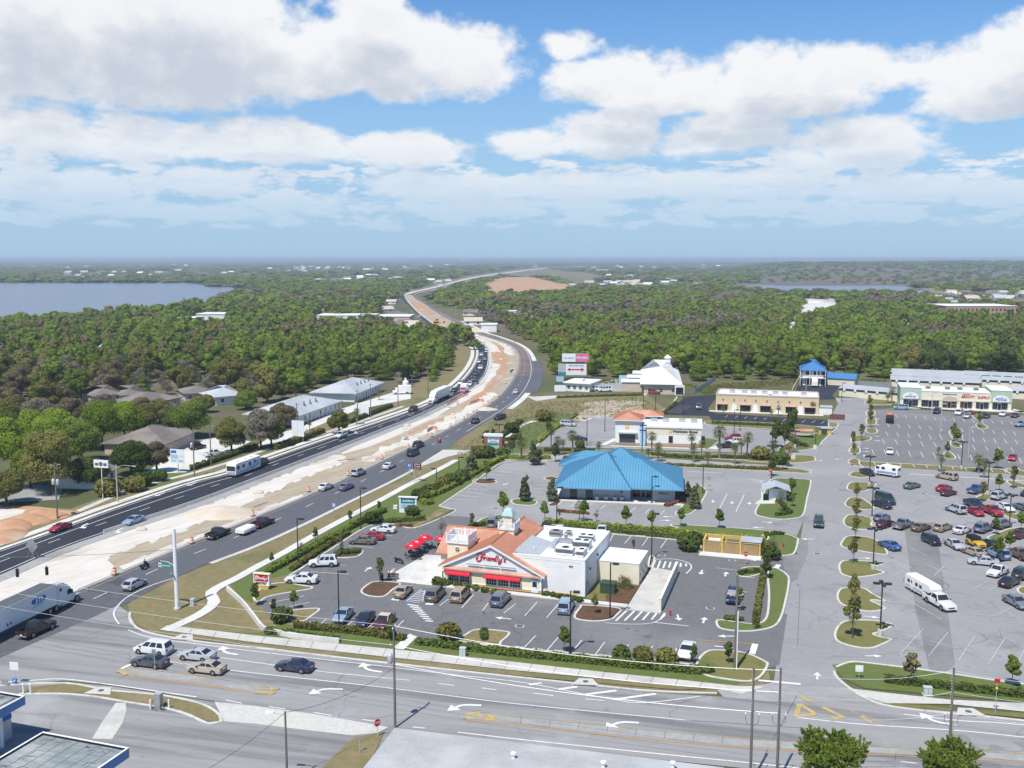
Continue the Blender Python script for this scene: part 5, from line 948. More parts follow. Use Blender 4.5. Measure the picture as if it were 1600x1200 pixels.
for i in range(3):q=MB();q.box(-4-2*i,.3,30-10*i-4,38-10*i-4,0,4.6-.5*i,'stucco_tan');q.box(-4.4-2*i,.3,29.6-10*i-4,38.4-10*i-4,4.6-.5*i,4.9-.5*i,'metal_white_roof');q.build('wing',rw)
q=MB();q.box(11.5,15,-1.5,0,0,3.6,'stucco_white');q.box(11.9,14.6,-1.56,-1.5,.3,2.9,'glass_dark');q.build('porch',rw)
rs,Ls=low_house('small_store',(884,611),(921,613),12,3.1,3.5,'stucco_white','metal_white_roof','small flat roofed white store behind the billboards','store',None,'flat',4,.9)
q=MB();q.box(Ls*.45,Ls*.6,3,6,3.5,4.4,'roof_membrane');q.build('roof_unit',rs)
rb,Lb=low_house('storage_office',(1254,602),(1285,603),12,6.2,9.8,'stucco_white','metal_blue_deep','two storey white storage office with a bright blue hip roof','office',None,'hip',0,1.4,5,rib='metal_blue_deep')
for i in range(3):q=MB();q.box(1+i*3,3.2+i*3,-.06,0,.2,2.6,'glass_dark');q.build('window',rb);q=MB();q.box(1+i*3,3.2+i*3,-.06,0,4.2,5.6,'glass_dark');q.build('window',rb)
q=MB();q.box(-1.2,Lb+1.2,-1.4,0,3.0,3.15,'stucco_white')
for i in range(12):q.box(-1.2+(Lb+2.2)*i/11,-1.1+(Lb+2.2)*i/11,-1.4,-1.3,3.15,4.1,'trim_white')
q.box(-1.2,Lb+1.2,-1.42,-1.32,4.1,4.2,'trim_white')
for x in(-1,Lb*.35,Lb*.7,Lb+1):q.box(x-.1,x+.1,-1.4,-1.2,0,6.2,'trim_white')
q.build('balcony',rb)
rl,Ll=low_house('storage_shed',(1286,601),(1335,604),8,3.0,4.6,'stucco_cream','metal_blue_deep','low storage shed with blue roof beside the storage office','shed',None,'gable',0,.4)
for k,(a,b,d,lab)in enumerate((((1311,619),(1408,628),9,'storage row with grey roof and cream wall, nearest the driveway'),((1392,605),(1530,611),9,'storage row directly behind the strip mall'),((1394,598),(1530,604),9,'third storage row behind the strip mall'),((1391,592),(1505,597),9,'furthest storage row along the woods, left half'),((1506,596),(1720,606),9,'furthest storage row along the woods, right half'),((1534,605),(1740,616),9,'storage row at the right edge of the view'),((1560,622),(1760,634),9,'cream storage row right of the strip mall'))):
 A,ang,L=frame_px(a,b);r=root_at('storage_row',A.x,A.y,ang,lab,'storage building','rows of storage units')
 q=MB();q.box(0,L,0,d,0,2.1,'stucco_cream');q.box(-.03,L+.03,-.03,d+.03,2.1,2.95,'glass_blue');fixn(q.build('wall',r))
 q=MB();q.slab([(-.3,-.3,3.0),(L+.3,-.3,3.0),(L+.3,d/2,4.0),(-.3,d/2,4.0)],.1,'storage_roof');q.slab([(-.3,d/2,4.0),(L+.3,d/2,4.0),(L+.3,d+.3,3.3),(-.3,d+.3,3.3)],.15,'storage_roof');fixn(q.build('roof',r))
 q=MB()
 for i in range(int(L/4)):x=2+4*i;q.box(x-.4,x+.4,-.35,.0,2.2,2.9,'trim_white')
 q.build('roof_vent',r)
A=G(1190,784);r=root_at('bank_kiosk',A.x,A.y,-12,'small white kiosk with pale blue gable roof on the grass by the driveway','kiosk')
q=MB();q.box(1.5,5.0,1.0,4.6,0,2.6,'stucco_white');q.build('wall',r);q=MB();q.slab([(0,-.4,2.5),(2.8,-.4,3.5),(2.8,5.4,3.5),(0,5.4,2.5)],.14,'metal_grey_roof');q.slab([(2.8,-.4,3.5),(5.8,-.4,2.5),(5.8,5.4,2.5),(2.8,5.4,3.5)],.14,'metal_grey_roof');fixn(q.build('roof',r))
for x in(.1,.1):pass
q=MB()
for y in(-.2,5.0):q.box(.05,.25,y,y+.2,0,2.5,'trim_white')
q.build('post',r);q=MB();q.box(1.35,1.5,2.2,3.2,.6,1.8,'black');q.build('cash_machine',r)
struct_m=MB();struct_m.prism([(-1.5,-2.8),(2.6,-1.6),(2.6,.6),(-.6,.4)],0,.14,'concrete_pale');struct(fixn(struct_m.build('pavement',None,0,(A.x,A.y,.06),R(-12))))
A,ang,L=frame_px((1098,862),(1188,870));r=root_at('dumpster_enclosure',A.x,A.y,ang,'yellow walled dumpster enclosure with three wooden gates','enclosure')
q=MB();D=4.2
q.box(0,.3,0,D,0,2.1,'enclosure_yellow');q.box(L-.3,L,0,D,0,2.1,'enclosure_yellow');q.box(.3,L-.3,D-.3,D,0,2.1,'enclosure_yellow')
for x in(3.05,6.15):q.box(x,x+.3,0,.3,0,2.1,'enclosure_yellow');q.box(x,x+.2,.3,D-.3,0,2.1,'enclosure_yellow')
q.box(-.05,L+.05,-.04,.0,2.0,2.14,'enclosure_yellow');q.build('wall',r)
for x0,x1 in((.35,3.0),(3.4,6.1),(6.5,L-.35)):
 q=MB();n=13
 for i in range(n):a=x0+(x1-x0)*i/n;q.box(a,a+(x1-x0)/n-.02,.02,.1,.1,1.85,'wood_fence')
 q.box(x0,x1,.1,.16,.4,.55,'wood_fence');q.box(x0,x1,.1,.16,1.4,1.55,'wood_fence');q.build('gate',r)
for x0,mt,lab in((.8,'roof_membrane','white topped dumpster in the left bay of the yellow enclosure'),(3.9,'steel_dark','dark dumpster in the middle bay of the yellow enclosure')):
 q=MB();q.box(x0,x0+1.9,1.2,2.8,.1,1.6,'steel_dark');q.box(x0-.05,x0+1.95,1.15,2.85,1.6,1.75,mt);o=q.build('dumpster',None,0,(A.x,A.y,.06),R(ang));tag(o,lab,'dumpster')
q=MB();q.slab([(6.3,-.1,2.4),(L+.1,-.1,2.4),(L+.1,D,2.15),(6.3,D,2.15)],.1,'metal_grey_roof');fixn(q.build('bay_roof',r))
q=MB();q.prism([(-.4,-2.4),(L+.2,-2.4),(L+.2,0),(-.4,0)],0,.06,'concrete_pale');struct(fixn(q.build('concrete_apron',None,0,(A.x,A.y,.05),R(ang))))
A=G(1222,684);r=root_at('small_enclosure',A.x,A.y,-14,'low pink walled enclosure by the hedge beside the bank lot','enclosure');q=MB();q.box(0,3.8,0,.3,0,1.9,'stone_pink');q.box(0,.3,.3,4,0,1.9,'stone_pink');q.box(3.5,3.8,.3,4,0,1.9,'stone_pink');q.build('wall',r);q=MB();q.slab([(3.4,.5,2.0),(8.4,.2,2.2),(8.4,3.6,2.2),(3.4,4,2.0)],.15,'tile_orange');fixn(q.build('roof',r))
A=G(1279,679);r=root_at('dumpster_shelter',A.x,A.y,-10,'yellow framed green dumpster shelter with flat grey roof near the driveway','shelter');q=MB();q.box(0,3.6,0,2.5,0,1.7,'enclosure_yellow');q.box(.7,2.3,-.06,0,.1,1.5,'utility_green');q.build('wall',r);q=MB();q.box(-.3,3.9,-.3,2.9,1.7,1.9,'metal_grey_roof');q.build('roof',r)
# ---------------------------------------------------------------- service station canopies and the roof in front
def canopy(pts_px,z,name,label,fh=.95,posts=()):
 c=[G(x,y,z)for x,y in pts_px];o=c[0].copy();o.z=0;r=empty(name,o,0,label,'canopy');P_=[(p.x-o.x,p.y-o.y)for p in c]
 cx=sum(p[0]for p in P_)/len(P_);cy=sum(p[1]for p in P_)/len(P_)
 ins=[(p[0]+(cx-p[0])*.018,p[1]+(cy-p[1])*.018)for p in P_];mb=MB();mb.prism(ins,z-fh,z-.22,'weathered_roof');fixn(mb.build('roof',r))
 mb=MB();n=len(P_)
 for i in range(n):
  j=(i+1)%n;a,b,c_,d=P_[i],P_[j],ins[j],ins[i]
  mb.quad((*a,z-fh),(*b,z-fh),(*b,z-.06),(*a,z-.06),'metal_blue_deep');mb.quad((*d,z-.3),(*c_,z-.3),(*c_,z-.06),(*d,z-.06),'black')
  mb.quad((*a,z-.06),(*b,z-.06),(*b,z),(*a,z),'concrete_pale');mb.quad((*a,z),(*b,z),(*c_,z),(*d,z),'concrete_pale')
 fixn(mb.build('fascia',r))
 for x,y in posts:
  q=MB();p=G(x,y,z-1);q.tube([(p.x-o.x,p.y-o.y,0),(p.x-o.x,p.y-o.y,z-fh)],.15,'trim_white');q.build('post',r)
 return r,P_,ins
c0,c1=G(67,1143,5.2),G(201.5,1168,5.2);u=(c1-c0);u.z=0;v=(G(0,1180,5.2)-c0);v.z=0;v=v.normalized()*13
o=c0;canopy([(67,1143),(201.5,1168)]+[],5.2,'x','y')if False else None
def canopy_xy(a,b,depth,z,name,label,seam=True):
 u=b-a;u.z=0;L=u.length;ang=math.atan2(u.y,u.x);r=empty(name,(a.x,a.y,0),ang,label,'canopy')
 mb=MB();mb.box(.15,L-.15,-depth+.15,-.15,z-.9,z-.25,'weathered_roof')
 for i in range(1,7):mb.box(.2+(L-.4)*i/7,.26+(L-.4)*i/7,-depth+.2,-.2,z-.25,z-.235,'tar_crack')
 for i in range(26):x=.3+(L-.7)*random.random();y=-.3-random.random()*.9;mb.box(x,x+.12+random.random()*.5,y-.08,y,z-.25,z-.232,'steel_dark')
 for i in range(12):x=.5+(L-2.2)*random.random();y=-1.5-random.random()*(depth-3);mb.box(x,x+.9,y-.07,y,z-.25,z-.23,'tar_crack');mb.box(x,x+.07,y-.8,y-.07,z-.25,z-.23,'tar_crack')
 mb.build('roof',r);mb=MB()
 for x0,x1,y0,y1 in((0,L,-.15,0),(0,L,-depth,-depth+.15),(0,.15,-depth+.15,-.15),(L-.15,L,-depth+.15,-.15)):
  mb.box(x0,x1,y0,y1,z-.95,z-.04,'metal_blue_deep');mb.box(x0-.02,x1+.02,y0-.02,y1+.02,z-.04,z,'trim_white')
 for y in(-.17,):mb.box(.15,L-.15,y-.02,y,z-.3,z-.06,'black')
 mb.box(.15,.17,-depth+.15,-.15,z-.3,z-.06,'black');mb.build('fascia',r)
 for x,y in((1.5,-2),(L-1.5,-2),(1.5,-depth+2),(L-1.5,-depth+2)):q=MB();q.box(x-.2,x+.2,y-.2,y+.2,0,z-.95,'trim_white');q.build('post',r)
 return r
canopy_xy(G(67,1143,5.2),G(201.5,1168,5.2),12.5,5.2,'station_canopy','service station canopy with grey weathered roof and blue fascia, nearest the bottom left corner')
b1=G(39,1087,5.0);d1=(G(201.5,1168,5.2)-G(67,1143,5.2));d1.z=0;d1.normalize()
r=canopy_xy(b1-d1*14,b1,9.0,5.0,'station_canopy','smaller blue edged station canopy cut by the left edge of the view')
q=MB()
for i in range(9):q.box(1+1.5*i,1.1+1.5*i,-8.5,-.4,4.76,4.82,'steel_dark')
q.build('roof_rail',r)
q=MB();q.box(-3,3,-.6,.6,0,3.2,'galvanised');q.box(-3.05,3.05,-.65,.65,2.2,2.7,'sign_blue');p=G(-22,1150);o=q.build('fuel_pump_island',None,0,(p.x,p.y,.06),R(-20));tag(o,'grey and blue fuel pump block under the station canopy at the left edge','fuel pump')
z=5.6;c=[G(617,1137,z),G(1105,1196,z)];u=(c[1]-c[0]);u.z=0;L=u.length*1.05;ang=math.atan2(u.y,u.x)
r=empty('flat_roofed_building',(c[0].x,c[0].y,0),ang,'large low building with pale grey granular roof at the bottom of the view','building')
mb=MB();mb.box(.6,L-.6,-21.4,-.6,.06,z-.3,'stucco_white');mb.build('wall',r)
mb=MB();hip(mb,0,L,-22,0,z,(8,-9.5,z+.75),(L-8,-9.5,z+.75),'roof_gravel',None,th=.3,fascia='trim_white');fixn(mb.build('roof',r))
for x,y in((12.5,-3.4),(20.5,-3.0),(26.4,-1.6),(17.5,-6.5)):q=MB();q.lathe([(.16,z-.1),(.16,z+.65),(.26,z+.66),(.26,z+.8),(.05,z+.86)],'trim_white',(x,y,0),'z',10);q.build('roof_vent',r)
# ================================================================== vehicles
def wheel_parts(root,x,y,r=.33,w=.22):
 s=1 if y>0 else-1
 m=MB();m.lathe([(r*.62,-w/2),(r*.93,-w/2),(r,-w/2+.04),(r,w/2-.04),(r*.93,w/2),(r*.62,w/2)],'rubber',(0,0,0),'y',16)
 o=m.build('wheel',root,40);o.location=(x,y,r)
 m=MB();m.lathe([(r*.66,s*(w/2-.05)),(r*.66,s*(w/2+.004)),(r*.55,s*(w/2+.012)),(r*.12,s*(w/2+.03))],'rim',(0,0,0),'y',12)
 for k in range(5):t=k*2*math.pi/5;m.box(-.03+math.cos(t)*r*.42,.03+math.cos(t)*r*.42,*sorted((s*(w/2+.018),s*(w/2+.022))),math.sin(t)*r*.42-.03,math.sin(t)*r*.42+.03,'black')
 m.build('rim',o,40)
KIND={'sedan':(4.75,1.78,.68,.98,.95,.2,-.95,-1.72,1.43,1.02,1.45,-1.35,.33),'coupe':(4.55,1.76,.64,.95,.75,.0,-.75,-1.75,1.32,.98,1.4,-1.3,.33),'hatch':(4.3,1.74,.70,1.0,1.0,.3,-1.45,-2.0,1.50,1.0,1.4,-1.3,.32),'wagon':(4.75,1.78,.70,1.0,1.0,.3,-1.75,-2.25,1.52,1.0,1.45,-1.4,.33),'suv':(4.7,1.86,.85,1.12,.95,.35,-1.95,-2.25,1.80,1.1,1.45,-1.4,.38),'minivan':(4.95,1.94,.75,1.08,1.45,.6,-2.05,-2.38,1.76,1.05,1.55,-1.5,.34),'van':(5.3,2.0,.95,1.25,1.55,1.0,-2.45,-2.6,2.1,1.2,1.75,-1.65,.36),'boxcar':(4.1,1.72,.9,1.08,1.0,.7,-1.85,-2.0,1.66,1.05,1.35,-1.3,.32),'pickup':(5.4,1.95,.92,1.15,.95,.35,-.75,-.95,1.82,1.1,1.75,-1.6,.39),'jeep':(3.9,1.7,.92,1.08,.55,.45,-1.6,-1.7,1.76,1.05,1.25,-1.15,.39),}
def rings_body(st):
 out=[]
 for x,zl,zs,zt,w in st:
  out.append([(x,-w*.9,zl),(x,-w,zl+.1),(x,-w,zs-.12),(x,-w*.955,zs),(x,-w*.72,zt),(x,w*.72,zt),(x,w*.955,zs),(x,w,zs-.12),(x,w,zl+.1),(x,w*.9,zl)])
 return out
def make_car(kind,name,label,cat,soft=None):
 L,Wd,zn,zh,xw,xf,xr,xg,zr,zd,af,ar,wr=KIND[kind];h=L/2;w=Wd/2
 root=empty(name,(0,0,0),0,label,cat);pick=kind=='pickup'
 m=MB();zl=.24 if kind not in('suv','pickup','jeep')else .36
 if pick:
  st=[(h,.4,zn-.14,zn-.1,w*.86),(h-.12,zl,zn,zn+.06,w*.95),(xw+.5,zl,zh-.08,zh,w),(xw,zl,zh,zh+.03,w),(xg-.15,zl,zh,zh+.02,w)]
 else:
  st=[(h,.4,zn-.2,zn-.16,w*.80),(h-.13,zl,zn-.04,zn+.03,w*.93),(h-.55,zl,zn+.08,zn+.13,w*.985),(xw,zl,zh-.02,zh+.02,w),(0,zl,zh,zh+.02,w),(xg+.25,zl,zd,zd+.02,w),(min(xg,-h+.35)-.02,zl,zd-.01,zd+.01,w*.985),(-h+.1,zl+.02,zd-.08,zd-.03,w*.94),(-h,.42,zd-.25,zd-.2,w*.86)]
  if kind in('sedan','coupe'):st=st[:6]+[(xg,zl,zd,zd+.025,w*.985),(-h+.22,zl,zd-.02,zd+.02,w*.955),(-h+.03,zl+.04,zd-.12,zd-.06,w*.9),(-h,.42,.66,.7,w*.86)]
 m.loft(rings_body(st),'car_paint');zb=zh-.02
 if kind not in('jeep',)or True:
  wt=w*.76;wb=w*.945;zb2=(zd if not pick else zh)-.02
  cab=[(xw,wb,zb),(xw,-wb,zb),(xg,-wb,zb2),(xg,wb,zb2)];top=[(xf,wt,zr-.04),(xf,-wt,zr-.04),(xr,-wt,zr-.05),(xr,wt,zr-.05)];cr=[(xf-.12,wt*.86,zr),(xf-.12,-wt*.86,zr),(xr+.12,-wt*.86,zr-.005),(xr+.12,wt*.86,zr-.005)]
  m.loft([cab,top,cr],soft or 'car_paint',caps=True)
 for ax in(af,ar):
  for s in(-1,1):m.lathe([(wr*1.17,s*(w-.10)),(wr*1.17,s*(w+.004))],'black',(ax,0,wr+.02),'y',16)
 for s in(-1,1):m.box(xw-.28,xw-.1,*sorted((s*w*.98,s*(w+.17))),zb-.02,zb+.13,'black')
 m.box(h-.02,h+.012,-w*.45,w*.45,zn-.36,zn-.2,'black')
 if not pick:m.box(-h-.015,-h+.05,-w*.8,w*.8,.42,.52,'black')
 body=m.build('body',root,38);fixn(body)
 V=Vector
 def pane(name,a,b,c,d,ins=.09,off=.012,n=None,mat='glass_dark',sx=None):
  a,b,c,d=map(V,(a,b,c,d));ce=(a+b+c+d)/4;q=[p.lerp(ce,ins)for p in(a,b,c,d)];nn=(b-a).cross(d-a).normalized()
  if nn.dot(ce-V((0,0,.8)))<0:nn=-nn
  mm=MB();mm.add([p+nn*off for p in q]+[p-nn*.01 for p in q],[(0,1,2,3),(7,6,5,4),(0,4,5,1),(1,5,6,2),(2,6,7,3),(3,7,4,0)],mat);return fixn(mm.build(name,root))
 pane('windshield',cab[0],cab[1],top[1],top[0]);pane('rear_window',cab[2],cab[3],top[3],top[2],.14)
 for s,(i,j)in((1,(0,3)),(-1,(1,2))):
  a,b,c,d=V(cab[i]),V(cab[j]),V(top[j]),V(top[i]);n={'pickup':1,'coupe':1,'sedan':2,'hatch':2,'jeep':1}.get(kind,3)
  a=a.lerp(d,.12);b=b.lerp(c,.12)
  for k in range(n):f0,f1=.06+.88*k/n,.06+.88*(k+1)/n-.035;pane('side_window',a.lerp(b,f0),a.lerp(b,f1),d.lerp(c,f1),d.lerp(c,f0),.05)
 for s in(-1,1):
  mm=MB();mm.box(h-.2,h-.035,*sorted((s*w*.5,s*w*.87)),zn-.2,zn-.03,'lamp_clear');mm.build('headlight',root)
  zt=zd if not pick else zh;mm=MB();mm.box(-h-.012,-h+.12,*sorted((s*w*.58,s*w*.88)),zt-.32,zt-.1,'lamp_red');mm.build('tail_light',root)
 mm=MB();mm.box(-h-.02,-h+.02,-.17,.17,zd-.38 if not pick else .62,zd-.24 if not pick else .76,'sign_white');mm.build('licence_plate',root)
 if pick:
  mm=MB();x0,x1=-h,xg-.17;t=.07
  mm.box(x0,x1,-w*.97,w*.97,zl+.05,.72,'black');mm.box(x0,x1,-w*.98,-w*.98+t,.5,zh,'car_paint');mm.box(x0,x1,w*.98-t,w*.98,.5,zh,'car_paint');mm.box(x0,x0+t,-w*.98+t,w*.98-t,.5,zh-.01,'car_paint');mm.box(x1-t,x1,-w*.98+t,w*.98-t,.5,zh-.01,'car_paint');mm.box(x0-.08,x0,-w*.9,w*.9,.45,.6,'steel')
  mm.build('cargo_bed',root)
 if kind in('suv',):
  mm=MB()
  for s in(-1,1):mm.tube([(xf-.3,s*wt*.8,zr+.05),(xr+.3,s*wt*.8,zr+.05)],.025,'black',6)
  mm.build('roof_rack',root)
 if kind=='jeep':
  mm=MB();mm.lathe([(.36,-h-.22),(.36,-h-.02)],'rubber',(0,0,.95),'x',16);mm.build('spare_wheel',root)
 for ax in(af,ar):
  for s in(-1,1):wheel_parts(root,ax,s*(w-.1),wr)
 return root
PAINT={'white':(.78,.78,.77),'silver':(.5,.52,.54),'grey':(.2,.21,.23),'dark_grey':(.07,.075,.085),'black':(.014,.015,.018),'navy':(.014,.022,.06),'blue':(.05,.13,.34),'lightblue':(.27,.37,.47),'red':(.42,.012,.025),'maroon':(.09,.012,.022),'green':(.018,.055,.045),'tan':(.43,.34,.23),'brown':(.19,.13,.085),'beige':(.5,.42,.32),'bronze':(.17,.145,.115),'yellow':(.75,.42,.015),'bluegrey':(.14,.18,.24),'greengrey':(.13,.17,.17),'purple':(.1,.02,.07)}
PRO={}
NAMES={'sedan':'parked_car','coupe':'parked_car','hatch':'parked_car','wagon':'parked_car','suv':'sport_utility_vehicle','minivan':'minivan','van':'van','boxcar':'box_shaped_car','pickup':'pickup_truck','jeep':'off_road_car'}
CATS={'suv':'suv','minivan':'minivan','van':'van','pickup':'pickup truck'}
def vehicle(px,py,kind,col,hx,hy,label,group=None,sc=1.0,soft=None):
 key=(kind,soft)
 if key not in PRO:PRO[key]=Proto(make_car(kind,NAMES[kind],label,CATS.get(kind,'car'),soft))
 p=G(px,py);p.z=.09
 c=PAINT[col]if isinstance(col,str)else col
 o=PRO[key].put(p,heading(px,py,hx,hy),sc,label,group,c);return o
ST,LT,HA,HC,EA='cars on the cross street','cars parked at the restaurant','vehicles coming down the near highway lanes','vehicles driving up the highway','cars in the east parking lot'
ML='cars at the strip mall';BK='cars at the bank'
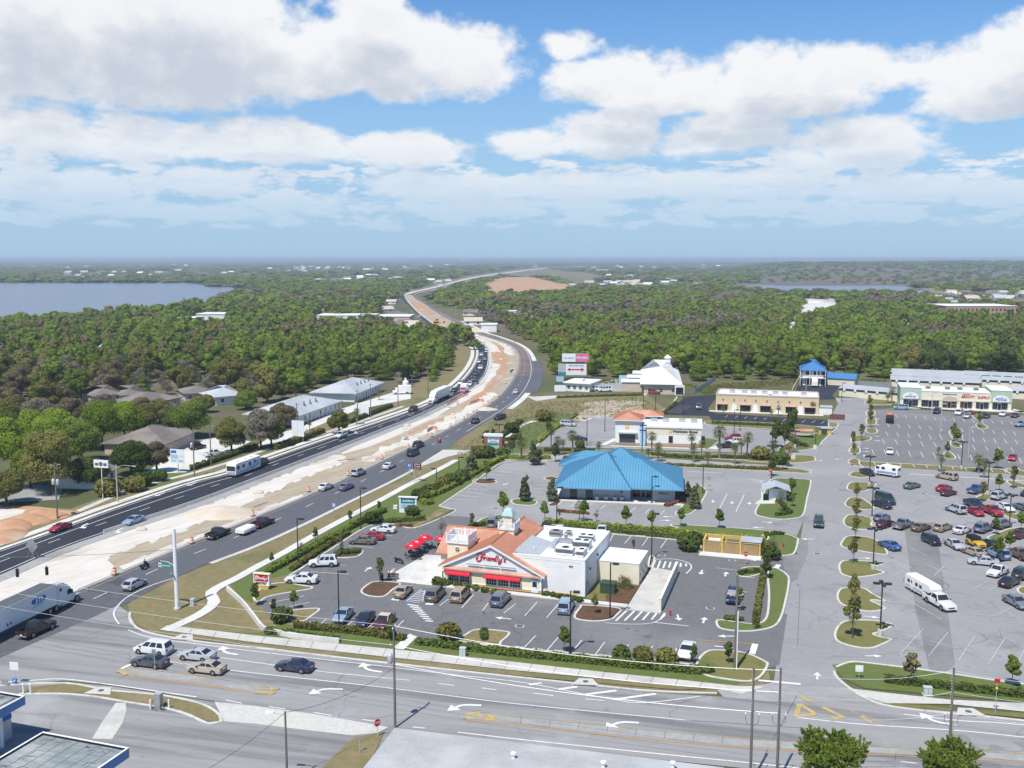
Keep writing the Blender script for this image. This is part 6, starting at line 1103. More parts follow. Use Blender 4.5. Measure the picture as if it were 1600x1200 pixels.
CARS=[(240,1021,'minivan','white',-30,-3.6,'white minivan waiting in the lane nearest the grass corner',ST),(234,1041,'sedan','dark_grey',-30,-3.6,'dark grey sedan waiting beside the white minivan at the stop line',ST),(308,1031,'sedan','silver',-30,-3.6,'silver sedan queueing directly behind the white minivan',ST),(323,1051,'sedan','beige',-30,-3.6,'beige sedan behind the dark grey sedan next to the median',ST),(460,1048,'sedan','navy',-30,-3.6,'dark blue sedan driving alone on the cross street',ST),(94,829,'coupe','red',-30,10.5,'bright red coupe in the outer dark asphalt lane',HA),(209,818,'sedan','lightblue',-30,11,'silver blue sedan beside the white limerock median',HA),(407,729,'suv','black',-30,10,'black suv close behind the motorhome',HA),(533,684,'suv','white',-30,10,'white suv with roof rack passing the office driveways',HA),(645,643,'suv','maroon',-30,11,'dark red suv in front of the white semi truck',HA),(709,612,'sedan','navy',-24,15,'dark blue sedan just behind the white semi trailer',HA),(720,601,'suv','white',-20,14,'white suv at the outer edge of the bend',HA),(734,603,'suv','white',-18,16,'white suv beside the box truck in the bend',HA),(744,600,'sedan','black',-14,16,'black car beside the pale median in the bend',HA),(740,595,'sedan','dark_grey',-12,14,'dark grey car fourth from the front in the bend',HA),(745,586,'sedan','black',-10,14,'black car in the middle of the bend queue',HA),(751,577,'pickup','white',-6,14,'white pickup in the middle of the bend queue',HA),(748,567,'sedan','white',-2,12,'white car at the widest point of the bend',HA),(758,563,'sedan','grey',-2,12,'grey car at the widest point of the bend',HA),(752,556,'sedan','white',2,10,'white car just past the widest point of the bend',HA),(760,551,'sedan','silver',2,10,'silver car in the inner lane past the bend',HA),(760,547,'sedan','white',5,8,'white car in the inner lane higher up the bend',HA),(754,539,'sedan','white',8,6,'white car where the bend turns away',HA),(737,533.5,'suv','white',12,4.5,'white car at the head of the bend by the woods',HA),(692,514,'sedan','blue',14,7,'blue car far up the highway',HA),(655,495,'sedan','white',8,8,'white car farthest up the highway',HA),(210,919,'hatch','silver',30,-15,'silver compact wagon turning onto the highway',HC),(58,990,'pickup','black',30,-14,'black pickup beside the long white trailer',HC),(341,839,'pickup','black',30,-13,'black pickup with open bed beside the earth median',HC),(411,822,'pickup','maroon',30,-13,'dark red pickup towing the white folded camper',HC),(509,765,'sedan','white',30,-13,'white sedan next to an orange drum',HC),(541,765,'sedan','bluegrey',30,-13,'blue grey sedan in the right lane abreast of a white one',HC),(560,743,'suv','silver',30,-13,'silver suv close to the orange drum by the median',HC),(608,732,'sedan','white',30,-14,'white sedan near the tall brown sign',HC),(646,712,'van','black',30,-15,'black van before the concrete driveway',HC,.93),(654,699,'suv','black',30,-15,'black suv ahead of the black van',HC),(743,661,'suv','navy',30,-20,'dark blue suv further up the highway',HC),(781,656,'suv','black',-30,6,'black suv on the grass by the lamp post',None),(806,615,'sedan','white',12,-14,'white car entering the far bend',HC),(505,885,'suv','white',-30,1,'white boxy suv parked nose to the hedge',LT),(471,911,'sedan','white',-30,-1,'long white sedan near the red monument sign',LT,1.08),(566,850,'sedan','bronze',-30,-1,'bronze sedan in front of a red one',LT),(581,843,'sedan','red',-30,-2,'red sedan between bronze and white cars',LT),(599,832,'sedan','white',-30,-2,'white sedan at the top of the left row',LT),(630,930,'sedan','tan',20,-21,'silver tan sedan beside the mulch island',LT),(680,935,'minivan','bronze',20,-21,'brown minivan beside the blue striped aisle',LT),(719,936,'minivan','tan',20,-21,'two tone tan minivan in front of the red awnings',LT),(782,943,'minivan','bluegrey',20,-21,'blue grey minivan facing the shrubs',LT),(884,954,'minivan','lightblue',10,-21,'silver blue minivan beside the lamp post island',LT),(536,968,'sedan','lightblue',-20,21,'light blue sedan left in the row of three',LT),(570,974,'sedan','navy',-20,21,'dark blue sedan in the middle of the row of three',LT),(600,978,'sedan','maroon',-20,21,'maroon sedan with pale vinyl roof',LT,1.08,'stucco_tan'),(1073,1024,'sedan','white',-10,21,'white sedan alone at the right end of the front row',LT),(1145,939,'suv','navy',-4,20,'dark blue suv parked beside the grass island',LT),(769,823,'van','grey',6,-16,'grey van with two rear windows behind the restaurant',LT,.92),(874,834,'sedan','white',-3,12,'white car behind the restaurant roof, left one',LT),(940,834,'sedan','white',-3,12,'white car behind the restaurant roof, right one',LT),(853,829,'sedan','navy',-3,12,'dark car beside the orange roof end',LT),(1279,822,'suv','green',-1,20,'dark green suv driving down the middle road',None),(905,688,'coupe','black',30,1,'black car in the left part of the bank lot',BK),(888,666,'minivan','silver',30,2,'silver minivan by the hedge of the bank lot',BK),(1145,688,'suv','red',-30,0,'red suv furthest of three beside the bank',BK),(1148,694,'suv','white',-30,0,'white suv between the red and black cars at the bank',BK),(1136,700,'pickup','black',-30,0,'black pickup nearest of three beside the bank',BK),(1092,639,'pickup','greengrey',-1,10,'grey green pickup on the dark lot of the beige shops',None),(1022,616,'suv','red',30,1,'red rescue vehicle with white top before the white roofed building',None),(925,611,'van','white',-30,0,'white van beside the small store',None),(945,612,'van','white',-30,1,'white van right of the small store porch',None),(1285,595,'sedan','red',1,8,'red car in front of the storage shed',None),(1265,594,'suv','navy',0,8,'dark car beneath the storage balcony',None),(1292,600,'sedan','grey',2,8,'grey car beside the white storage trailer',None),(1256,592,'sedan','yellow',0,8,'yellow car at the left of the storage office',None),(1408,640,'minivan','lightblue',-30,-1,'light blue minivan passing the first shop',ML),(1464,646,'suv','black',-14,8,'black suv under the white lamp post',ML),(1498,648,'minivan','white',-14,8,'white minivan before the beauty shop',ML),(1511,653,'sedan','silver',-14,9,'silver sedan in front of the small red car',ML),(1518,647.5,'coupe','red',14,-8,'small red car beside the tree island',ML),(1541,653,'sedan','black',-14,8,'black car half hidden by the tree island',ML),(1567,650,'sedan','white',-14,8,'white sedan before the pool shop',ML),(1586,652,'sedan','purple',-20,8,'purple sedan at the end of the shop front',ML),(1597,667,'suv','lightblue',-30,2,'light blue suv cut by the right edge at the mall',ML),(1390,709,'sedan','white',1,20,'white sedan alone in the empty mall rows',ML),(1582,719,'sedan','red',-10,12,'red sedan alone in the right mall rows',ML),(1533,733,'suv','silver',10,-10,'silver suv behind the palms at the lot edge',ML),(1355,742,'sedan','black',20,8,'black sedan left of the white camper van',EA),(1425,763,'sedan','greengrey',20,-5,'grey green sedan alone in the lane',EA),(1479,749,'minivan','tan',-20,-4,'tan minivan along the grass strip',EA),(1475,767,'sedan','red',20,-6,'red sedan behind the smaller maroon car',EA),(1482,774,'coupe','maroon',20,-6,'maroon coupe next to the red sedan',EA),(1526,770,'pickup','blue',20,-6,'blue pickup behind a small tree',EA),(1561,780,'suv','silver',20,-6,'silver suv right of the tree island',EA),(1383,786,'van','green',20,9,'large dark green van beside a black sedan',EA,1.02),(1378,793,'sedan','black',20,7,'black sedan in front of the green van',EA),(1378,814,'hatch','bluegrey',20,-8,'dark blue grey hatchback behind the maroon black one',EA),(1384,823,'sedan','maroon',20,-7,'very dark maroon sedan at the left of the long row',EA),(1411,825,'pickup','grey',20,-8,'grey pickup with cap in the long row',EA),(1439,829,'sedan','brown',20,-6,'brown sedan in the long row',EA),(1473,829,'wagon','tan',20,-7,'tan wagon in the long row',EA),(1503,833,'coupe','white',20,-7,'white convertible in the long row',EA),(1536,831,'suv','bluegrey',20,-8,'blue grey suv in the long row',EA),(1565,825,'suv','grey',20,-6,'grey suv partly behind the lot tree',EA),(1493,801,'suv','silver',-20,-7,'silver suv at the head of the red cars',EA),(1522,793,'pickup','navy',20,9,'dark navy pickup behind the two red vehicles',EA),(1523,804,'sedan','red',20,9,'red sedan, left of the two side by side',EA),(1550,804,'pickup','red',20,9,'red pickup, right of the two side by side',EA),(1571,798,'sedan','white',20,9,'white sedan behind the red pickup',EA),(1600,798,'sedan','greengrey',20,6,'dark grey green sedan cut by the right edge',EA),(1608,775,'sedan','navy',-20,4,'dark navy car at the right edge near the top row',EA),(1389,857,'sedan','blue',-20,-9,'bright blue sedan parked nose to the island',EA),(1455,850,'boxcar','black',20,10,'black box shaped car in the middle lane',EA),(1491,856,'sedan','silver',20,11,'silver sedan beside the yellow open car',EA),(1524,854,'jeep','yellow',20,10,'yellow off road car with a black soft top',EA,1.05,'black'),(1551,857,'sedan','green',20,10,'dark green sedan behind the yellow off road car',EA),(1521,868,'sedan','tan',-20,-8,'tan sedan nose to nose with the silver sedan',EA),(1558,871,'minivan','lightblue',-20,-9,'silver blue minivan with rear toward us',EA),(1592,872,'pickup','brown',-20,-9,'brown pickup at the right edge',EA),(1536,883,'sedan','silver',-30,-3,'silver sedan seen from the side',EA),(1559,899,'pickup','white',-20,9,'small white pickup facing left',EA,.9),(1577,915,'sedan','black',20,-10,'black sedan beside the small white pickup',EA),(1598,903,'suv','green',20,-10,'dark green suv at the right edge by the island',EA),(1588,947,'sedan','grey',20,11,'grey sedan lowest at the right edge',EA),(1595,840,'sedan','maroon',20,-6,'maroon sedan at the right edge between islands',EA),(1468,948,'pickup','white',20,11.5,'white pickup towing the fifth wheel trailer',EA,1.05),]
for c in CARS:
 px,py,kind,col,hx,hy,lab,grp=c[:8];vehicle(px,py,kind,col,hx,hy,lab,grp,c[8]if len(c)>8 else 1.0,c[9]if len(c)>9 else None)
 # ---- trucks, campers, bikes
def place(o,px,py,hx,hy,z=.09):p=G(px,py);o.location=(p.x,p.y,z);o.rotation_euler=(0,0,heading(px,py,hx,hy));return o
def semi_tractor(label):
 r=empty('semi_truck',(0,0,0),0,label,'truck');m=MB()
 m.box(-3.4,2.9,-.5,.5,.7,1.0,'black')
 st=[(3.35,.55,1.25,1.3,.8),(3.2,.5,1.5,1.62,.98),(2.0,.5,1.7,1.85,1.08),(1.35,.5,1.75,1.95,1.12)];m.loft(rings_body(st),'siding_white')
 m.loft([[(x,-1.18,.75),(x,1.18,.75),(x,1.2,zt*.75),(x,.98,zt),(x,-.98,zt),(x,-1.2,zt*.75)]for x,zt in((1.5,2.5),(.95,3.05),(-.2,3.75),(-1.6,3.95))],'siding_white')
 m.box(-1.75,-1.6,-1.25,-1.05,.9,3.8,'siding_white');m.box(-1.75,-1.6,1.05,1.25,.9,3.8,'siding_white')
 for s in(-1,1):m.tube([(-1.5,s*1.15,.9),(-1.5,s*1.15,4.0)],.08,'galvanised');m.lathe([(.33,-.0),(.33,1.5)],'galvanised',(-.9,s*1.0,.65),'x',12);m.box(1.1,1.25,*sorted((s*1.2,s*1.55)),1.8,2.4,'black');m.box(1.5,3.1,*sorted((s*.85,s*1.2)),1.05,1.2,'siding_white')
 fixn(m.build('cab',r,35))
 q=MB();q.quad((1.55,-1.0,1.95),(1.55,1.0,1.95),(1.12,.95,2.9),(1.12,-.95,2.9),'glass_dark');q.build('windshield',r)
 for s in(-1,1):q=MB();q.box(.45,1.2,*sorted((s*1.19,s*1.215)),1.75,2.45,'glass_dark');q.build('side_window',r);q=MB();q.lathe([(.26,s*1.16),(.26,s*1.205)],'glass_dark',(-.9,0,2.9),'y');q.build('sleeper_window',r);q=MB();q.box(3.2,3.32,*sorted((s*.55,s*.9)),1.05,1.25,'lamp_clear');q.build('headlight',r)
 q=MB();q.box(3.3,3.38,-.55,.55,.75,1.35,'steel_dark');q.box(3.3,3.45,-1.1,1.1,.4,.62,'galvanised');q.build('bumper',r)
 for x in(2.5,-1.9,-3.2):
  for s in(-1,1):wheel_parts(r,x,s*1.05,.5,.32)
 return r
def semi_trailer(label,L=15.8,logo=None,roofm='steel_dark'):
 r=empty('semi_trailer',(0,0,0),0,label,'trailer');m=MB();m.box(-L,0,-1.3,1.3,1.15,4.05,'siding_white');m.box(-L,0,-1.31,1.31,1.1,1.18,'steel');m.box(-L,0,-1.31,1.31,4.0,4.07,'galvanised');m.build('cargo_box',r)
 m=MB();m.box(-L+.1,-.1,-1.2,1.2,4.06,4.1,roofm);m.build('roof',r)
 m=MB();m.box(-L+.2,-2.5,-.5,.5,.8,1.1,'black')
 for s in(-1,1):m.box(-3.4,-3.2,*sorted((s*.7,s*.9)),.15,1.1,'black')
 m.build('chassis',r)
 for x in(-L+1.5,-L+2.8):
  for s in(-1,1):wheel_parts(r,x,s*1.05,.5,.32)
 if logo:
  m=MB();n=28;pts=[(-3.6+1.45*math.cos(2*math.pi*i/n),-1.325,3.05+.52*math.sin(2*math.pi*i/n))for i in range(n)];m.face(pts,'sign_blue');text_mb(m,logo,1.0,'sign_white',lambda a,b,c:(-3.6+a+b*.25,-1.34-c*.3,3.05+b),'CENTER',.02,.04,1.1);m.box(-4.9,-2.5,-1.32,-1.305,2.25,2.31,'sign_blue');m.build('emblem',r)
  m=MB()
  for x in(-9.2,-9.8):m.box(x,x+.3,-1.32,-1.3,1.5,1.9,'sign_blue')
  m.build('marking',r)
 return r
d0=(30,-15)
tr=place(semi_tractor('white long nosed semi truck tractor at the near left of the highway'),92,949,*d0);hd=tr.rotation_euler.z
tl=semi_trailer('long white box trailer with a blue oval emblem behind the near semi truck',logo='STI');f=Vector((math.cos(hd),math.sin(hd),0));tl.location=tr.location-f*1.9;tl.rotation_euler=(0,0,hd)
tr2=place(semi_tractor('white semi truck tractor coming down the highway'),677,630,-30,14);hd=tr2.rotation_euler.z;f=Vector((math.cos(hd),math.sin(hd),0))
tl2=semi_trailer('plain white box trailer behind the oncoming semi truck',14.5,None,'roof_membrane');tl2.location=tr2.location-f*1.9;tl2.rotation_euler=(0,0,hd)
def box_truck(label,cab='siding_white'):
 r=empty('box_truck',(0,0,0),0,label,'truck');m=MB();m.box(-3.6,1.2,-1.15,1.15,.9,3.2,'siding_white');m.build('cargo_box',r)
 m=MB();m.loft(rings_body([(3.2,.5,1.1,1.2,.9),(3.0,.45,1.25,1.35,1.0),(2.4,.45,1.4,1.5,1.02),(2.1,.45,2.2,2.35,1.0),(1.25,.45,2.2,2.4,1.0)]),cab);fixn(m.build('cab',r,35));m=MB();m.quad((2.45,-.85,1.52),(2.45,.85,1.52),(2.13,.8,2.2),(2.13,-.8,2.2),'glass_dark');m.build('windshield',r)
 m=MB();m.box(3.15,3.25,-.8,.8,.55,.95,'steel_dark');m.build('grille',r)
 for x in(2.2,-2.3):
  for s in(-1,1):wheel_parts(r,x,s*.95,.42,.28)
 return r
place(box_truck('white box truck with a pink cab in the bend','cloth_pink'),725,614,-24,15)
def motorhome(label):
 r=empty('motorhome',(0,0,0),0,label,'motorhome');m=MB();L=10.6
 m.loft([[(x,-1.25,.5),(x,1.25,.5),(x,1.27,1.2),(x,1.25,zt-.12),(x,1.1,zt),(x,-1.1,zt),(x,-1.25,zt-.12),(x,-1.27,1.2)]for x,zt in((5.2,2.5),(5.0,3.05),(4.7,3.25),(-5.2,3.3),(-5.3,3.2))],'siding_white');fixn(m.build('body',r,35))
 m=MB();m.box(5.1,5.24,-1.1,1.1,1.45,2.55,'glass_dark');m.build('windshield',r);m=MB();m.box(5.15,5.32,-1.2,1.2,.45,.7,'steel');m.box(5.18,5.26,-1.0,1.0,.75,1.3,'galvanised');m.build('bumper',r)
 for s in(-1,1):
  for x in(3.6,1.4,-1.2,-3.4):m=MB();m.box(x,x+1.0,*sorted((s*1.25,s*1.285)),1.7,2.5,'glass_dark');m.build('side_window',r)
  m=MB();pts=[(4.5,.9),(1.5,1.15),(-1.5,1.7),(-4.8,2.6),(-5.0,2.2),(-1.5,1.3),(1.5,.85),(4.5,.7)];m.face([(a,s*1.29,b)for a,b in pts],'sign_paleblue');pts=[(2.5,.75),(-1.5,1.1),(-4.8,1.9),(-4.9,1.5),(-1.5,.85),(2.5,.6)];m.face([(a,s*1.295,b)for a,b in pts],'stucco_grey');m.build('stripe',r)
 for x in(2.4,-.6,-3.2):m=MB();m.box(x,x+1.1,-.5,.5,3.28,3.5,'roof_membrane');m.build('roof_unit',r)
 for x in(3.6,-2.9):
  for s in(-1,1):wheel_parts(r,x,s*1.08,.45,.3)
 return r
place(motorhome('large white motorhome with blue grey swooshes coming down the highway'),381,739,-30,11)
def camper(label,L=7.0,h=3.0,nose=1.0,stripe='sign_blue',name='travel_trailer',cat='trailer',fifth=False,cabw=False):
 r=empty(name,(0,0,0),0,label,cat);m=MB();a,b=L/2,-L/2;z0=.55
 st=[(b,z0,h-.3),(b+.25,z0-.05,h),(a-nose,z0-.05,h),(a,z0+(.9 if fifth else .1),h-.45)]
 m.loft([[(x,-1.12,zb),(x,1.12,zb),(x,1.14,(zb+zt)/2),(x,1.1,zt-.12),(x,.9,zt),(x,-.9,zt),(x,-1.1,zt-.12),(x,-1.14,(zb+zt)/2)]for x,zb,zt in st],'siding_white')
 if fifth:m.loft([[(x,-1.1,zb),(x,1.1,zb),(x,1.1,zt-.1),(x,.9,zt),(x,-.9,zt),(x,-1.1,zt-.1)]for x,zb,zt in((a-.6,1.5,h),(a+1.5,1.55,h-.05),(a+2.1,1.9,h-.6))],'siding_white')
 fixn(m.build('body',r,35))
 for s in(-1,1):
  for x in(-2.2,.3,1.6):q=MB();q.box(x,x+.8,*sorted((s*1.12,s*1.155)),1.6,2.2,'glass_dark');q.build('side_window',r)
  q=MB();q.box(b+.3,a-.5,*sorted((s*1.13,s*1.15)),1.0,1.15,stripe);q.box(b+.3,a-.5,*sorted((s*1.13,s*1.15)),.75,.9,stripe);q.build('stripe',r)
 q=MB();q.box(-1.15,-.4,-1.17,-1.12,.75,2.4,'trim_white');q.box(-1.0,-.6,-1.18,-1.16,1.7,2.2,'glass_dark');q.build('door',r)
 q=MB();q.box(-.6,.5,-.45,.45,h,h+.28,'roof_membrane');q.build('roof_unit',r);q=MB();q.box(b-.02,b+.04,-.6,.6,1.6,2.2,'glass_dark');q.build('rear_window',r)
 if cabw:q=MB();q.quad((a-.42,-.95,1.75),(a-.42,.95,1.75),(a-.95,.9,2.5),(a-.95,-.9,2.5),'glass_dark');q.build('windshield',r)
 for x in((-.9,.0)if not cabw else(1.6,-1.7)):
  for s in(-1,1):wheel_parts(r,x,s*.98,.36,.24)
 return r
place(camper('white and blue camper van right of the black sedan',5.3,2.5,1.5,name='camper_van',cat='camper van',cabw=True),1387,744,-20,-3)
fw=place(camper('white fifth wheel travel trailer hitched to the white pickup',6.0,3.0,.8,'stucco_grey',fifth=True),1436.5,927.5,20,11.5);fw.scale=(.82,.82,.82)
q=MB()
for x in(-3.0,):
 for dx in(0,):
  for c in(-.55,.55):
   n=20;pts=[Vector((x,c+.33*math.cos(2*math.pi*i/n),1.1+.33*math.sin(2*math.pi*i/n)))for i in range(n+1)];q.tube(pts,.025,'rubber',5)
  q.tube([(x,-.55,1.1),(x,-.2,1.55),(x,.4,1.55),(x,.55,1.1)],.02,'steel',5);q.tube([(x,-.2,1.55),(x,0,1.1),(x,.4,1.55)],.02,'steel',5);q.tube([(x,.4,1.75),(x,.45,1.4)],.02,'black',5)
o=q.build('bicycle',None,0,fw.location.copy(),fw.rotation_euler.z);tag(o,'bicycle carried upright on the rear of the fifth wheel trailer','bicycle')
pu=empty('folding_camper',(0,0,0),0,'low white folded camper trailer towed by the dark red pickup','trailer');q=MB();q.loft(rings_body([(1.9,.5,.95,1.2,.95),(1.7,.4,1.1,1.3,1.02),(-1.7,.4,1.1,1.3,1.02),(-1.9,.5,.95,1.2,.95)]),'siding_white');q.box(-1.75,1.75,-1.04,1.04,.9,.96,'steel');fixn(q.build('body',pu,35));q=MB();q.tube([(1.9,.5,.5),(3.0,0,.5)],.05,'steel');q.tube([(1.9,-.5,.5),(3.0,0,.5)],.05,'steel');q.build('drawbar',pu)
for s in(-1,1):wheel_parts(pu,0,s*.95,.32,.2)
place(pu,384,834,30,-13)
st_=place(camper('white box trailer parked on the storage lot',6.5,3.0,.3,'siding_white','enclosed_trailer'),1273,604,0,8)
dt=empty('dump_truck',(0,0,0),0,'dump truck loaded with orange material in the mall lot','truck');q=MB();q.loft([[(x,-1.1,1.0),(x,1.1,1.0),(x,1.2,2.0),(x,-1.2,2.0)]for x in(-2.9,1.0)],'steel_dark');fixn(q.build('dump_bed',dt));q=MB();q.loft([[(x,-1.0,1.95),(x,1.0,1.95),(x,.5,z),(x,-.5,z)]for x,z in((-2.7,2.2),(-1.2,2.8),(.3,2.6),(.9,2.1))],'sign_orange');fixn(q.build('load',dt));q=MB();q.loft(rings_body([(3.1,.5,1.2,1.3,.95),(2.2,.5,1.4,1.5,1.05),(1.9,.5,2.3,2.45,1.0),(1.1,.5,2.3,2.45,1.0)]),'black');fixn(q.build('cab',dt,35))
for x in(2.1,-1.0,-2.2):
 for s in(-1,1):wheel_parts(dt,x,s*1.0,.48,.3)
place(dt,1390,660,1,9)
# ---- people: one continuous skinned figure each
def person(name,label,joints,edges,clothes,loc,rz,mat='cloth_dark',hair='black'):
 """joints: name -> (x, y, z, radius); the body is one mesh grown over the skeleton"""
 names=list(joints);me=bpy.data.meshes.new(name);me.from_pydata([joints[n][:3]for n in names],[(names.index(a),names.index(b))for a,b in edges],[])
 o=bpy.data.objects.new(name,me);COL.objects.link(o);sk=o.modifiers.new('skin','SKIN');sub=o.modifiers.new('sub','SUBSURF');sub.levels=1
 for i,n in enumerate(names):v=me.skin_vertices[0].data[i];v.radius=(joints[n][3],)*2;v.use_root=n=='pelvis'
 dg=bpy.context.evaluated_depsgraph_get();dg.update();ev=o.evaluated_get(dg);m2=bpy.data.meshes.new_from_object(ev);bpy.data.objects.remove(o)
 m2.materials.clear();m2.materials.append(M(mat));m2.materials.append(M('skin'));m2.materials.append(M(clothes))
 for p in m2.polygons:
  z,x=p.center.z,p.center;n=min(names,key=lambda k:(Vector(joints[k][:3])-p.center).length);p.use_smooth=True
  p.material_index=1 if n in('head','neck','handL','handR','top')else(2 if n in('chest','waist','shL','shR','elL','elR')else 0)
 o=bpy.data.objects.new(name,m2);COL.objects.link(o);o.location=loc;o.rotation_euler=(0,0,rz);tag(o,label,'person')
 q=MB();hx,hy,hz,hr=joints['head'];q.lathe([(.02,hr*1.15),(hr*.75,hr*.95),(hr*1.08,hr*.35),(hr*1.02,-.02)],hair,(hx-.015,hy,hz+.02),'z',12);fixn(q.build('hair' if hair!='black' else 'helmet',o,60));return o
ED=[('pelvis','waist'),('waist','chest'),('chest','neck'),('neck','head'),('head','top'),('chest','shL'),('shL','elL'),('elL','handL'),('chest','shR'),('shR','elR'),('elR','handR'),('pelvis','hipL'),('hipL','kneeL'),('kneeL','ankL'),('ankL','toeL'),('pelvis','hipR'),('hipR','kneeR'),('kneeR','ankR'),('ankR','toeR')]
def sitter(seat=.75,lean=.1,reach=.45,hz=1.0,kx=.42,ankz=.28):
 J={'pelvis':(0,0,seat+.1,.15),'waist':(lean*.4,0,seat+.3,.14),'chest':(lean,0,seat+.5,.16),'neck':(lean+.03,0,seat+.64,.06),'head':(lean+.06,0,seat+.77,.095),'top':(lean+.06,0,seat+.87,.06)}
 for s,k in((1,'L'),(-1,'R')):J.update({'sh'+k:(lean,s*.2,seat+.52,.075),'el'+k:(lean+.18,s*.27,seat+.3,.05),'hand'+k:(lean+reach,s*.25,hz,.04),'hip'+k:(.05,s*.11,seat+.08,.1),'knee'+k:(kx,s*.2,seat,.075),'ank'+k:(kx-.05,s*.2,ankz,.05),'toe'+k:(kx+.12,s*.2,ankz-.06,.045)})
 return J
def motorbike(label,px,py,hx,hy,mt):
 r=empty('motorcycle',(0,0,0),0,label,'motorcycle');q=MB();q.loft(rings_body([(.35,.6,.88,.98,.16),(.05,.5,.85,.95,.18),(-.3,.5,.78,.8,.2),(-.85,.55,.8,.82,.18)]),mt);q.box(-.3,.3,-.2,.2,.32,.62,'steel');fixn(q.build('body',r,40))
 q=MB();q.tube([(.75,0,.33),(.45,0,1.0)],.04,'steel');q.tube([(.42,-.38,1.02),(.46,0,1.0),(.42,.38,1.02)],.025,'black',6);q.build('handlebar',r)
 q=MB();q.lathe([(.1,.6),(.11,.68)],'lamp_clear',(0,0,.9),'x',12);q.build('headlight',r)
 for s in(-1,1):q=MB();q.box(-.95,-.45,*sorted((s*.2,s*.42)),.45,.8,mt);q.build('pannier',r)
 for x in(.75,-.72):wheel_parts(r,x,.001,.33,.14)
 place(r,px,py,hx,hy);return r
mb_=motorbike('dark blue touring motorcycle on the highway beside the earth median',227,889,30,-15,'cloth_dark');person('person','rider in dark jacket on the near motorcycle',sitter(.72),ED,'cloth_dark',mb_.location+Vector((-.15*math.cos(mb_.rotation_euler.z),-.15*math.sin(mb_.rotation_euler.z),0)),mb_.rotation_euler.z)
mb_=motorbike('small motorcycle near the concrete driveway of the highway',687,692,30,-17,'cloth_red');person('person','rider in pale pink shirt on the far motorcycle',sitter(.72),ED,'cloth_pink',mb_.location.copy(),mb_.rotation_euler.z)
def excavator(px,py,rz,label):
 r=empty('excavator',(0,0,0),0,label,'excavator','excavators in the road works');q=MB()
 for s in(-1,1):q.loft([[(x,s*1.1-.3,zb),(x,s*1.1+.3,zb),(x,s*1.1+.3,zt),(x,s*1.1-.3,zt)]for x,zb,zt in((-2,.3,.6),(-1.7,0,.9),(1.7,0,.9),(2,.3,.6))],'rubber')
 fixn(q.build('track',r));q=MB();q.box(-1.9,1.2,-1.2,1.2,1.0,2.1,'machine_yellow');q.build('body',r);q=MB();q.box(-.1,1.5,.1,1.2,2.1,3.2,'glass_dark');q.box(-.15,1.55,.05,1.25,3.2,3.3,'machine_yellow');q.build('cab',r)
 q=MB();q.tube([(1.0,-.3,1.8),(3.4,-.3,5.2),(5.8,-.3,4.0),(6.3,-.3,1.2)],[.35,.3,.22,.2],'machine_yellow',6);q.box(5.7,6.8,-.8,.2,.2,1.3,'steel_dark');q.build('arm',r);p=G(px,py);r.location=(p.x,p.y,.07);r.rotation_euler.z=rz;return r
excavator(682,505,.4,'excavator digging beside the orange clay far up the road works');excavator(721,522,1.6,'excavator with raised arm beside the spoil heap')
# ================================================================== street furniture
def height_at(px,py,py2):
 p=G(px,py);lo,hi=0,60
 for _ in range(40):
  m=(lo+hi)/2
  if Qp(p.x,p.y,m)[1]>py2:lo=m
  else:hi=m
 return m
def mk_lamp(h,heads=1,pole='bronze',label='x',white=False):
 r=empty('lamp_post',(0,0,0),0,label,'street lamp');q=MB()
 q.tube([(0,0,.7 if heads>1 else 0),(0,0,h)],[.11,.085],pole,8);q.build('pole',r)
 if heads>1:q=MB();q.lathe([(.34,0),(.34,.75),(.3,.8)],'concrete',(0,0,0),'z',14);q.build('base',r)
 else:q=MB();q.box(-.2,.2,-.2,.2,0,.12,pole);q.build('base',r)
 D={1:[(1,0)],2:[(1,0),(-1,0)],4:[(1,0),(-1,0),(0,1),(0,-1)]}[heads]
 for dx,dy in D:
  q=MB();q.tube([(0,0,h-.12),(dx*.35,dy*.35,h-.12)],.05,pole,6)
  cx,cy=dx*.75,dy*.75;q.box(cx-(.42 if dx else .24),cx+(.42 if dx else .24),cy-(.42 if dy else .24),cy+(.42 if dy else .24),h-.24,h,pole);q.box(cx-.2,cx+.2,cy-.2,cy+.2,h-.26,h-.24,'lamp_clear');q.build('lamp_head',r)
 return r
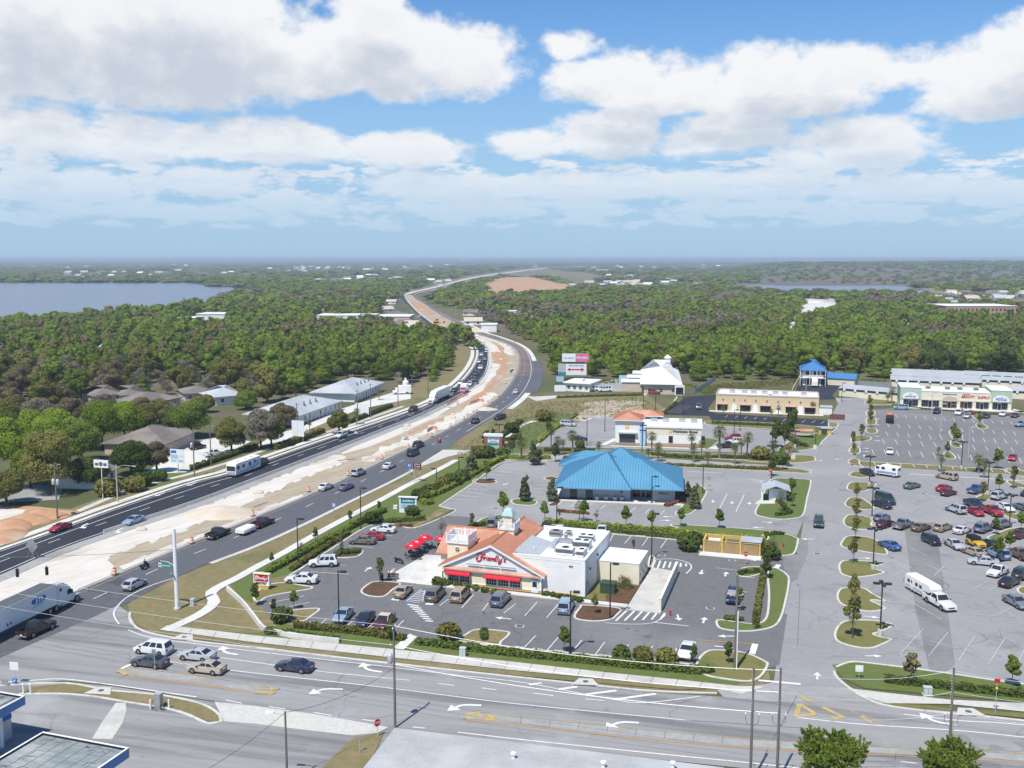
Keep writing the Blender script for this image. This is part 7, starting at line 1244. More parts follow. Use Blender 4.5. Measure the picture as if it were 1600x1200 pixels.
LAMPS=[(466,885,810,1,'dark lamp post on the verge above the white boxy suv',0),(564,827,762,1,'dark lamp post on the verge between highway and the red parked sedan',0),(530,981,892,1,'dark lamp post at the row of three parked cars',0),(891,1022,924,1,'dark lamp post in the hedge in front of the restaurant',0),(953,967,880,1,'dark lamp post on the mulch island beside the loading ramp',0),(1018,873,802,1,'dark lamp post behind the restaurant annex',0),(870,821,761,1,'dark lamp post left of the white cars behind the restaurant',0),(1018,787,744,1,'slim dark lamp post at the entrance of the blue roofed office',0),(1098,771,727,1,'dark lamp post on the lawn right of the blue roof',0),(917,696,654,1,'dark lamp post beside the black car in the bank lot',0),(945,674,625,1,'dark lamp post left of the bank tower',0),(1003,707,664,1,'dark lamp post at the blue corner of the bank',0),(1005,645,604,1,'dark lamp post on the grass field behind the bank',0),(1024,650,612,1,'dark lamp post by the low hedge of the field',0),(1147,676,640,1,'left dark lamp post of a pair in the bank lot',0),(1156,672,638,1,'right dark lamp post of a pair in the bank lot',0),(1067,648,614,1,'dark lamp post at the end of the dark lot of the beige shops',0),(1242,700,673,4,'lamp post with four heads beside the pink enclosure',0),(1206,708,664,1,'dark lamp post behind the palms of the bank street',0),(1205,748,696,1,'dark lamp post next to the stop sign of the blue roof lot',0),(1274,700,668,1,'dark lamp post on the lawn by the driveway bend',0),(1315,628,598,1,'dark lamp post at the back street corner',0),(1200,642,616,1,'dark lamp post before the beige shop wall',0),(780,686,663,2,'two headed lamp post on the highway verge',0),(750,712,697,1,'short path lamp left of the brick sign',0),(717,735,714,1,'short path lamp beside the concrete driveway',0),(682,757,732,1,'short path lamp behind the round bushes',0),(692,912,893,1,'thin post lamp on the restaurant patio',0),(1375,993,911,4,'four headed lamp post on the lowest lot island',1),(1364,890,826,4,'four headed lamp post beside the bright blue sedan',1),(1362,814,762,4,'four headed lamp post at the hatchback island',1),(1358,759,713,4,'four headed lamp post beside the black sedan and camper van',1),(1543,773,722,4,'four headed lamp post behind the blue pickup',1),(1577,823,773,4,'four headed lamp post among the cars on the right',1),(1502,733,690,4,'four headed lamp post at the grass strip of the mall lot',1),(1513,714,667,1,'white lamp post in the middle of the mall lot',2),(1469,680,630,1,'white lamp post before the grocery shop',2),(1456,648,613,1,'white lamp post beside the black suv at the mall',2),(1259,622,590,1,'white lamp post on the storage lot',2)]
for px,py,py2,hd,lab,k in LAMPS:
 h=height_at(px,py,py2);p=G(px,py);r=mk_lamp(h,hd,'galvanised' if k==2 else 'bronze',lab);r.location=(p.x,p.y,.06);r['group']='four headed lot lamps' if hd==4 else('white lot lamps' if k==2 else 'single headed lamps');r.rotation_euler.z=R(random.choice((-12,-8,170)))if hd==1 and k==0 and px not in(564,466,953,1018)else R(-10)
def pole(name,px,py,h,label,r0=.15,mt='pole_wood',cat='utility pole',group='utility poles'):
 p=G(px,py);r=empty(name,(p.x,p.y,0),R(-8),label,cat,group);q=MB();q.tube([(0,0,0),(0,0,h)],[r0,r0*.68],mt,10);q.build('pole',r);return r
def crossarm(r,z,w=1.0,ang=0.0,n=2):
 q=MB();a=Vector((math.cos(ang),math.sin(ang),0));q.tube([-a*w+Vector((0,.12,z)),a*w+Vector((0,.12,z))],.06,'pole_grey',6)
 for i in range(n):p=-a*w+a*(2*w)*(i/max(1,n-1))*.98+Vector((0,.12,z));q.lathe([(.05,0),(.07,.08),(.04,.2)],'trim_white',tuple(p),'z',8)
 q.build('crossarm',r)
def transformer(r,z,x=-.45):
 q=MB();q.lathe([(.26,z),(.29,z+.05),(.29,z+.9),(.24,z+.98),(.06,z+1.15)],'galvanised',(x,0,0),'z',14);q.box(min(x,0),max(x,0),-.05,.05,z+.3,z+.5,'steel');fixn(q.build('transformer',r,40))
P1=pole('utility_pole',617.5,1138,11.6,'grey utility pole with a transformer rising in front of the cross street');transformer(P1,7.3);crossarm(P1,11.2,.55,math.pi/2);crossarm(P1,9.2,.4)
P2=pole('utility_pole',1172,1226,11.7,'left utility pole of the close pair at the driveway');P3=pole('utility_pole',1213.5,1226,11.7,'right utility pole of the close pair at the driveway');P4=pole('utility_pole',1480,1226,11.7,'utility pole behind the right hand tree at the bottom')
for r in(P2,P3,P4):
 for s in(-1,1):
  q=MB();q.tube([(0,0,6.0),(s*.35,0,6.05),(s*.6,0,6.4),(s*.62,0,7.0)],.025,'steel_dark',5);q.lathe([(.05,7.0),(.08,7.1),(.05,7.25)],'trim_white',(s*.62,0,0),'z',8);q.build('bracket',r)
 q=MB()
 for i in range(14):q.box(-.15,-.11,-.04,.04,7.6+i*.28,7.66+i*.28,'trim_white')
 q.build('step_marks',r)
q=MB();q.tube([(.2,0,0),(.2,0,6.5)],.09,'galvanised',8);q.build('conduit',P4)
P5=pole('utility_pole',1148,1047,height_at(1148,1047,899),'tall dark utility pole with a white conduit on the grass by the restaurant lot',.17);q=MB();q.tube([(.2,-.06,0),(.2,-.06,7.5)],.08,'trim_white',8);q.build('conduit',P5);crossarm(P5,height_at(1148,1047,931),.8,.3,3)
P6=pole('utility_pole',449,1228,7.5,'short pole with a pale lamp arm in front of the station forecourt',.13);q=MB();q.tube([(0,0,7.1),(-1.2,0,7.3)],.04,'galvanised');q.loft([[(-1.1,-.12,7.22),(-1.1,.12,7.22),(-1.1,.12,7.4),(-1.1,-.12,7.4)],[(-1.9,-.16,7.22),(-1.9,.16,7.22),(-1.9,.1,7.42),(-1.9,-.1,7.42)]],'trim_white');fixn(q.build('lamp_head',P6))
P0=pole('utility_pole',-215,985,11.6,'utility pole left outside the intersection')
for px,py,py2,lab,tr_ in((90,811,724,'utility pole with two transformers before the big olive tree',1),(304,745,671,'utility pole beside the blank blue and white sign',1),(330,727,664,'utility pole at the hedge behind the motorhome',0),(465,689,630,'utility pole in front of the white office sign',0),(559,660,609,'utility pole between the two metal roofed offices',0),(579.5,653,599,'utility pole right of the metal roofed office',0),(622,635,591,'utility pole by the pale yard at the woods',0),(669,615,572,'utility pole beside the far semi truck',0),(644,605,585,'short pole at the edge of the woods',0),(652,508,484,'utility pole on the far highway bend',0),(712,505,476,'pale pole right of the far highway',0),(718,480,462,'grey pole by the far houses',0)):
 r=pole('utility_pole',px,py,height_at(px,py,py2),lab,.16,'pole_grey' if py<520 else 'pole_wood');h=height_at(px,py,py2)
 if py>560:crossarm(r,h-.4,.8,.6,3)
 if tr_:transformer(r,h-4.2);
 if px==90:transformer(r,h-4.2,.45)
def tops(r):return r.location+Vector((0,0,1))
def wire(a,b,sag,name='overhead_wire',label='x',r=.022,mt='galvanised',group='overhead wires'):
 a,b=Vector(a),Vector(b);n=16;q=MB();pts=[a.lerp(b,i/n)-Vector((0,0,sag*4*(i/n)*(1-i/n)))for i in range(n+1)];q.tube(pts,r,mt,4,False);o=q.build(name);return tag(o,label,'wire',group)
def at(r,z):return(r.location.x,r.location.y,z)
WL='thin overhead wire strung along the cross street between its utility poles'
for a,b in((P0,P1),(P1,P3),(P3,P4)):
 for z,s in((11.45,.9),(9.3,.8),(7.2,.7)):wire(at(a,z),at(b,z),s,label=WL)
p=G(1900,1265);
for z,s in((11.4,.8),(9.3,.6),(7.2,.6)):wire(at(P4,z),(p.x,p.y,z),s,label=WL)
wire(at(P1,6.8),at(P6,7.4),.8,label='dark service wire from the transformer pole to the short lamp pole',mt='black');pp=G(300,1215,6);wire(at(P6,7.4),tuple(pp),.4,label='dark wire leaving the short lamp pole to the left',mt='black')
p=G(277,952);r=empty('signal_mast',(p.x,p.y,0),R(-20),'tall thick white mast with green street name signs at the grass corner','mast');H_=height_at(277,952,826);q=MB();q.lathe([(.5,0),(.5,.25)],'concrete',(0,0,0));q.tube([(0,0,.2),(0,0,H_)],[.3,.24],'trim_white',14);q.build('mast',r)
q=MB();q.tube([(-.3,0,6.5),(-1.4,0,6.9),(-2.6,0,6.9)],.06,'galvanised',6);q.build('arm',r)
q=MB();q.box(-2.9,-.75,-.05,.0,6.0,6.65,'sign_green');q.box(-2.9,-2.4,-.06,-.05,6.02,6.63,'sign_white');q.lathe([(.17,-.07),(.17,-.05)],'steel_dark',(-2.65,0,6.33),'y',12);text_mb(q,'Lakeview Rd',.36,'sign_white',lambda a,b,c:(-1.57+a,-.06-c,6.32+b),'CENTER',.005,.005,.8);q.build('street_name_sign',r)
q=MB();q.box(-.05,.0,-1.3,.0,4.9,5.5,'sign_green');text_mb(q,'Hwy 27',.36,'sign_white',lambda a,b,c:(-.06-c,-.65-a,5.2+b),'CENTER',.005,.005,.8);o=q.build('street_name_sign',r);o.location=(-.9,.1,0.2);o.rotation_euler.z=R(50)
sa=at(P0,8.5);m_top=(p.x,p.y,H_-3);sp=wire(G(-120,870,7.6),m_top,.5,'span_wire','span wire carrying the traffic lights over the highway',.03,'steel_dark')
for i,(px,py)in enumerate(((27,895),(73,892))):
 c=G(px,py,6.1);r=empty('traffic_light',c,R(-28),'traffic light hanging over the pale median, %s one'%('left' if i==0 else 'right'),'traffic light','hanging traffic lights');q=MB();q.box(-.17,.17,-.14,.14,-.6,.55,'black');q.box(-.05,.05,-.05,.05,.55,.8,'steel_dark');q.build('housing',r)
 for z,m_ in((.35,'lamp_red'),(0,'sign_yellow'),(-.35,'sign_green')):q=MB();q.lathe([(.11,.14),(.11,.16)],m_,(0,0,z),'y',12);q.box(-.13,.13,.14,.3,z+.1,z+.13,'black');q.build('lens',r)
p=G(184,785);r=empty('street_light',(p.x,p.y,0),R(-20),'pale street light with a long arm at the left kerb','street lamp');h=height_at(184,785,726);q=MB();q.tube([(0,0,0),(0,0,h)],[.14,.1],'stucco_tan',8);q.build('pole',r);q=MB();q.tube([(0,0,h-.5),(2,0,h),(4.4,0,h)],.05,'galvanised',6);q.build('arm',r);q=MB();q.box(4.2,5.1,-.15,.15,h-.08,h+.08,'galvanised');q.build('lamp_head',r)
# ---- signs
def facing(px,py,deg=0):return R(deg)
def board(name,px,py,w,h,z0,label,cat,mt,ang=0,posts=(-.35,.35),th=.12,pm_='steel',cap=None,group=None):
 p=G(px,py);r=empty(name,(p.x,p.y,.03),R(ang),label,cat,group);q=MB();q.box(-w/2,w/2,-th/2,th/2,z0,z0+h,mt)
 q.build('panel',r)
 if posts:
  q=MB()
  for x in posts:q.box(x*w-.06,x*w+.06,-.05,.05,0,z0+(.0 if z0>.3 else h),pm_)
  q.build('post',r)
 if cap:q=MB();q.box(-w/2-.15,w/2+.15,-th/2-.1,th/2+.1,z0+h,z0+h+.18,cap);q.build('cap',r)
 return r
p=G(410,921);r=empty('monument_sign',(p.x,p.y,.1),R(-14),'red script monument sign on a yellow base at the restaurant lot','sign');q=MB();q.box(-1.1,1.1,-.25,.25,0,.6,'enclosure_yellow');q.build('base',r)
q=MB();q.box(-1.35,1.35,-.3,.3,.6,.72,'siding_cream');q.box(-1.4,1.4,-.32,.32,2.35,2.5,'siding_cream');q.box(-1.3,-1.15,-.26,.26,.72,2.35,'trim_white');q.box(1.15,1.3,-.26,.26,.72,2.35,'trim_white');q.box(-.15,.15,-.3,.3,2.5,2.6,'siding_cream');q.build('frame',r)
q=MB();q.box(-1.15,1.15,-.2,.2,1.2,2.35,'sign_red');script(q,-1.05,1.4,2.1,-.22,'sign_white',.045);q.build('panel',r);q=MB();q.box(-1.15,1.15,-.2,.2,.72,1.2,'sign_white');text_on(q,'LUNCH SPECIALS',.22,0,1.06,-.21,'steel_dark');text_on(q,'KIDS EAT FREE',.22,0,.84,-.21,'steel_dark');q.build('reader_board',r)
p=G(638,801);r=empty('monument_sign',(p.x,p.y,.05),R(-8),'teal and white monument sign on the lawn beside the driveway','sign');q=MB();q.box(-1.75,1.75,-.3,.3,0,.65,'trim_white');q.box(-1.75,-1.45,-.28,.28,.65,3.0,'trim_white');q.box(1.45,1.75,-.28,.28,.65,3.0,'trim_white');q.build('frame',r);q=MB();q.box(-1.95,1.95,-.4,.4,3.0,3.2,'roof_membrane');q.build('cap',r);q=MB();q.box(-1.45,1.45,-.2,.2,1.85,3.0,'sign_teal');text_on(q,'SouthBank',.5,0,2.4,-.22,'sign_white',bold=.015);q.build('panel',r);q=MB();q.box(-1.45,1.45,-.2,.2,.65,1.85,'sign_paleblue');text_on(q,'FOR LEASE',.42,0,1.55,-.22,'sign_white');text_on(q,'352 394 4600',.32,0,1.0,-.22,'steel_dark');q.build('reader_board',r)
p=G(771,712);r=empty('monument_sign',(p.x,p.y,.05),R(-8),'brick pillared shopping centre sign with white top among bushes','sign');q=MB();q.box(-2.3,-1.5,-.4,.4,0,5.0,'brick_red');q.box(1.5,2.3,-.4,.4,0,5.0,'brick_red');q.build('pillar',r);q=MB();q.box(-2.5,2.5,-.5,.5,5.0,5.5,'trim_white');q.box(-2.4,2.4,-.45,.45,5.5,5.7,'roof_membrane');q.build('cap',r);q=MB();q.box(-1.5,1.5,-.25,.25,3.5,5.0,'sign_white');text_on(q,'LAKE PLAZA',.5,0,4.4,-.27,'sign_navy');text_on(q,'shops & dining',.3,0,3.8,-.27,'sign_teal');q.build('panel',r);q=MB();q.box(-1.5,1.5,-.25,.25,1.0,3.4,'sign_white')
for i in range(3):q.box(-1.4,1.4,-.28,-.25,1.1+.78*i,1.75+.78*i,('steel_dark','stucco_green','sign_teal')[i])
q.build('tenant_panel',r)
r=board('bank_sign',796,713,2.9,1.9,2.2,'dark blue square bank sign between the palms','sign','sign_navy',-8,(-.3,.3));q=MB();q.box(-1.2,-.2,-.09,-.06,3.2,3.9,'sign_yellow');text_on(q,'WaMu',.5,.0,2.7,-.07,'sign_white');q.build('lettering',r)
r=board('direction_sign',652,753,2.0,1.7,2.7,'brown attraction sign on two legs beside the highway','sign','sign_brown',-14,(-.35,.35),.06,'galvanised');q=MB();text_on(q,'CITRUS',.4,0,4.0,-.04,'sign_white');text_on(q,'TOWER',.4,0,3.45,-.04,'sign_white');text_on(q,'NEXT LEFT',.26,0,2.95,-.04,'sign_white');q.build('lettering',r);
r=board('hospital_sign',640,742,1.0,1.0,1.7,'small blue square sign on one post beside the highway','sign','sign_blue',-14,(0,),.05,'galvanised');q=MB();text_on(q,'H',.8,0,2.2,-.035,'sign_white',bold=.02);q.build('lettering',r)
board('small_sign',522,809,.6,.6,2.2,'small pale blue post sign on the dry verge of the highway','sign','sign_paleblue',-14,(0,),.05)
r=board('billboard',899,592,11.2,3.4,7.2,'upper white and pink billboard of the stacked pair','billboard','sign_white',-3,(-.3,.3),.4,'steel_dark',group='roadside billboards');q=MB();q.prism([(0,-.26),(5.6,-.26),(5.6,-.2),(0,-.2)],7.2,10.6,'sign_pink');text_on(q,'BIG SALE',1.2,2.8,8.9,-.27,'sign_white',bold=.03);text_on(q,'new homes',.9,-2.8,8.8,-.21,'steel_dark');q.box(-5.6,5.6,-.5,-.2,6.9,7.2,'steel_dark');q.build('poster',r)
r=board('billboard',894,596,11.6,4.6,2.6,'lower white billboard with a red double arrow','billboard','sign_white',-3,(-.3,.3),.4,'steel_dark',group='roadside billboards');q=MB();q.box(-5.8,-2.6,-.24,-.2,2.9,7.2,'stucco_grey');q.box(-5.8,-2.6,-.26,-.24,2.6,3.8,'sign_teal');y=-.24;q.face([(-2.0,y,4.9),(-.9,y,5.7),(-.9,y,5.15),(3.6,y,5.15),(3.6,y,5.8),(5.0,y,4.9),(3.6,y,4.0),(3.6,y,4.65),(-.9,y,4.65),(-.9,y,4.1)],'sign_red');text_on(q,'WELCOME HOME',.8,1.6,6.5,-.22,'steel_dark');q.build('poster',r)
r=board('billboard',864,545,6.5,3.6,2.2,'small white and teal billboard by the woods','billboard','sign_white',-3,(-.3,.3),.3,'steel_dark',group='roadside billboards');q=MB();q.box(.2,3.2,-.2,-.15,2.3,5.6,'sign_teal');q.build('poster',r)
board('yard_sign',875,599,3.0,2.2,.6,'pale blue white board left of the small store','sign','sign_paleblue',0);board('yard_sign',875,613,4.2,2.4,.3,'white sign at the drive of the small store','sign','sign_white',0)
r=board('site_sign',979,604,6.0,3.0,1.4,'pale blue construction hoarding in the gravel yard','sign','sign_paleblue',-4);board('real_estate_sign',979,612,3.2,2.0,1.6,'white board in front of the pale blue hoarding','sign','sign_white',-4)
r=board('blank_sign',278,738,3.6,3.3,2.2,'white and pale blue lease board beside the left parking lot','sign','sign_white',-14,(.05,),.12);q=MB()
for i,(a,b,c,d)in enumerate(((-1.6,-.2,4.6,5.2),(-1.6,.2,3.3,4.2),(.3,1.6,2.5,3.0),(.5,1.6,3.8,4.0),(-1.6,-.2,2.5,3.0))):q.box(a,b,-.08,-.06,c,d,'sign_paleblue' if i else 'sign_blue')
q.build('poster',r)
r=board('pole_sign',161,779,3.4,1.6,6.6,'white rectangular sign on a tall pale post beside the olive tree','sign','sign_white',-14,(0,),.3,'trim_white');q=MB();q.lathe([(.45,-.2),(.45,-.15)],'steel_dark',(0,0,7.4),'y');q.box(-1.4,-.6,-.17,-.15,7.0,7.6,'steel_dark');q.box(.6,1.4,-.17,-.15,7.0,7.6,'steel_dark');q.build('poster',r)
r=board('blank_sign',466,691,3.6,4.4,1.6,'blank white board divided in two before the metal roofed office','sign','sign_white',-14,(-.4,.4));q=MB();q.box(-.03,.03,-.08,-.06,1.7,6.0,'sign_paleblue');q.build('divider',r)
board('blank_sign',566,651,4.5,3.6,.7,'large blank white board behind the hedge of the far office','sign','sign_white',-14)
def diamond(px,py,label,mt,w=1.25,z=1.7):
 p=G(px,py);r=empty('warning_sign',(p.x,p.y,.05),R(160 if mt!='sign_orange' else-18),label,'road sign','diamond road work signs');q=MB();q.loft([[(0,y,z-w),(w,y,z),(0,y,z+w),(-w,y,z)]for y in(-.02,.02)],mt);fixn(q.build('panel',r));q=MB()
 for s in(-1,1):q.tube([(s*.8,.5,0),(0,.05,z)],.03,'steel',6);q.tube([(s*.8,-.5,0),(0,-.05,z)],.03,'steel',6)
 q.build('stand',r)
diamond(51,873,'diamond sign seen from the back at the near left median','steel',1.3,2.2);diamond(633,688,'diamond sign seen from the back where the median barrier bends','stucco_tan',1.1,1.6);diamond(480,684,'grey diamond sign beside the hedge of the office','steel',1.0,1.5)
def stop_sign(px,py,py2,label,front=True,ang=0):
 h=height_at(px,py,py2);p=G(px,py);r=empty('stop_sign',(p.x,p.y,.03),R(ang),label,'stop sign','stop signs');q=MB();q.tube([(0,.03,0),(0,.03,h)],.035,'galvanised',6);q.build('post',r);q=MB();pts=[(.42*math.cos(R(22.5+45*i)),.42*math.sin(R(22.5+45*i)))for i in range(8)]
 q.loft([[(a,y,h-.4+b)for a,b in pts]for y in(-.02,.01)],'sign_red');text_mb(q,'STOP',.32,'sign_white',lambda a,b,c:(a,-.025-c,h-.4+b),'CENTER',.004,.004);fixn(q.build('panel',r));return r
stop_sign(590,1153,1124,'stop sign on the dry grass wedge at the bottom of the view',ang=40);stop_sign(1203,758,732,'stop sign beside the lamp post of the blue roof lot');stop_sign(1165,884,862,'stop sign at the exit behind the yellow enclosure');stop_sign(1331,745,722,'stop sign at the mall side of the driveway road');stop_sign(724,704,687,'stop sign at the concrete driveway of the highway')
for px,py,py2,w_,lab,mt in((1342,1061,1040,.9,'white board sign on the lawn right of the driveway','sign_white'),(24,1070,1035,1.1,'white sign on a tall pale post at the station corner','sign_white'),(8,1072,1062,.9,'small grey notice at the left edge of the station','steel'),(562,1178,1151,.35,'narrow pale post sign on the grass wedge','steel'),(242,1055,1015,.5,'grey sign back on a thin post at the end of the separator','steel'),(240,966,945,.35,'thin orange red marker post on the corner grass','sign_orange'),(1555,1117,1060,.6,'red flag on a thin post with a yellow ball at the right kerb','sign_red'),(1350,722,711,.5,'small pale sign at the mall lot corner','sign_white'),(1327,712,703,.4,'small pale sign at the road side of the mall lot','sign_white'),(848,633,622,.6,'small white post sign by the field path','sign_white'),(1107,760,745,.7,'small grey sign on the right of the blue roof','steel'),(955,930,921,.5,'round grey sign on the mulch island','steel')):
 h=height_at(px,py,py2);p=G(px,py);r=empty('post_sign',(p.x,p.y,.05),R(-8),lab,'sign');q=MB();q.tube([(0,.04,0),(0,.04,h)],.035,'galvanised',6);q.build('post',r);q=MB();q.box(-w_/2,w_/2,-.03,.0,h-w_*.9,h,mt);q.build('panel',r)
 if px==1555:q=MB();q.lathe([(.02,-.16),(.14,-.08),(.16,0),(.14,.08),(.02,.16)],'sign_yellow',(0,0,h-1.2),'z',10);q.build('ball',r)
 if px==24:q=MB();q.box(-.3,.3,-.06,.0,.1,.75,'sign_blue');text_on(q,'P',.5,0,.42,-.07,'sign_white');q.build('lower_panel',r)
def drum(label):
 r=empty('traffic_drum',(0,0,0),0,label,'traffic drum','orange drums along the road works');q=MB();q.lathe([(.36,0),(.36,.1)],'rubber',(0,0,0),'z',12);q.build('base',r);q=MB()
 for i in range(5):q.lathe([(.3-i*.014,.1+i*.19),(.288-i*.014,.29+i*.19)],'sign_orange' if i%2==0 else 'sign_white',(0,0,0),'z',12)
 q.build('barrel',r);return r
DR=Proto(drum('x'))
for px,py in((482,769),(544,744),(597,718),(638,701),(674,683),(704,668),(725,656),(745,645),(769,629),(779,620),(300,850),(395,807),(179,899),(652,640),(757,640),(715,632),(790,600)):
 p=G(px,py);DR.put((p.x,p.y,.07),random.random(),1.15,'orange and white striped drum standing between the highway lanes','orange drums along the road works')
def netting(px,label,h=1.0):
 l=resample(pxline(px,4),14);q=MB();rnd=random.Random(3)
 for i in range(13):
  a,b=l[i],l[i+1];w=Vector((rnd.uniform(-.2,.2),rnd.uniform(-.2,.2),0))
  for k in range(4):z0,z1=.06+k*h/4,.06+(k+.62)*h/4;q.quad((a.x,a.y,z0),(b.x,b.y,z0),(b.x,b.y,z1),(a.x,a.y,z1),'sign_orange')
  q.box(a.x-.05,a.x+.05,a.y-.05,a.y+.05,0,h+.1,'steel_dark')
 return tag(q.build('safety_fence'),label,'fence','orange safety fences')
netting([(699,633),(715,624),(732,617)],'long orange safety fence on the pale earth before the bend');netting([(668,676),(676,671),(684,672)],'short orange safety net near the middle of the road works');netting([(735,632),(750,627),(756,629)],'orange net by the drums under the bend');netting([(797,583),(802,579)],'orange net inside the bend');netting([(803,535),(822,534)],'orange net at the far end of the bend')
l=resample(offset(aR,.3),160)[6:70];q=MB();q.loft([[(p.x,p.y,.03),(p.x,p.y,.75),(p.x+.16,p.y-.1,.75),(p.x+.3,p.y-.2,.03)]for p in l],'concrete');tag(fixn(q.build('median_barrier')),'low concrete barrier along the dark asphalt lanes','barrier')
rnd=random.Random(21)
for i in range(30):
 k=rnd.uniform(.03,.62);a=resample(aR,300)[int(k*299)];b=resample(cL,300)[int(k*299)];p=a.lerp(b,rnd.uniform(.15,.85));q=MB()
 if i%4:q.lathe([(.05,.0),(.5,.05),(.38,.32),(.05,.42)],'dirt_pile',(0,0,0),'z',7);nm,ct='spoil_heap','heap'
 else:q.box(-.9,.9,-.15,.15,.0,.12,'concrete_grey');nm,ct='form_board','board'
 s=rnd.uniform(.8,2.2);o=q.build(nm,None,0,(p.x,p.y,.06),rnd.uniform(0,3));o.scale=(s*1.3,s,s*.7);tag(o,'small pale spoil heap on the torn up median' if i%4 else 'grey form board lying on the torn up median',ct,'odds and ends of the road works')
for px,py,s,lab in((345,803,5,'wide white limerock heap in the near median'),(738,518,9,'big tan spoil heap between the far lanes'),(758,640,3,'tan heap by the orange nets')):
 q=MB();q.lathe([(1.5,0),(1.1,.22),(.6,.48),(.15,.62)],'dirt_pile',(0,0,0),'z',12);p=G(px,py);o=q.build('spoil_heap',None,60,(p.x,p.y,.05));o.scale=(s,s*.7,s*.45);tag(o,lab,'heap')
for i,(px,py,s)in enumerate(((20,822,3.2),(48,812,3.0),(78,806,2.6),(8,840,3.4),(98,803,2.0),(60,800,1.6))):
 q=MB();rr=random.Random(i);q.lathe([(1.3,0),(1.0+rr.random()*.15,.25),(.55,.5),(.12,.62)],'orange_clay',(0,0,0),'z',11);p=G(px,py);o=q.build('clay_heap',None,60,(p.x,p.y,.05),rr.random()*3);o.scale=(s*1.3,s*.8,s*.5);tag(o,'heap of orange tan clay on the torn up corner at the left edge','heap','clay heaps at the left edge')
for px,py,w_,h,mt,lab in((723,1026,.75,1.1,'utility_grey','pale grey green utility cabinet on the lawn before the hedge'),(1449,1086,.9,.9,'utility_grey','pale utility cabinet on the lawn at the right hedge'),(301,946,.5,.9,'utility_grey','small pale utility cabinet on the corner grass'),(1239,718,1.0,1.3,'stucco_cream','cream cabinet at the end of the bank hedge'),(1273,702,.8,1.0,'stucco_cream','cream cabinet on the lawn by the driveway bend'),(618,795,.7,.6,'sign_white','white box on the grass left of the teal sign')):
 p=G(px,py);q=MB();q.box(-w_/2,w_/2,-.3,.3,0,h,mt);q.box(-w_/2-.04,w_/2+.04,-.34,.34,h,h+.06,mt);q.box(-.02,.02,-.31,-.3,.1,h-.1,'steel_dark');q.box(-w_/2-.1,w_/2+.1,-.42,.42,-.02,.05,'concrete');o=q.build('utility_cabinet',None,0,(p.x,p.y,.06),R(-8));tag(o,lab,'utility box')
t=rest(25.1,3.6);q=MB();q.box(-1.1,1.1,-.9,.9,.1,1.6,'utility_green');q.box(-1.16,1.16,-.96,.96,1.6,1.7,'utility_green');q.box(-.02,.02,-.93,-.9,.3,1.5,'black');q.box(-1.5,1.5,-1.3,1.3,0,.1,'concrete');o=q.build('transformer_cabinet',None,0,t,R(-18));tag(o,'big dark green transformer cabinet on the bed beside the restaurant','utility box')
for px,py,lab in((1047,962,'red fire hydrant at the foot of the ramp wall'),(1224,856,'orange red hydrant on the lawn island by the road')):
 p=G(px,py);r=empty('fire_hydrant',(p.x,p.y,.1),0,lab,'hydrant');q=MB();q.lathe([(.17,0),(.17,.06),(.11,.08),(.11,.55),(.16,.57),(.14,.68),(.04,.78)],'sign_red',(0,0,0),'z',12);q.tube([(-.22,0,.42),(.22,0,.42)],.06,'sign_red');q.build('barrel',r)
p=G(249,1107);r=empty('air_pump',(p.x,p.y,.06),R(-20),'grey air pump with a hose between white bollards on the station kerb','air pump');q=MB();q.box(-.35,.35,-.3,.3,0,1.7,'steel');q.box(-.4,.4,-.33,.33,1.7,1.8,'galvanised');q.build('cabinet',r);q=MB();q.tube([(-.35,0,1.3),(-.8,-.2,.6),(-.6,-.5,.05),(.3,-.7,.05)],.03,'black',6);q.build('hose',r)
q=MB();n=18;q.tube([Vector((.7+.28*math.cos(2*math.pi*i/n),-.35,.35+.28*math.sin(2*math.pi*i/n)))for i in range(n+1)],.05,'black',6);q.build('hose_reel',r)
for dx,lab in((-.9,'white bollard left of the air pump'),(1.15,'white bollard right of the air pump')):q=MB();q.lathe([(.1,0),(.1,1.05),(.05,1.1)],'trim_white',(0,0,0),'z',12);o=q.build('bollard',None,0,(p.x+dx,p.y-.2,.06));tag(o,lab,'bollard')
for px,lab in((37,'white bollard at the corner of the small canopy, left one'),(48,'white bollard at the corner of the small canopy, right one')):p=G(px,1085);q=MB();q.lathe([(.1,0),(.1,1.2),(.05,1.25)],'trim_white',(0,0,0),'z',12);o=q.build('bollard',None,0,(p.x,p.y,.06));tag(o,lab,'bollard')
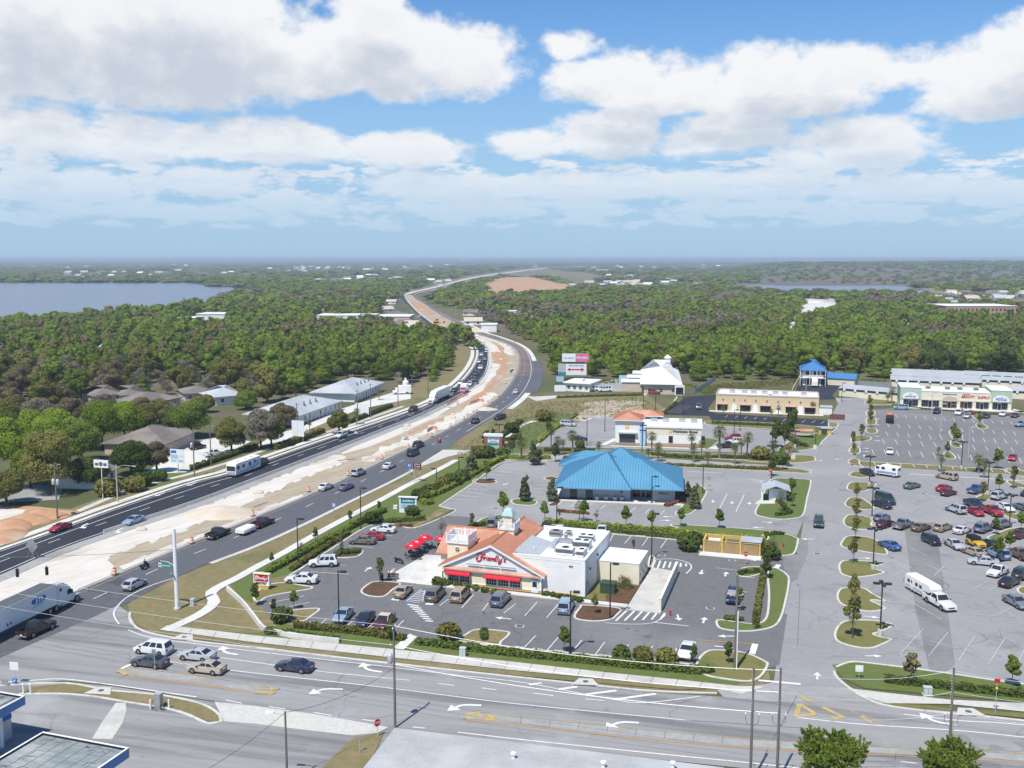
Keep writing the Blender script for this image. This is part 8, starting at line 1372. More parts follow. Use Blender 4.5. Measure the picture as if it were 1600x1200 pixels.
# ---- patio of the restaurant
def umbrella(px,py,lab):
 p=G(px,py,2.2);r=empty('patio_umbrella',(p.x,p.y,.16),random.random(),lab,'umbrella','red umbrellas on the patio');n=8;R_=1.3;q=MB();ring=[(R_*math.cos(2*math.pi*i/n),R_*math.sin(2*math.pi*i/n),1.95)for i in range(n)]
 for i in range(n):q.face([(0,0,2.6),ring[i],ring[(i+1)%n]],'awning_red');a,b=ring[i],ring[(i+1)%n];q.quad(a,b,(b[0],b[1],1.78),(a[0],a[1],1.78),'awning_red')
 fixn(q.build('canopy',r));q=MB()
 for i in(0,3,5):t=2*math.pi*(i+.5)/n;c=Vector((math.cos(t),math.sin(t),0));s=Vector((-c.y,c.x,0));o=c*.8+Vector((0,0,2.24));q.quad(*[tuple(o+s*a+(c*.87+Vector((0,0,-.5)))*b)for a,b in((-.24,-.08),(.24,-.08),(.24,.1),(-.24,.1))],'sign_white')
 q.build('emblem',r);q=MB();q.tube([(0,0,0),(0,0,2.6)],.03,'trim_white',6);q.lathe([(.3,0),(.25,.08)],'steel_dark');q.build('pole',r)
 t=empty('patio_table',(p.x,p.y,.16),random.random(),'dark round table beneath a red umbrella on the pale patio','table','tables on the patio');q=MB();q.lathe([(.6,.72),(.6,.76)],'black',(0,0,0),'z',16);q.build('tabletop',t);q=MB();q.tube([(.07,0,0),(.07,0,.72)],.05,'black',6);q.build('leg',t)
 for k in range(4):
  a=k*math.pi/2+.5;c=empty('patio_chair',(p.x+1.0*math.cos(a),p.y+1.0*math.sin(a),.16),a+math.pi,'black metal chair around a table under the red umbrellas','chair','chairs on the patio');q=MB();q.box(-.22,.22,-.22,.22,.42,.46,'black');q.build('seat',c);q=MB();q.box(-.25,-.2,-.22,.22,.46,.9,'black');q.build('backrest',c)
  for x in(-.2,.2):
   for y in(-.2,.2):q=MB();q.tube([(x,y,0),(x,y,.42)],.02,'black',4,False);q.build('leg',c)
for px,py,lab in((644,852,'red umbrella nearest the bench on the patio'),(653,846,'second red umbrella from the bench'),(665,839,'third red umbrella from the bench'),(690,841,'red umbrella half hidden by the orange roof corner')):umbrella(px,py,lab)
def bench(px,py,ang,lab):
 p=G(px,py);r=empty('bench',(p.x,p.y,.16),R(ang),lab,'bench','benches on the patio');q=MB()
 for i in range(3):q.box(-.9,.9,-.2+i*.15,-.08+i*.15,.43,.47,'black')
 q.build('seat',r);q=MB()
 for i in range(3):q.box(-.9,.9,.26,.3,.55+i*.14,.65+i*.14,'black')
 q.build('backrest',r)
 for x in(-.75,.75):q=MB();q.box(x-.04,x+.04,-.2,.3,0,.43,'steel_dark');q.box(x-.04,x+.04,.26,.32,.43,.95,'steel_dark');q.build('leg',r)
 return r
bench(624,881,140,'black bench standing at the kerb of the patio');b=bench(614,907,-8,'black bench with a seated person beside the mulch island');bench(650,876,-8,'low dark bench in front of the umbrellas')
person('person','person in red top sitting on the bench by the mulch island',sitter(.45,.02,.35,.72,.45,.1),ED,'cloth_red',b.location+Vector((-.5,.1,0)),R(-98))
p=G(596,907);q=MB();q.lathe([(.3,0),(.33,.85),(.24,.95),(.22,1.05)],'black',(0,0,0),'z',14);o=q.build('litter_bin',None,40,(p.x,p.y,.14));tag(o,'black litter bin at the corner of the mulch island','litter bin')
def wall_line(name,px,h,w_,mt,label,cat,cap=None):
 l=pxline(px,4);a,b=offset(l,w_/2),offset(l,-w_/2);q=MB();q.loft([[(a[i].x,a[i].y,0),(a[i].x,a[i].y,h),(b[i].x,b[i].y,h),(b[i].x,b[i].y,0)]for i in range(len(l))],mt);return tag(fixn(q.build(name)),label,cat)
wall_line('retaining_wall',[(355,923),(378,944),(395,965),(412,986),(432,992),(470,999),(530,1006)],.75,.3,'concrete_pale','low pale retaining wall around the lawn corner of the restaurant lot','wall')
wall_line('guard_rail',[(925,655),(945,655.5),(962,656)],.7,.1,'stucco_grey','grey barrier rail at the back of the bank lot','rail')
wall_line('low_wall',[(1024,652),(1040,640),(1052,630),(1058,622)],.5,.4,'stucco_cream','low cream wall beside the grass field','wall')
wall_line('field_fence',[(1085,615),(1100,606),(1118,594)],1.8,.06,'utility_grey','grey green screen fence beside the white roofed building','fence')
wall_line('yard_fence',[(1338,602),(1393,606)],2.0,.06,'steel','grey wire fence between storage shed and rows','fence')
wall_line('driveway_wall',[(1238,610),(1246,596),(1252,585)],.6,.3,'stucco_tan','tan edge wall along the storage driveway','wall')
p=G(1331,668);q=MB()
for i in range(9):q.box(-2.2+i*.5,-1.75+i*.5,-.05,.05,0,1.7,'sign_brown')
q.box(-2.3,2.3,.05,.1,.4,.5,'brick_red');q.box(-2.3,2.3,.05,.1,1.4,1.5,'brick_red');p=G(1308,656);o=q.build('wooden_screen',None,0,(p.x,p.y,.05),R(-12));tag(o,'brown red wooden screen beside the driveway near the beige shops','fence')
p=G(1277,648);r=empty('white_tank_shed',(p.x,p.y,.05),R(-14),'pale grey shed with white roof at the end of the beige shops','shed');q=MB();q.box(0,4.5,0,4,0,2.4,'stucco_white');q.build('wall',r);q=MB();q.box(-.2,4.7,-.2,4.2,2.4,2.55,'metal_grey_roof');q.build('roof',r)
p=G(634,612);r=empty('storage_tank',(p.x,p.y,.05),0,'white upright tank in the pale yard by the woods','tank');q=MB();q.lathe([(1.2,0),(1.2,3.6),(1.0,4.1),(.3,4.4)],'trim_white',(0,0,0),'z',16);q.build('shell',r);q=MB();q.lathe([(.4,4.2),(.4,5.0),(.2,5.2)],'trim_white',(0,0,0));q.build('turret',r)
place(box_truck('white box truck parked in the pale yard by the woods'),627,616,-30,1)
for px,py,col,lab in((580,614,'red','red vehicle parked before the far metal roofed office'),(309,702,'black','black car at the wall of the brown shingled building'),(335,713,'white','white pickup in the left parking lot'),(522,660,'white','white car in front of the first metal roofed office'),(350,628,'red','red car in the open garage of the white house')):
 vehicle(px,py,'pickup' if px==335 else 'suv',col,30,-6,lab)
def far_box(name,px0,px1,py,h,depth,wall,roof,lab,cat='building',rh=.6,group=None,nwin=0):
 r,L=low_house(name,(px0,py),(px1,py+.05),depth,h,h+rh,wall,roof,lab,cat,group,'flat' if rh<1 else 'gable',nwin,.4);return r
far_box('warehouse',495,585,503,5,26,'stucco_white','metal_white_roof','long white warehouse roof among the trees left of the far highway','warehouse');far_box('warehouse',588,640,505,5,30,'stucco_tan','metal_white_roof','white roofed shop beside the far highway','warehouse');far_box('warehouse',307,352,503,6,26,'stucco_white','metal_white_roof','white roofed hall near the lake','warehouse');far_box('warehouse',277,305,510,6,20,'stucco_white','metal_white_roof','smaller white hall near the lake','warehouse');far_box('warehouse',1262,1306,473,3.5,16,'stucco_white','metal_white_roof','white hall at the pale gravel lot','warehouse')
rb=far_box('brick_school',1478,1588,497,10,40,'brick_pink','metal_white_roof','long pink brick building with white roof on the right','building')
for k in range(2):
 for i in range(24):q=MB();x=1.5+i*3.35;q.box(x,x+1.3,-.12,0,2+4*k,4+4*k,'glass_dark');q.build('window',rb)
far_box('store',592,606,465,6,20,'stucco_green','metal_white_roof','pale green store at the far bend','store');far_box('far_hall',931,950,427,12,60,'enclosure_yellow','metal_white_roof','yellow hall on the far rise','building');far_box('house',752,776,519,5,14,'stucco_white','metal_white_roof','white house right of the far excavators','house');far_box('house',790,806,500,7,14,'stucco_white','metal_white_roof','white two storey house above the bend','house')
p=G(725,412);r=empty('water_tower',(p.x,p.y,0),0,'white water tower on the horizon','water tower');q=MB();q.lathe([(4,0),(3,18),(5,22),(17,30),(21,37),(17,43),(4,47)],'trim_white',(0,0,0),'z',20);q.build('tank',r,40)
# ================================================================== trees, hedges, woods
def crown_arrays(seed,lobes,n,size,up=.25,jit=.55,slim=1.0):
 """leaf clumps: small quads on the shells of several lobes (cx, cy, cz, rx, rz); returns vertices and faces"""
 rg=np.random.default_rng(seed);w=np.array([l[3]**2 for l in lobes]);w/=w.sum();k=rg.choice(len(lobes),n,p=w);L=np.array(lobes)[k]
 d=rg.normal(size=(n,3));d[:,2]+=up;d/=np.linalg.norm(d,axis=1)[:,None]
 r=(rg.random(n)**.35)[:,None]
 c=L[:,:3]+d*np.stack([L[:,3],L[:,3],L[:,4]],1)*((.45+.58*r)if slim==1 else(.25+1.15*r**2.2))
 nn=d+rg.normal(size=(n,3))*jit;nn/=np.linalg.norm(nn,axis=1)[:,None]
 a=np.cross(nn,rg.normal(size=(n,3)));a/=np.linalg.norm(a,axis=1)[:,None];b=np.cross(nn,a)
 s=size*(.6+.8*rg.random(n))[:,None]
 if slim<1:b=b*slim;a=a*1.6
 return np.stack([c-a*s-b*s*.7,c+a*s*.8-b*s,c+a*s+b*s*.8,c-a*s*.7+b*s],1).reshape(-1,3)
def twig_arrays(seed,lobes,twigs,per,ln,size):
 """long thin leaves set along shoots that stick out of the crown"""
 rg=np.random.default_rng(seed);w=np.array([l[3]**2 for l in lobes]);w/=w.sum();L=np.array(lobes)[rg.choice(len(lobes),twigs,p=w)]
 d=rg.normal(size=(twigs,3));d[:,2]=np.abs(d[:,2])*.9+.1*rg.normal(size=twigs);d/=np.linalg.norm(d,axis=1)[:,None]
 b0=L[:,:3]+d*np.stack([L[:,3],L[:,3],L[:,4]],1)*rg.uniform(.25,.85,twigs)[:,None];g=d*.75+np.array([0,0,.45])+rg.normal(size=(twigs,3))*.3;g/=np.linalg.norm(g,axis=1)[:,None]
 t=rg.random((twigs,per));l=ln*rg.uniform(.5,1.3,(twigs,1));c=(b0[:,None]+g[:,None]*(t*l)[...,None]+np.array([0,0,-1.0])*(t**2*l*.18)[...,None]).reshape(-1,3)
 n=len(c);a=np.repeat(g,per,0)*.8+rg.normal(size=(n,3))*.55;a/=np.linalg.norm(a,axis=1)[:,None];b=np.cross(a,rg.normal(size=(n,3)));b/=np.linalg.norm(b,axis=1)[:,None];s=size*(.6+.8*rg.random(n))[:,None];b=b*s*.26;a=a*s
 return np.stack([c-a*.2-b*.5,c+a*.6-b,c+a*1.2,c+a*.5+b],1).reshape(-1,3)
def quads_mesh(name,v,mats,mi=None):
 n=len(v)//4;me=bpy.data.meshes.new(name);me.vertices.add(len(v));me.vertices.foreach_set('co',np.ascontiguousarray(v,dtype=np.float32).ravel())
 me.loops.add(n*4);me.loops.foreach_set('vertex_index',np.arange(n*4,dtype=np.int32));me.polygons.add(n);me.polygons.foreach_set('loop_start',np.arange(0,n*4,4,dtype=np.int32))
 for m in mats:me.materials.append(M(m))
 if mi is not None:me.polygons.foreach_set('material_index',mi.astype(np.int32))
 me.update(calc_edges=True);me.validate();return me
def lobes_round(seed,n,R_,H,z0,top=.75):
 """lobes spread through an egg shaped crown from z0 to H, radius R_"""
 rg=random.Random(seed);out=[(0,0,(z0+H)/2,R_*.62,(H-z0)*.42)]
 for i in range(n):
  t=rg.random();z=z0+(H-z0)*(.18+.68*t);env=math.sin(math.pi*min(1,max(0.12,(.25+.72*t))))**.6;a=i*2.4+rg.uniform(-.5,.5);rr=R_*env*rg.uniform(.45,.78)
  s=R_*rg.uniform(.28,.45);out.append((rr*math.cos(a),rr*math.sin(a),z,s,s*.8))
 return out
def make_tree(name,label,cat,lobes,nq,qs,leafm,trunk_h,trunk_r,barkm='bark',seed=1,limbs=5,jit=.4,sparse=False,up=.25,slim=1.0):
 r=empty(name,(0,0,0),0,label,cat);rg=random.Random(seed);q=MB()
 lean=Vector((rg.uniform(-.04,.04),rg.uniform(-.04,.04),1));top=lean*trunk_h;q.tube([(0,0,0),lean*trunk_h*.15,lean*trunk_h*.6,top],[trunk_r*1.35,trunk_r,trunk_r*.8,trunk_r*.55],barkm,7)
 for i in range(min(limbs,len(lobes))):
  l=lobes[i%len(lobes)];st=lean*trunk_h*rg.uniform(.5,.95);e=Vector(l[:3]);m_=st.lerp(e,.5)+Vector((0,0,.06*trunk_h));q.tube([st,m_,e],[trunk_r*.45,trunk_r*.3,trunk_r*.1],barkm,5,False)
 if sparse:
  for i in range(26):l=rg.choice(lobes);st=Vector((l[0]*.4,l[1]*.4,trunk_h*rg.uniform(.5,.9)));e=Vector((l[0]+rg.uniform(-1,1)*l[3],l[1]+rg.uniform(-1,1)*l[3],l[2]+rg.uniform(-.5,1)*l[4]));q.tube([st,st.lerp(e,.55)+Vector((0,0,.1)),e],[trunk_r*.22,trunk_r*.14,trunk_r*.05],barkm,4,False)
 q.build('trunk',r);o=bpy.data.objects.new('crown',quads_mesh('crown',crown_arrays(seed,lobes,nq,qs,up,jit,slim),[leafm]));COL.objects.link(o);o.parent=r;return r
def palm(seed,h,label):
 rg=random.Random(seed);r=empty('palm_tree',(0,0,0),0,label,'palm tree');q=MB();b=rg.uniform(-.25,.25);q.tube([(0,0,0),(b*.3,0,h*.5),(b,.1,h)],[.24,.19,.2],'bark_pale',8);q.lathe([(.2,h-.9),(.34,h-.5),(.3,h)],'bark',(b,.08,0),'z',8);q.build('trunk',r);q=MB()
 for i in range(34):
  a=i*2.399+rg.uniform(-.2,.2);t=i/33;el=1.25-2.1*t+rg.uniform(-.15,.15);Ln=rg.uniform(1.25,1.7)*(1 if t<.8 else .8);c=Vector((math.cos(a),math.sin(a),0));o=Vector((b,.08,h));d=c*math.cos(el)+Vector((0,0,math.sin(el)));s=Vector((-c.y,c.x,0));m_=o+d*Ln*.5;n=d.cross(s)
  for k in range(7):
   f=(k-3)/3*1.0;e=m_+(d*math.cos(f)+s*math.sin(f))*Ln*.62-Vector((0,0,.18+.3*abs(f)+(.25 if t>.5 else 0)));w=(s*math.cos(f)-d*math.sin(f))*.085;q.quad(m_-w*.5,m_+w*.5,e+w*.35,e-w*.35,'leaf_palm')
  q.tube([o,m_],.02,'leaf_palm',3,False)
 q.build('crown',r);return r
def seeds(f,n):return[Proto(f(s))for s in range(n)]
T={}
def young(s,leafm,nq=620,qs=.17,R_=1.15,H=4.6,z0=1.5,sparse=False,name='young_tree'):return make_tree(name,'x','tree',lobes_round(s,9,R_,H,z0),nq,qs,leafm,z0+.9,.06,'bark',s,5,.45,sparse)
T['young']=seeds(lambda s:young(s+11,'leaf_mid',1300,.115),4);T['youngd']=seeds(lambda s:young(s+31,'leaf_dark',1300,.115,1.05,5.0,1.2),3);T['sparse']=seeds(lambda s:young(s+51,'leaf_olive',420,.11,.85,4.6,1.4,True,'thin_tree'),3);T['bare']=seeds(lambda s:young(s+71,'leaf_brown',150,.1,1.1,4.2,1.2,True,'thin_tree'),3)
T['mag']=seeds(lambda s:make_tree('magnolia_tree','x','tree',[(random.Random(s*9+i).uniform(-.35,.35),random.Random(s*7+i).uniform(-.35,.35),.9+i*.62,1.15-i*.13,.55)for i in range(7)],900,.19,'leaf_magnolia',4.2,.08,'bark',s+91,4,.8),3)
T['palm']=seeds(lambda s:palm(s+5,(3.9,4.6,5.2,3.4)[s],'x'),4)
T['shrub']=seeds(lambda s:make_tree('shrub','x','shrub',[(random.Random(s+i).uniform(-.4,.4),random.Random(s+5+i).uniform(-.4,.4),.5,.62,.55)for i in range(4)],420,.12,'leaf_hedge',.35,.05,'bark',s+101,2,.7),3)
T['bush']=seeds(lambda s:make_tree('round_bush','x','shrub',[(random.Random(s+i).uniform(-.6,.6),random.Random(s+15+i).uniform(-.6,.6),1.0,1.1,1.0)for i in range(5)],900,.16,('leaf_dark','leaf_dark','leaf_olive')[s],.6,.08,'bark',s+111,3,.6),3)
T['red']=seeds(lambda s:young(s+121,'leaf_brown',420,.13,.9,4.0,1.0),1)
def big(s,leafm,R_=5.2,H=9.5,z0=2.2,nq=5200,qs=.3):return make_tree('large_tree','x','tree',lobes_round(s,26,R_,H,z0),nq,qs,leafm,z0+2,.32,'bark',s,12,.6)
BIG={}
def put(kind,px,py,sc=1.0,lab=None,group=None,i=None):
 L=T[kind];pr=L[(i if i is not None else random.randrange(len(L)))];p=G(px,py);return pr.put((p.x,p.y,.08),random.uniform(0,6.28),sc,lab,group)
LAB={'young':('young green leafy tree','young lot trees'),'youngd':('young dark leafy tree','young dark lot trees'),'sparse':('thin young tree with sparse leaves','thin lot trees'),'bare':('nearly bare thin young tree','bare thin trees'),'mag':('dark conical magnolia','magnolias'),'palm':('cabbage palm','palms'),'shrub':('small rounded shrub','small shrubs'),'bush':('large round dark bush','round bushes')}
def many(kind,lst,where,unique=False):
 for t in lst:
  px,py,py2=t[:3];base={'young':4.7,'youngd':5.1,'sparse':4.8,'bare':4.4,'mag':5.3,'palm':5.4,'shrub':1.1,'bush':2.1}[kind];h=height_at(px,py,py2)
  put(kind,px,py,h/base,(LAB[kind][0]+' '+(t[3]if len(t)>3 else where)),LAB[kind][1])
many('young',[(459,952,922,'on the straw island left of the lamp post'),(882,1020,977,'rising from the hedge left of the front lamp post'),(611,1002,968,'beside the foot path gap in the front hedge'),(786,808,767,'on the strip above the grey van'),(851,814,782,'left of the lamp post behind the restaurant'),(912,816,780,'beside a bare tree on the strip behind the restaurant'),(978,824,789,'in the middle of the strip behind the restaurant'),(1018,828,797,'in front of the lamp post of the strip'),(1064,823,792,'on the grass end of the strip'),(1124,826,794,'above the yellow enclosure'),(760,752,719,'on the small island of the left stalls'),(1206,745,712,'with bright crown behind the kiosk'),(1237,775,746,'right of the white kiosk'),(1238,792,770,'at the bent hedge of the kiosk lawn'),(1222,735,700,'beside the dark street trees at the kiosk'),(1560,880,838,'near the tan sedan of the east lot'),(1556,836,808,'on the right tree island of the east lot'),(1577,862,830,'beside the right lamp post of the east lot'),(1561,768,740,'left of the small access road island'),(1595,830,798,'at the right edge between the lot islands'),(1558,733,700,'on the mall grass strip'),(1495,696,668,'on the third mall lot island')],'')
many('youngd',[(400,946,908,'by the red monument sign'),(428,962,934,'on the left corner of the restaurant lot'),(425,882,862,'on the grass left of the first verge lamp'),(493,846,822,'beside the sidewalk before the two verge lamps'),(547,818,796,'in the hedge beside the second verge lamp'),(592,800,782,'at the sidewalk left of the teal sign'),(1197,905,860,'on the narrow lawn right of the enclosure'),(1138,1038,1000,'behind the tall dark pole'),(1084,1037,1006,'beside the white sedan of the front row'),(843,727,700,'behind the left end of the blue roof'),(868,722,690,'above the blue roof'),(760,706,670,'left of the brick pillared sign'),(770,690,668,'behind the brick pillared sign'),(857,680,655,'by the hedge above the bank lot'),(1212,700,650,'tall one by the pink enclosure'),(1226,702,656,'in the dark clump by the pink enclosure'),(1234,690,640,'at the top of the dark clump'),(1240,672,636,'next to the small shed')],'')
many('sparse',[(737,828,800,'above the umbrellas'),(756,962,955,'low on the front strip'),(594,912,868,'beside the litter bin'),(874,812,794,'behind the restaurant roof'),(990,862,842,'in the stalls behind the annex'),(1332,998,922,'lowest one of the island row'),(1333,948,892,'second lowest of the island row'),(1333,880,838,'third of the island row'),(1336,845,805,'fourth of the island row'),(1338,818,780,'fifth of the island row'),(1338,785,752,'sixth of the island row'),(1334,712,690,'upper island row, first'),(1333,700,672,'upper island row, second'),(1346,690,660,'upper island row, third'),(1360,668,640,'by the mall entrance, lower'),(1360,655,630,'by the mall entrance, middle'),(1358,640,615,'by the mall entrance, upper'),(1480,715,688,'on the mall lot island'),(1490,690,658,'on the second mall lot island'),(1530,668,640,'before the beauty shop'),(1180,985,950,'on the grass by the dark hedge'),(1156,955,915,'beside the dark blue suv'),(930,960,925,'on the mulch island'),(1535,785,750,'left on the tree island of the east lot'),(1583,764,725,'at the right edge of the access road')],'')
many('bare',[(905,814,778,'left of a green tree on the strip'),(932,816,795,'right of a green tree on the strip'),(690,838,806,'above the red umbrellas'),(1209,866,836,'on the lawn over the hydrant'),(1220,800,765,'in the kiosk lawn'),(900,655,640,'by the rubble'),(1230,730,690,'between the palms'),(470,868,845,'on the verge hedge of the restaurant'),(533,866,838,'on the small mulch island'),(865,660,640,'left of the silver minivan')],'')
many('mag',[(820,783,742,'on the oval grass island'),(862,783,745,'beside the left corner of the blue roof'),(736,740,700,'at the driveway left of the first stall'),(835,727,688,'in the hedge behind the office'),(1085,795,755,'at the right corner of the blue roof, near'),(1076,778,752,'at the right corner of the blue roof, far')],'')
many('palm',[(797,714,684,'left of the navy bank sign'),(815,716,676,'right of the navy bank sign'),(861,699,670,'in the left hedge of the bank lot'),(872,712,684,'behind the grass of the bank street'),(895,711,675,'with a tall trunk by the black car'),(880,711,690,'low one before the black car'),(935,713,692,'above the blue roof'),(1018,712,680,'by the blue corner of the bank, near'),(1028,722,690,'in front of the bank sign wall'),(1013,718,698,'close to the blue roof'),(1080,710,682,'before the bank sign'),(1084,723,696,'below the bank sign'),(1096,716,690,'right of the bank sign'),(1106,728,702,'right of the blue roof top'),(1124,717,672,'left of the three cars at the bank'),(1148,726,698,'before the three cars at the bank'),(1158,716,690,'right of the black bank car'),(1167,714,678,'right of the three cars at the bank'),(1209,715,682,'at the bank driveway, left'),(1238,708,682,'at the bank driveway, right'),(1205,655,640,'before the beige wall, left'),(1240,664,640,'before the beige wall, right'),(1216,650,632,'at the beige shop doors'),(1130,648,632,'before the first beige opening'),(1270,648,630,'at the end of the beige shops'),(1262,645,628,'next to the end of the beige shops'),(1470,738,712,'on the mall grass strip, left'),(1466,712,696,'on the small mall island'),(1529,739,704,'large one on the mall grass strip'),(1537,748,718,'on the access road edge'),(1387,630,610,'beside the strip mall, left'),(1393,631,606,'beside the strip mall, right'),(484,672,658,'left one by the first metal roofed office'),(557,664,640,'right one by the first metal roofed office'),(592,625,608,'by the red vehicle of the far office')],'')
many('bush',[(655,780,764,'nearest the teal sign'),(663,783,768,'second from the teal sign'),(668,772,757,'third from the teal sign'),(680,769,756,'fourth from the teal sign'),(692,762,746,'in the middle of the bush row'),(706,758,740,'in the upper bush row'),(722,750,734,'at the top of the bush row'),(747,715,697,'left beneath the brick pillared sign'),(762,715,697,'under the brick pillared sign'),(785,714,700,'right of the brick pillared sign'),(645,806,790,'grey green one at the teal sign'),(583,818,800,'tall one in the verge hedge'),(1075,860,835,'left of the yellow enclosure, near'),(1085,850,832,'left of the yellow enclosure, far'),(1197,862,845,'right of the yellow enclosure'),(1205,874,855,'right of the yellow enclosure, near'),(800,676,660,'on the highway verge above the palms'),(850,658,640,'above the upper hedge'),(906,700,688,'below the black car'),(1188,718,698,'full one between the palms'),(700,1000,975,'olive one at the front foot path'),(970,1031,1010,'first of three in the front hedge'),(1005,1034,1012,'second of three in the front hedge'),(1040,1036,1014,'third of three in the front hedge'),(440,972,950,'at the left end of the front bed'),(1092,850,836,'between the hedge and the enclosure'),(1218,725,706,'at the bank drive corner'),(170,775,748,'round one under the pole sign'),(210,768,745,'round one on the left lawn'),(222,760,738,'second round one on the left lawn'),(248,752,735,'small one on the left lawn')],'')
sh=[]
for i in range(7):sh.append((701+14.2*i,914+2.9*i,906+2.9*i))
for i in range(6):sh.append((853+10.5*i,931.5+1.9*i,924+1.9*i))
many('shrub',[s+('in the mulch along the restaurant front',)for s in sh]+[(820+i*9,1008+i,1000+i,'in the front hedge bed')for i in range(0)]+[(756,1000-i*5,992-i*5,'on the straw island')for i in range(3)]+[(1135+i*7,969+i*.3,962+i*.3,'at the end of the side lawn')for i in range(4)]+[(915+i*24,804-i*.2,797,'below the blue roof wall')for i in range(0)],'')
for px,py in((528,868),(535,865),(543,866),(552,865),(558,864)):put('shrub',px,py,.8,'small rounded shrub on the mulch island beside the white suv','island shrubs')
def hedge(px,w_,h,leafm,label,dens=26,q_=.13,seed=1,straight=False):
 h*=.82;w_*=.88;l=[G(*p)for p in px]if straight else pxline(px,4);L=sum((b-a).length for a,b in zip(l,l[1:]));n=int(min(9000,L*(w_+2*h)*dens));rg=np.random.default_rng(seed);N=max(2,int(L/.4));r=resample(l,N);P_=np.array([tuple(p)for p in r]);k=rg.integers(0,N-1,n);t=rg.random(n)[:,None];c=P_[k]*(1-t)+P_[k+1]*t;d=P_[k+1]-P_[k];d/=np.linalg.norm(d,axis=1)[:,None]+1e-9;side=np.stack([-d[:,1],d[:,0],d[:,2]*0],1)
 hh=h*(1+.14*np.sin(k*.9+seed)+.08*rg.normal(size=n));u=rg.uniform(-1,1,n);top=rg.random(n)<w_/(w_+1.6*h);sd=np.where(top,u,np.sign(u));z=np.where(top,hh*rg.uniform(.9,1.05,n),hh*rg.random(n));c=c+side*(sd*w_/2*rg.uniform(.85,1.08,n))[:,None];c[:,2]=z+.08
 nn=np.where(top[:,None],np.array([[0,0,1.0]]),side*np.sign(sd)[:,None])+rg.normal(size=(n,3))*.55;nn/=np.linalg.norm(nn,axis=1)[:,None];a=np.cross(nn,rg.normal(size=(n,3)));a/=np.linalg.norm(a,axis=1)[:,None];b=np.cross(nn,a);s=q_*(.6+.8*rg.random(n))[:,None]
 v=np.stack([c-a*s-b*s,c+a*s-b*s,c+a*s+b*s,c-a*s+b*s],1).reshape(-1,3);o=bpy.data.objects.new('hedge',quads_mesh('hedge',v,[leafm]));COL.objects.link(o)
 core=MB();a_,b_=offset(r,w_*.36),offset(r,-w_*.36);core.loft([[(a_[i].x,a_[i].y,0),(a_[i].x,a_[i].y,h*.8),(b_[i].x,b_[i].y,h*.8),(b_[i].x,b_[i].y,0)]for i in range(N)],'leaf_hedge');e=fixn(core.build('twig_core',o));return tag(o,label,'hedge')
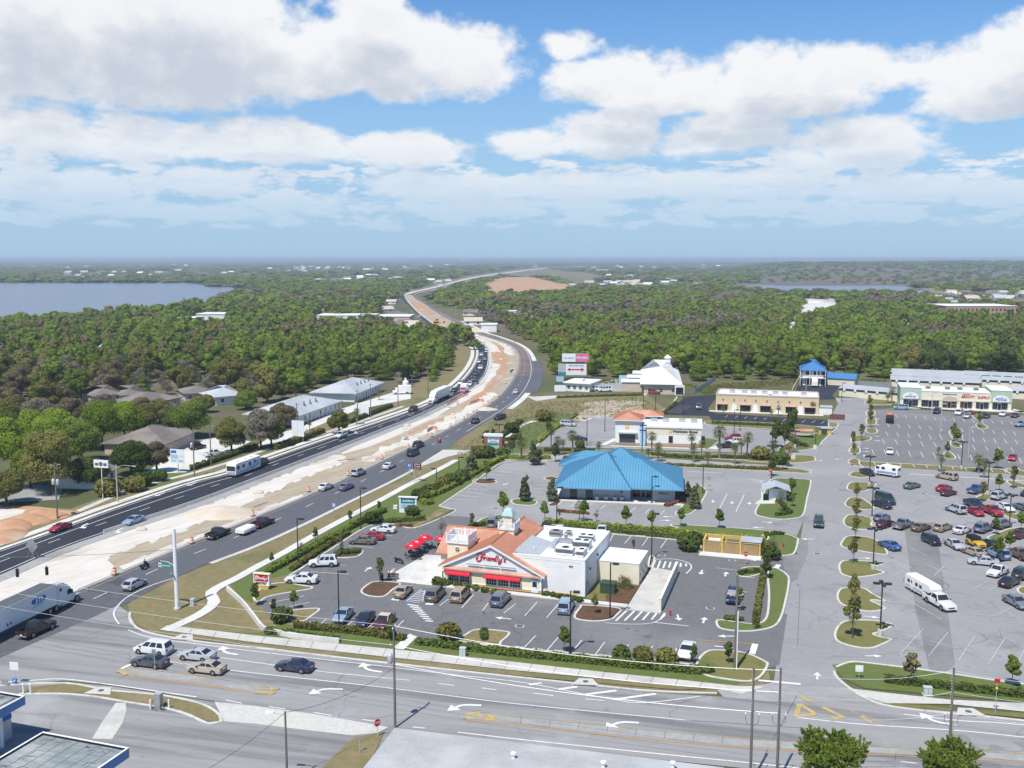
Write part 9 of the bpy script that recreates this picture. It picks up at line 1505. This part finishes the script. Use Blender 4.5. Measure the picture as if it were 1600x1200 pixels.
for i,a in enumerate((([(415,990),(440,992),(470,996),(530,1003)],1.0,.75,'leaf_hedge','dark clipped hedge at the retaining wall corner'),([(460,980),(520,986),(560,990),(632,1001)],1.3,.8,'leaf_olive','straggly olive hedge below the row of three cars'),([(650,1006),(700,1012),(735,1017)],1.2,.8,'leaf_hedge','front hedge right of the foot path'),([(715,1014),(800,1024),(900,1034),(1000,1044),(1088,1052),(1112,1050)],1.2,.85,'leaf_hedge','long dark front hedge along the restaurant lot'),([(400,905),(425,893),(470,868),(510,846),(548,826)],1.2,.8,'leaf_mid','bright verge hedge along the sidewalk, lower part'),([(548,826),(575,812),(600,800)],1.4,.9,'leaf_mid','verge hedge below the teal sign'),([(455,893),(500,862),(545,834)],1.1,.7,'leaf_olive','loose olive hedge at the left stalls of the restaurant'),([(590,818),(630,815),(665,812)],1.4,.8,'leaf_hedge','dark hedge strip below the teal sign'),([(600,824),(625,823),(645,822)],1.0,.4,'leaf_red','reddish low planting under the dark hedge strip'),([(676,787),(662,789),(667,780),(700,765),(740,742),(775,722),(792,716)],1.5,1.0,'leaf_lime','lime green clipped hedge along the left stalls'),([(792,716),(820,718),(860,717)],1.4,.9,'leaf_lime','lime green hedge at the top of the empty lot'),([(880,717),(960,722),(1040,728),(1140,732),(1220,735)],1.2,.7,'leaf_olive','low trimmed hedge behind the blue roof'),([(735,826),(752,822),(775,822)],1.4,.8,'leaf_hedge','dark hedge left of the grey van'),([(850,818),(900,821),(960,826),(1045,832),(1090,838)],1.2,.9,'leaf_lime','bright hedge behind the restaurant, upper row'),([(880,826),(950,832),(1020,838),(1068,843)],1.2,.9,'leaf_hedge','dark hedge behind the restaurant, lower row'),([(1090,838),(1130,841),(1196,846)],1.2,.8,'leaf_lime','bright hedge behind the yellow enclosure'),([(1196,838),(1212,836),(1225,836)],1.0,.6,'leaf_hedge','small hedge right above the lawn island'),([(1180,978),(1184,950),(1190,915),(1194,893)],.9,.9,'leaf_olive','narrow dark hedge between stalls and lawn'),([(1155,900),(1165,896),(1186,896)],.9,.7,'leaf_hedge','short hedge at the top of the side lawn'),([(1382,1066),(1450,1073),(1530,1082),(1640,1095)],1.2,.8,'leaf_hedge','dark hedge on the lawn at the right'),([(1206,777),(1216,784),(1225,793),(1230,800),(1236,802),(1225,805),(1212,807)],.9,.7,'leaf_hedge','zigzag hedge on the kiosk lawn'),([(1214,774),(1236,771)],.9,.8,'leaf_hedge','short hedge behind the kiosk'),([(755,706),(790,692),(812,684)],1.4,1.2,'leaf_hedge','dark hedge behind the brick pillared sign'),([(780,686),(800,672),(814,660)],1.6,1.2,'leaf_dark','dark hedge along the highway verge'),([(840,693),(855,680),(870,668),(878,660)],1.4,.9,'leaf_lime','bright hedge at the left of the bank lot'),([(850,705),(880,705),(930,706)],1.4,.8,'leaf_hedge','hedge below the bank lot, left'),([(1018,712),(1060,715),(1100,717)],1.2,.8,'leaf_hedge','hedge in front of the bank'),([(1108,716),(1160,717),(1235,719)],1.2,.8,'leaf_hedge','hedge below the three bank cars'),([(1112,662),(1160,664),(1222,667)],1.3,.8,'leaf_hedge','hedge between bank and beige shops'),([(1228,684),(1250,696),(1262,699)],1.2,.9,'leaf_dark','dark hedge at the driveway bend'),([(870,622),(930,620),(1004,618)],1.2,.8,'leaf_hedge','hedge before the small store'),([(1024,655),(1042,642),(1056,630)],1.2,.8,'leaf_olive','olive hedge beside the low cream wall'),([(300,735),(330,724),(365,712),(400,698)],1.6,1.2,'leaf_dark','dark hedge behind the motorhome'),([(430,703),(462,692),(505,676)],1.8,1.6,'leaf_olive','brown olive hedge before the metal roofed office'),([(545,662),(580,648),(612,636)],1.6,1.2,'leaf_hedge','hedge along the far office lot'),([(1395,633),(1450,640),(1580,650)],.8,.4,'leaf_hedge','low planting along the shop fronts'),([(870,800),(920,804)],.8,.5,'leaf_red','reddish planting at the wall of the blue roofed office'),([(1040,792),(1058,786),(1072,770)],1.0,.6,'leaf_red','reddish planting at the right corner of the blue roofed office'))):hedge(*a,seed=i+1)
for px,py in((687,916),):put('shrub',px,py,1.3,'bright green shrub at the left corner post of the restaurant','corner shrub')
PR=Proto(palm(77,1.1,'x'));t=rest(26.6,6.6);PR.put(tuple(t),0,.8,'low fan palm on the mulch beside the annex','low palms');t=rest(27.4,6.2);PR.put(tuple(t),1,.7,'second low fan palm on the mulch beside the annex','low palms')
put('red',1423,1070,1.05,'reddish young tree rising from the hedge on the right lawn','reddish tree');put('young',1581,1073,.85,'young round tree on stakes at the right end of the lawn','staked tree')
for px,py,pt,lab,sd in((1300,1262,1149,'bushy green tree at the bottom beside the pair of poles',3),(1482,1272,1168,'bushy green tree at the bottom right before the pole',4)):
 h=height_at(px,py,pt);p=G(px,py);rg=random.Random(sd);lb=[(0,0,h*.62,2.3,1.9)]+[(rg.uniform(-2.1,2.1),rg.uniform(-2.1,2.1),h*rg.uniform(.5,.84),rg.uniform(.6,.95),rg.uniform(.5,.85))for i in range(18)]
 r=make_tree('bushy_tree',lab,'tree',lb,10,.05,'leaf_bright',h*.5,.16,'bark',sd,10,1.2)
 cr=[o for o in r.children if o.name.startswith('crown')][0];cr.data=quads_mesh('crown',np.concatenate([twig_arrays(sd,lb,520,62,.95,.17),crown_arrays(sd,lb,2500,.09,.2,.9)]),['leaf_mid']);r.location=(p.x,p.y,.05)
 # ---- large trees left of the highway
for i,(px,py,pt,R_,lm,lab)in enumerate(((78,772,672,6.4,'leaf_olive','big olive brown tree by the utility pole with transformers'),(20,740,652,6.0,'leaf_bright','bright green tree at the left edge'),(90,708,640,6.2,'leaf_bright','bright green tree behind the big olive one'),(160,702,628,6.0,'leaf_bright','bright green tree left of the shingled building, near'),(195,690,630,5.5,'leaf_bright','bright green tree left of the shingled building, far'),(225,680,632,4.8,'leaf_olive','yellow olive tree at the end of the bright green row'),(205,742,690,4.6,'leaf_dark','round dark tree in front of the shingled building'),(140,762,716,4.2,'leaf_dark','dark tree right of the big olive one'),(300,685,625,5.4,'leaf_mid','large green tree behind the shingled building'),(278,680,634,4.2,'leaf_dark','dark half of the large tree clump behind the shingled building'),(362,708,652,4.0,'leaf_olive','yellow green tree right of the shingled building'),(408,702,638,4.6,'leaf_grey','grey brown tree with open crown by the office lot'),(424,700,645,4.0,'leaf_olive','olive tree in front of the grey metal roof'),(530,678,640,3.0,'leaf_olive','round olive tree between the blank boards'),(245,738,690,3.0,'leaf_brown','thin brown tree before the shingled building'),(385,640,610,4.0,'leaf_mid','green tree right of the white house'),(10,790,735,4.2,'leaf_olive','olive tree at the left edge by the clay'),(440,668,630,4.2,'leaf_brown','brown tree behind the first metal roof'),(48,705,640,5.2,'leaf_bright','bright green tree between the left edge and the olive tree'),(128,722,660,5.0,'leaf_mid','mid green tree behind the utility pole with transformers'),(10,700,640,5.4,'leaf_mid','mid green tree behind the leftmost bright tree'),(60,672,622,4.6,'leaf_grey','grey half bare tree above the bright green row'),(110,668,620,4.8,'leaf_brown','brownish tree above the bright green row'),(20,668,618,4.8,'leaf_olive','olive tree at the left edge below the woods'),(250,662,624,4.0,'leaf_olive','olive tree beside the wide shingled house'),(175,660,628,4.2,'leaf_mid','mid green tree in front of the shingled houses'),(48,762,700,4.6,'leaf_mid','mid green tree left of the big olive one'),(222,652,622,4.0,'leaf_brown','brownish tree between the shingled houses'),(160,645,618,4.0,'leaf_grey','grey half bare tree before the leftmost shingled house'),(318,645,618,3.8,'leaf_olive','olive tree before the brown shingled house'),(268,655,630,3.4,'leaf_grey','grey half bare tree before the wide shingled house'))):
 h=height_at(px,py,pt);p=G(px,py);r=make_tree('large_tree',lab,'tree',lobes_round(i+200,30,R_,h,h*.2),13000 if lm!='leaf_grey' else 8000,.145,lm,h*.42,.3,'bark',i+300,12,.4,lm in('leaf_grey','leaf_brown'));r.location=(p.x,p.y,0);r['group']='large trees left of the highway';r.rotation_euler.z=i
 # ---- woods: individual trees near, one mass far
def wood_proto(s,lm,H,R_,nq,qs,z0=.18,cone=False):
 lb=lobes_round(s,13,R_,H,H*z0)if not cone else[(random.Random(s+i).uniform(-.5,.5),random.Random(s*3+i).uniform(-.5,.5),H*(.18+.1*i),R_*(1.0-.105*i),H*.1)for i in range(9)]
 return Proto(make_tree('woodland_tree','x','tree',lb,nq,qs,lm,H*.5,.22,'bark',s,6,.3))
WP={'b':[wood_proto(1,'leaf_bright',11,3.2,4200,.2,.08,True),wood_proto(12,'leaf_bright',9,2.8,3800,.2,.08,True),wood_proto(2,'leaf_bright',11,3.4,4200,.2)],'m':[wood_proto(3,'leaf_mid',11,3.6,4200,.2),wood_proto(4,'leaf_mid',12,3.0,4200,.2,.08,True),wood_proto(14,'leaf_mid',8,3.0,3800,.19,.05,True)],'d':[wood_proto(5,'leaf_dark',11,4.0,4200,.21)],'o':[wood_proto(6,'leaf_olive',10,4.0,4200,.2)],'n':[wood_proto(7,'leaf_brown',10,4.0,3200,.19),wood_proto(17,'leaf_brown',7,3.4,2800,.17)],'g':[wood_proto(8,'leaf_grey',10,4.0,2400,.15)]}
WL_={'b':'bright spring green','m':'mid green','d':'dark green','o':'olive green','n':'brownish','g':'grey half bare'}
LEFTW=[(-60,655),(-60,560),(0,545),(300,540),(560,538),(650,543),(704,556),(706,574),(680,598),(640,603),(612,594),(560,594),(500,603),(480,622),(420,640),(392,632),(340,618),(230,622),(130,628),(60,650)]
RIGHTW=[(868,588),(862,560),(880,545),(1000,540),(1240,536),(1620,540),(1660,583),(1560,586),(1385,592),(1330,590),(1250,588),(1236,592),(1100,598),(1075,590),(1040,582),(990,592),(900,588)]
rg=random.Random(5);cand=[]
ROWS=[]
y=300.0
while y<640:
 x=-360.0
 while x<330:
  X,Y=x+rg.uniform(-3,3),y+rg.uniform(-3,3);px,py=Qp(X,Y)
  if-60<px<1660:
   side='left of the highway' if inpoly(px,py,LEFTW)else('behind the shops on the right' if inpoly(px,py,RIGHTW)else None)
   if side:cand.append((Y,X,px,py,side))
  x+=8.6
 y+=8.0
cand.sort();near,rest_=cand[:300],cand[300:]
def wood_kind(px,py,side,r):
 if side.startswith('left'):
  if px<420 and py>596:return r.choice('nggnoom')
  if px>380:return r.choice('bbmmbbmo')
  return r.choice('mmobbnm')
 if px>1530:return r.choice('mddb')
 if 1420<px<1500 and py>560:return r.choice('do')
 return r.choice('bbbmbmmob')
for Y,X,px,py,side in near:
 k=wood_kind(px,py,side,rg);pr=rg.choice(WP[k]);s=rg.choice((.62,.8,.95,1.05,1.2,1.38))*rg.uniform(.93,1.07)*(.85 if k in 'gn' else 1.0);pr.put((X,Y,0),rg.uniform(0,6.28),(s*rg.uniform(.9,1.1),s,s*rg.uniform(.85,1.1)),'%s tree standing in the woods %s'%(WL_[k],side),'woodland trees '+side)
ROADM=A_L[12:]+[(800,418),(860,418)]+C_R[::-1][:36]
CLEAR=[[(621,461),(645,453),(690,443),(722,434),(760,428),(800,423),(850,418),(866,419),(796,430),(735,444),(700,455),(665,470),(652,468)],[(a-4,b)for a,b in A_L[11:]]+[(622,458),(690,440),(722,431),(800,420),(860,417),(860,420),(800,427),(735,440),(700,451),(665,459)]+[(a+6,b-1)for a,b in C_R[::-1][:30]],[(x,y+(2 if y<450 else 0))for x,y in LAKE],LAKE2,CLAY,FIELD,LOTW,FIELDR,[(596,468),(640,466),(704,522),(700,534),(650,532),(600,514),(590,490)],[(650,462),(700,478),(765,504),(842,540),(820,546),(760,520),(690,492)],[(480,500),(645,500),(645,512),(480,512)],[(300,500),(356,500),(356,510),(270,516)],[(1465,492),(1600,494),(1600,505),(1465,503)],[(700,640),(690,560),(720,535),(760,560),(840,540),(860,560),(866,600),(800,660)],[(742,516),(810,497),(812,503),(790,516),(760,524)]]
CLUST=[([(395,421),(470,415),(700,411),(760,414),(640,424),(480,428)],80,13),([(480,436),(560,430),(660,428),(640,440),(500,445)],44,13),([(640,441),(700,437),(720,433),(690,446)],16,12),([(870,447),(930,440),(1060,440),(1150,449),(1040,453),(930,452)],60,13),([(935,430),(1010,432),(1060,440),(960,438)],20,13),([(1440,458),(1520,455),(1620,458),(1620,482),(1500,482),(1455,470)],56,13),([(0,434),(140,425),(380,422),(380,433),(100,438),(0,438)],34,13),([(0,416),(130,415),(330,412),(330,418),(100,421),(0,421)],12,14),([(800,418),(900,415),(1180,413),(1180,421),(1000,422),(860,422)],24,14),([(1180,416),(1400,411),(1600,414),(1600,418),(1380,415),(1200,419)],14,14),([(10,545),(120,520),(230,525),(200,560),(60,580)],7,10),([(140,520),(250,500),(280,535),(180,560)],4,10),([(270,500),(300,485),(470,500),(460,530),(300,535)],5,10),([(700,500),(760,480),(870,490),(860,510),(770,515)],18,11),([(890,478),(1020,478),(1220,482),(1200,505),(900,503)],18,11),([(1290,492),(1440,496),(1450,525),(1300,518)],13,11),([(596,468),(622,478),(664,512),(640,528),(602,510),(588,482)],22,11),([(1120,460),(1260,470),(1240,500),(1120,490)],7,11),([(460,480),(560,478),(610,490),(480,498)],9,11)]
def far_house(i):
 r=empty('house',(0,0,0),0,'x','house');q=MB();q.box(-6,6,-4,4,0,3.0,('house_wall','stucco_white','stucco_cream','stucco_tan')[i]);q.add([(-6,-4,3),(-6,4,3),(-6,0,5.2)],[(0,2,1)],'house_wall');q.add([(6,-4,3),(6,4,3),(6,0,5.2)],[(0,1,2)],'house_wall');q.build('wall',r);q=MB();rm=('metal_white_roof','stucco_tan','shingle','metal_grey_roof')[i]
 for y0 in(-4.6,4.6):q.slab([(-6.5,y0,2.85),(6.5,y0,2.85),(6.5,0,5.4),(-6.5,0,5.4)],.2,rm)
 fixn(q.build('roof',r));q=MB();q.box(-.5,.5,-4.08,-4,0,2.1,'trim_white');q.build('door',r)
 for x in(-3.8,3.2):q=MB();q.box(x-.7,x+.7,-4.08,-4,1,2.2,'glass_dark');q.build('window',r)
 return r
HP=[Proto(far_house(i))for i in range(4)];HOUSES=[]
NMC=['pale house in the dense town on the horizon','pale house in the settlement before the pine strip','pale house by the far straight of the road','pale house in the settlement right of the clay field','pale house on the slope below the yellow hall','pale house in the settlement at the right edge','pale house on the far lake shore','pale speck of a house beyond the lake','pale house on the far central rise','pale house on the right hand hills','pale house under the trees at the left edge','pale house under the trees left of the white hall','pale house under the trees near the white hall','pale house under the trees above the bend','pale house under the trees right of the highway','pale house under the trees below the brick building','pale house beside the far bend of the highway','pale house near the gravel lot','pale house near the long white warehouse']
for ci,(pl,n,sz)in enumerate(CLUST):
 n=int(n*.55+.5)
 k=0;tries=0;x0,x1=min(p[0]for p in pl),max(p[0]for p in pl);y0,y1=min(p[1]for p in pl),max(p[1]for p in pl)
 while k<n and tries<4000:
  tries+=1;px,py=rg.uniform(x0,x1),rg.uniform(y0,y1)
  if not inpoly(px,py,pl):continue
  p=G(px,py);s=rg.uniform(.85,1.35)*(1.5 if py<430 else(1.1 if ci<10 else .85))
  if any((p.x-h_[0])**2+(p.y-h_[1])**2<(h_[2]+8)**2 for h_ in HOUSES):continue
  HP[rg.choice((0,1,2,2,3,3)if ci<10 else(1,2,2,3))].put((p.x,p.y,hill_z(p.x,p.y)),rg.uniform(-.6,.6),(s,s,s*.95),NMC[ci],NMC[ci].replace('pale house','houses').replace('pale speck of a house','houses'));HOUSES.append((p.x,p.y,9*s));k+=1
def clear(px,py):
 return any(inpoly(px,py,c)for c in CLEAR)
def far_woods():
 r=np.random.default_rng(9);V={k:[]for k in 'bmdong'};unit={}
 for nq in(520,240,100,44):unit[nq]=[crown_arrays(400+i,lobes_round(400+i,9,1.0,2.0,.25)if i%2 else[(0,0,.4+.17*k,.95-.1*k,.2)for k in range(9)],nq,{520:.1,240:.145,100:.21,44:.31}[nq],.5,.25)for i in range(6)]
 hs=np.array(HOUSES);y=455.0
 pts=[(Y,X)for Y,X,px,py,side in rest_]
 while y<12500:
  st=max(7.5,y*.0125);half=y*.56+30;x=-half
  while x<half:
   X,Y=x+r.uniform(-.45,.45)*st,y+r.uniform(-.5,.5)*st;x+=st;px,py=Qp(X,Y)
   if not(-70<px<1670)or py>560 or clear(px,py):continue
   if inpoly(px,py,LEFTW)or inpoly(px,py,RIGHTW):continue
   if X/Y>.245 and 1780<Y<4300 and r.random()>(.34 if Y<3400 else .6):continue
   pts.append((Y,X))
  y+=st
 for Y,X in pts:
  d=(hs[:,0]-X)**2+(hs[:,1]-Y)**2
  if(d<(hs[:,2])**2).any():continue
  if((np.abs(hs[:,0]-X)<hs[:,2]*.7)&(hs[:,1]-Y>0)&(hs[:,1]-Y<26)).any()and r.random()<.75:continue
  px,py=Qp(X,Y);st=max(7.5,Y*.0125)
  incl=any(inpoly(px,py,c[0])for c in CLUST[:10])
  if incl and r.random()<.72:continue
  n1=math.sin(X*.011+1.3)*math.cos(Y*.007+.4)+.6*math.sin(X*.031-Y*.022)
  if n1>.5 and r.random()<.45:k='g'
  else:k=r.choice(list('bmoonm' if n1>.1 else 'bbmmbo'),p=None)
  if inpoly(px,py,LEFTW)or inpoly(px,py,RIGHTW):k=wood_kind(px,py,'left' if px<760 else 'right',random)
  if py<470 and r.random()<.4:k='m'
  nq=520 if Y<640 else(240 if Y<1000 else(100 if Y<2200 else 44))
  H=r.uniform(5.5,12.0);W_=st*r.uniform(.55,.8);u=unit[nq][r.integers(6)];a=r.uniform(0,6.28);c,s=math.cos(a),math.sin(a)
  if incl:H*=.5;W_*=.55
  if X/Y>.245 and 1780<Y<4300:W_*=.4;H*=.8
  v=np.empty_like(u);v[:,0]=(u[:,0]*c-u[:,1]*s)*W_+X;v[:,1]=(u[:,0]*s+u[:,1]*c)*W_+Y;v[:,2]=u[:,2]*H*.5+hill_z(X,Y);V[k].append(v)
 mats=['leaf_bright','leaf_mid','leaf_dark','leaf_olive','leaf_brown','leaf_grey'];vs,mi=[],[]
 for i,k in enumerate('bmdong'):
  if V[k]:a=np.concatenate(V[k]);vs.append(a);mi.append(np.full(len(a)//4,i))
 o=bpy.data.objects.new('far_woods',quads_mesh('far_woods',np.concatenate(vs),mats,np.concatenate(mi)));COL.objects.link(o);stuff(o);print('far woods quads',len(o.data.polygons),'trees',len(pts))
far_woods()
def tufts(name,poly,n,s,mats,seed):
 rg2=np.random.default_rng(seed);xs=[G(*p)for p in poly];x0,x1=min(p.x for p in xs),max(p.x for p in xs);y0,y1=min(p.y for p in xs),max(p.y for p in xs);P2=[(p.x,p.y)for p in xs];c=[]
 while len(c)<n:
  x,y=rg2.uniform(x0,x1),rg2.uniform(y0,y1)
  if inpoly(x,y,P2):c.append((x,y))
 c=np.array(c);a=rg2.uniform(0,6.28,n);dx,dy=np.cos(a)*s,np.sin(a)*s;h=s*rg2.uniform(.5,1.4,n);z=np.full(n,.06)
 v=np.stack([np.stack([c[:,0]-dx,c[:,1]-dy,z],1),np.stack([c[:,0]+dx,c[:,1]+dy,z],1),np.stack([c[:,0]+dx*.6,c[:,1]+dy*.6,z+h],1),np.stack([c[:,0]-dx*.6,c[:,1]-dy*.6,z+h],1)],1).reshape(-1,3)
 o=bpy.data.objects.new(name,quads_mesh(name,v,mats,rg2.integers(0,len(mats),n)));COL.objects.link(o);return stuff(o)
tufts('field_weeds',[(830,630),(1000,620),(1030,640),(1000,655),(920,650),(840,690),(700,720),(780,655)],2600,.22,['leaf_olive','leaf_brown','leaf_mid'],2)
tufts('wood_edge_scrub',[(868,592),(1000,596),(1100,604),(1240,592),(1385,594),(1385,598),(1240,600),(1100,618),(1080,605),(990,598),(868,604)],1500,.6,['leaf_olive','leaf_mid','leaf_brown'],4)
# ---- the air: one even box of haze round everything
hm=bpy.data.materials.new('haze');hm.use_nodes=True;hn=hm.node_tree;hn.nodes.clear();ho=hn.nodes.new('ShaderNodeOutputMaterial');hv=hn.nodes.new('ShaderNodeVolumePrincipled');hv.inputs['Color'].default_value=(.75,.86,1.0,1);hv.inputs['Density'].default_value=0.00014;hv.inputs['Anisotropy'].default_value=0.1
hn.links.new(hv.outputs[0],ho.inputs['Volume'])
MATS['haze']=hm
mb=MB();mb.box(-62000,62000,-400,62000,-1.0,56,'haze');stuff(fixn(mb.build('haze')))
for p_ in PROTOS:
 if not p_.used:
  for o in list(p_.root.children_recursive)+[p_.root]:bpy.data.objects.remove(o)
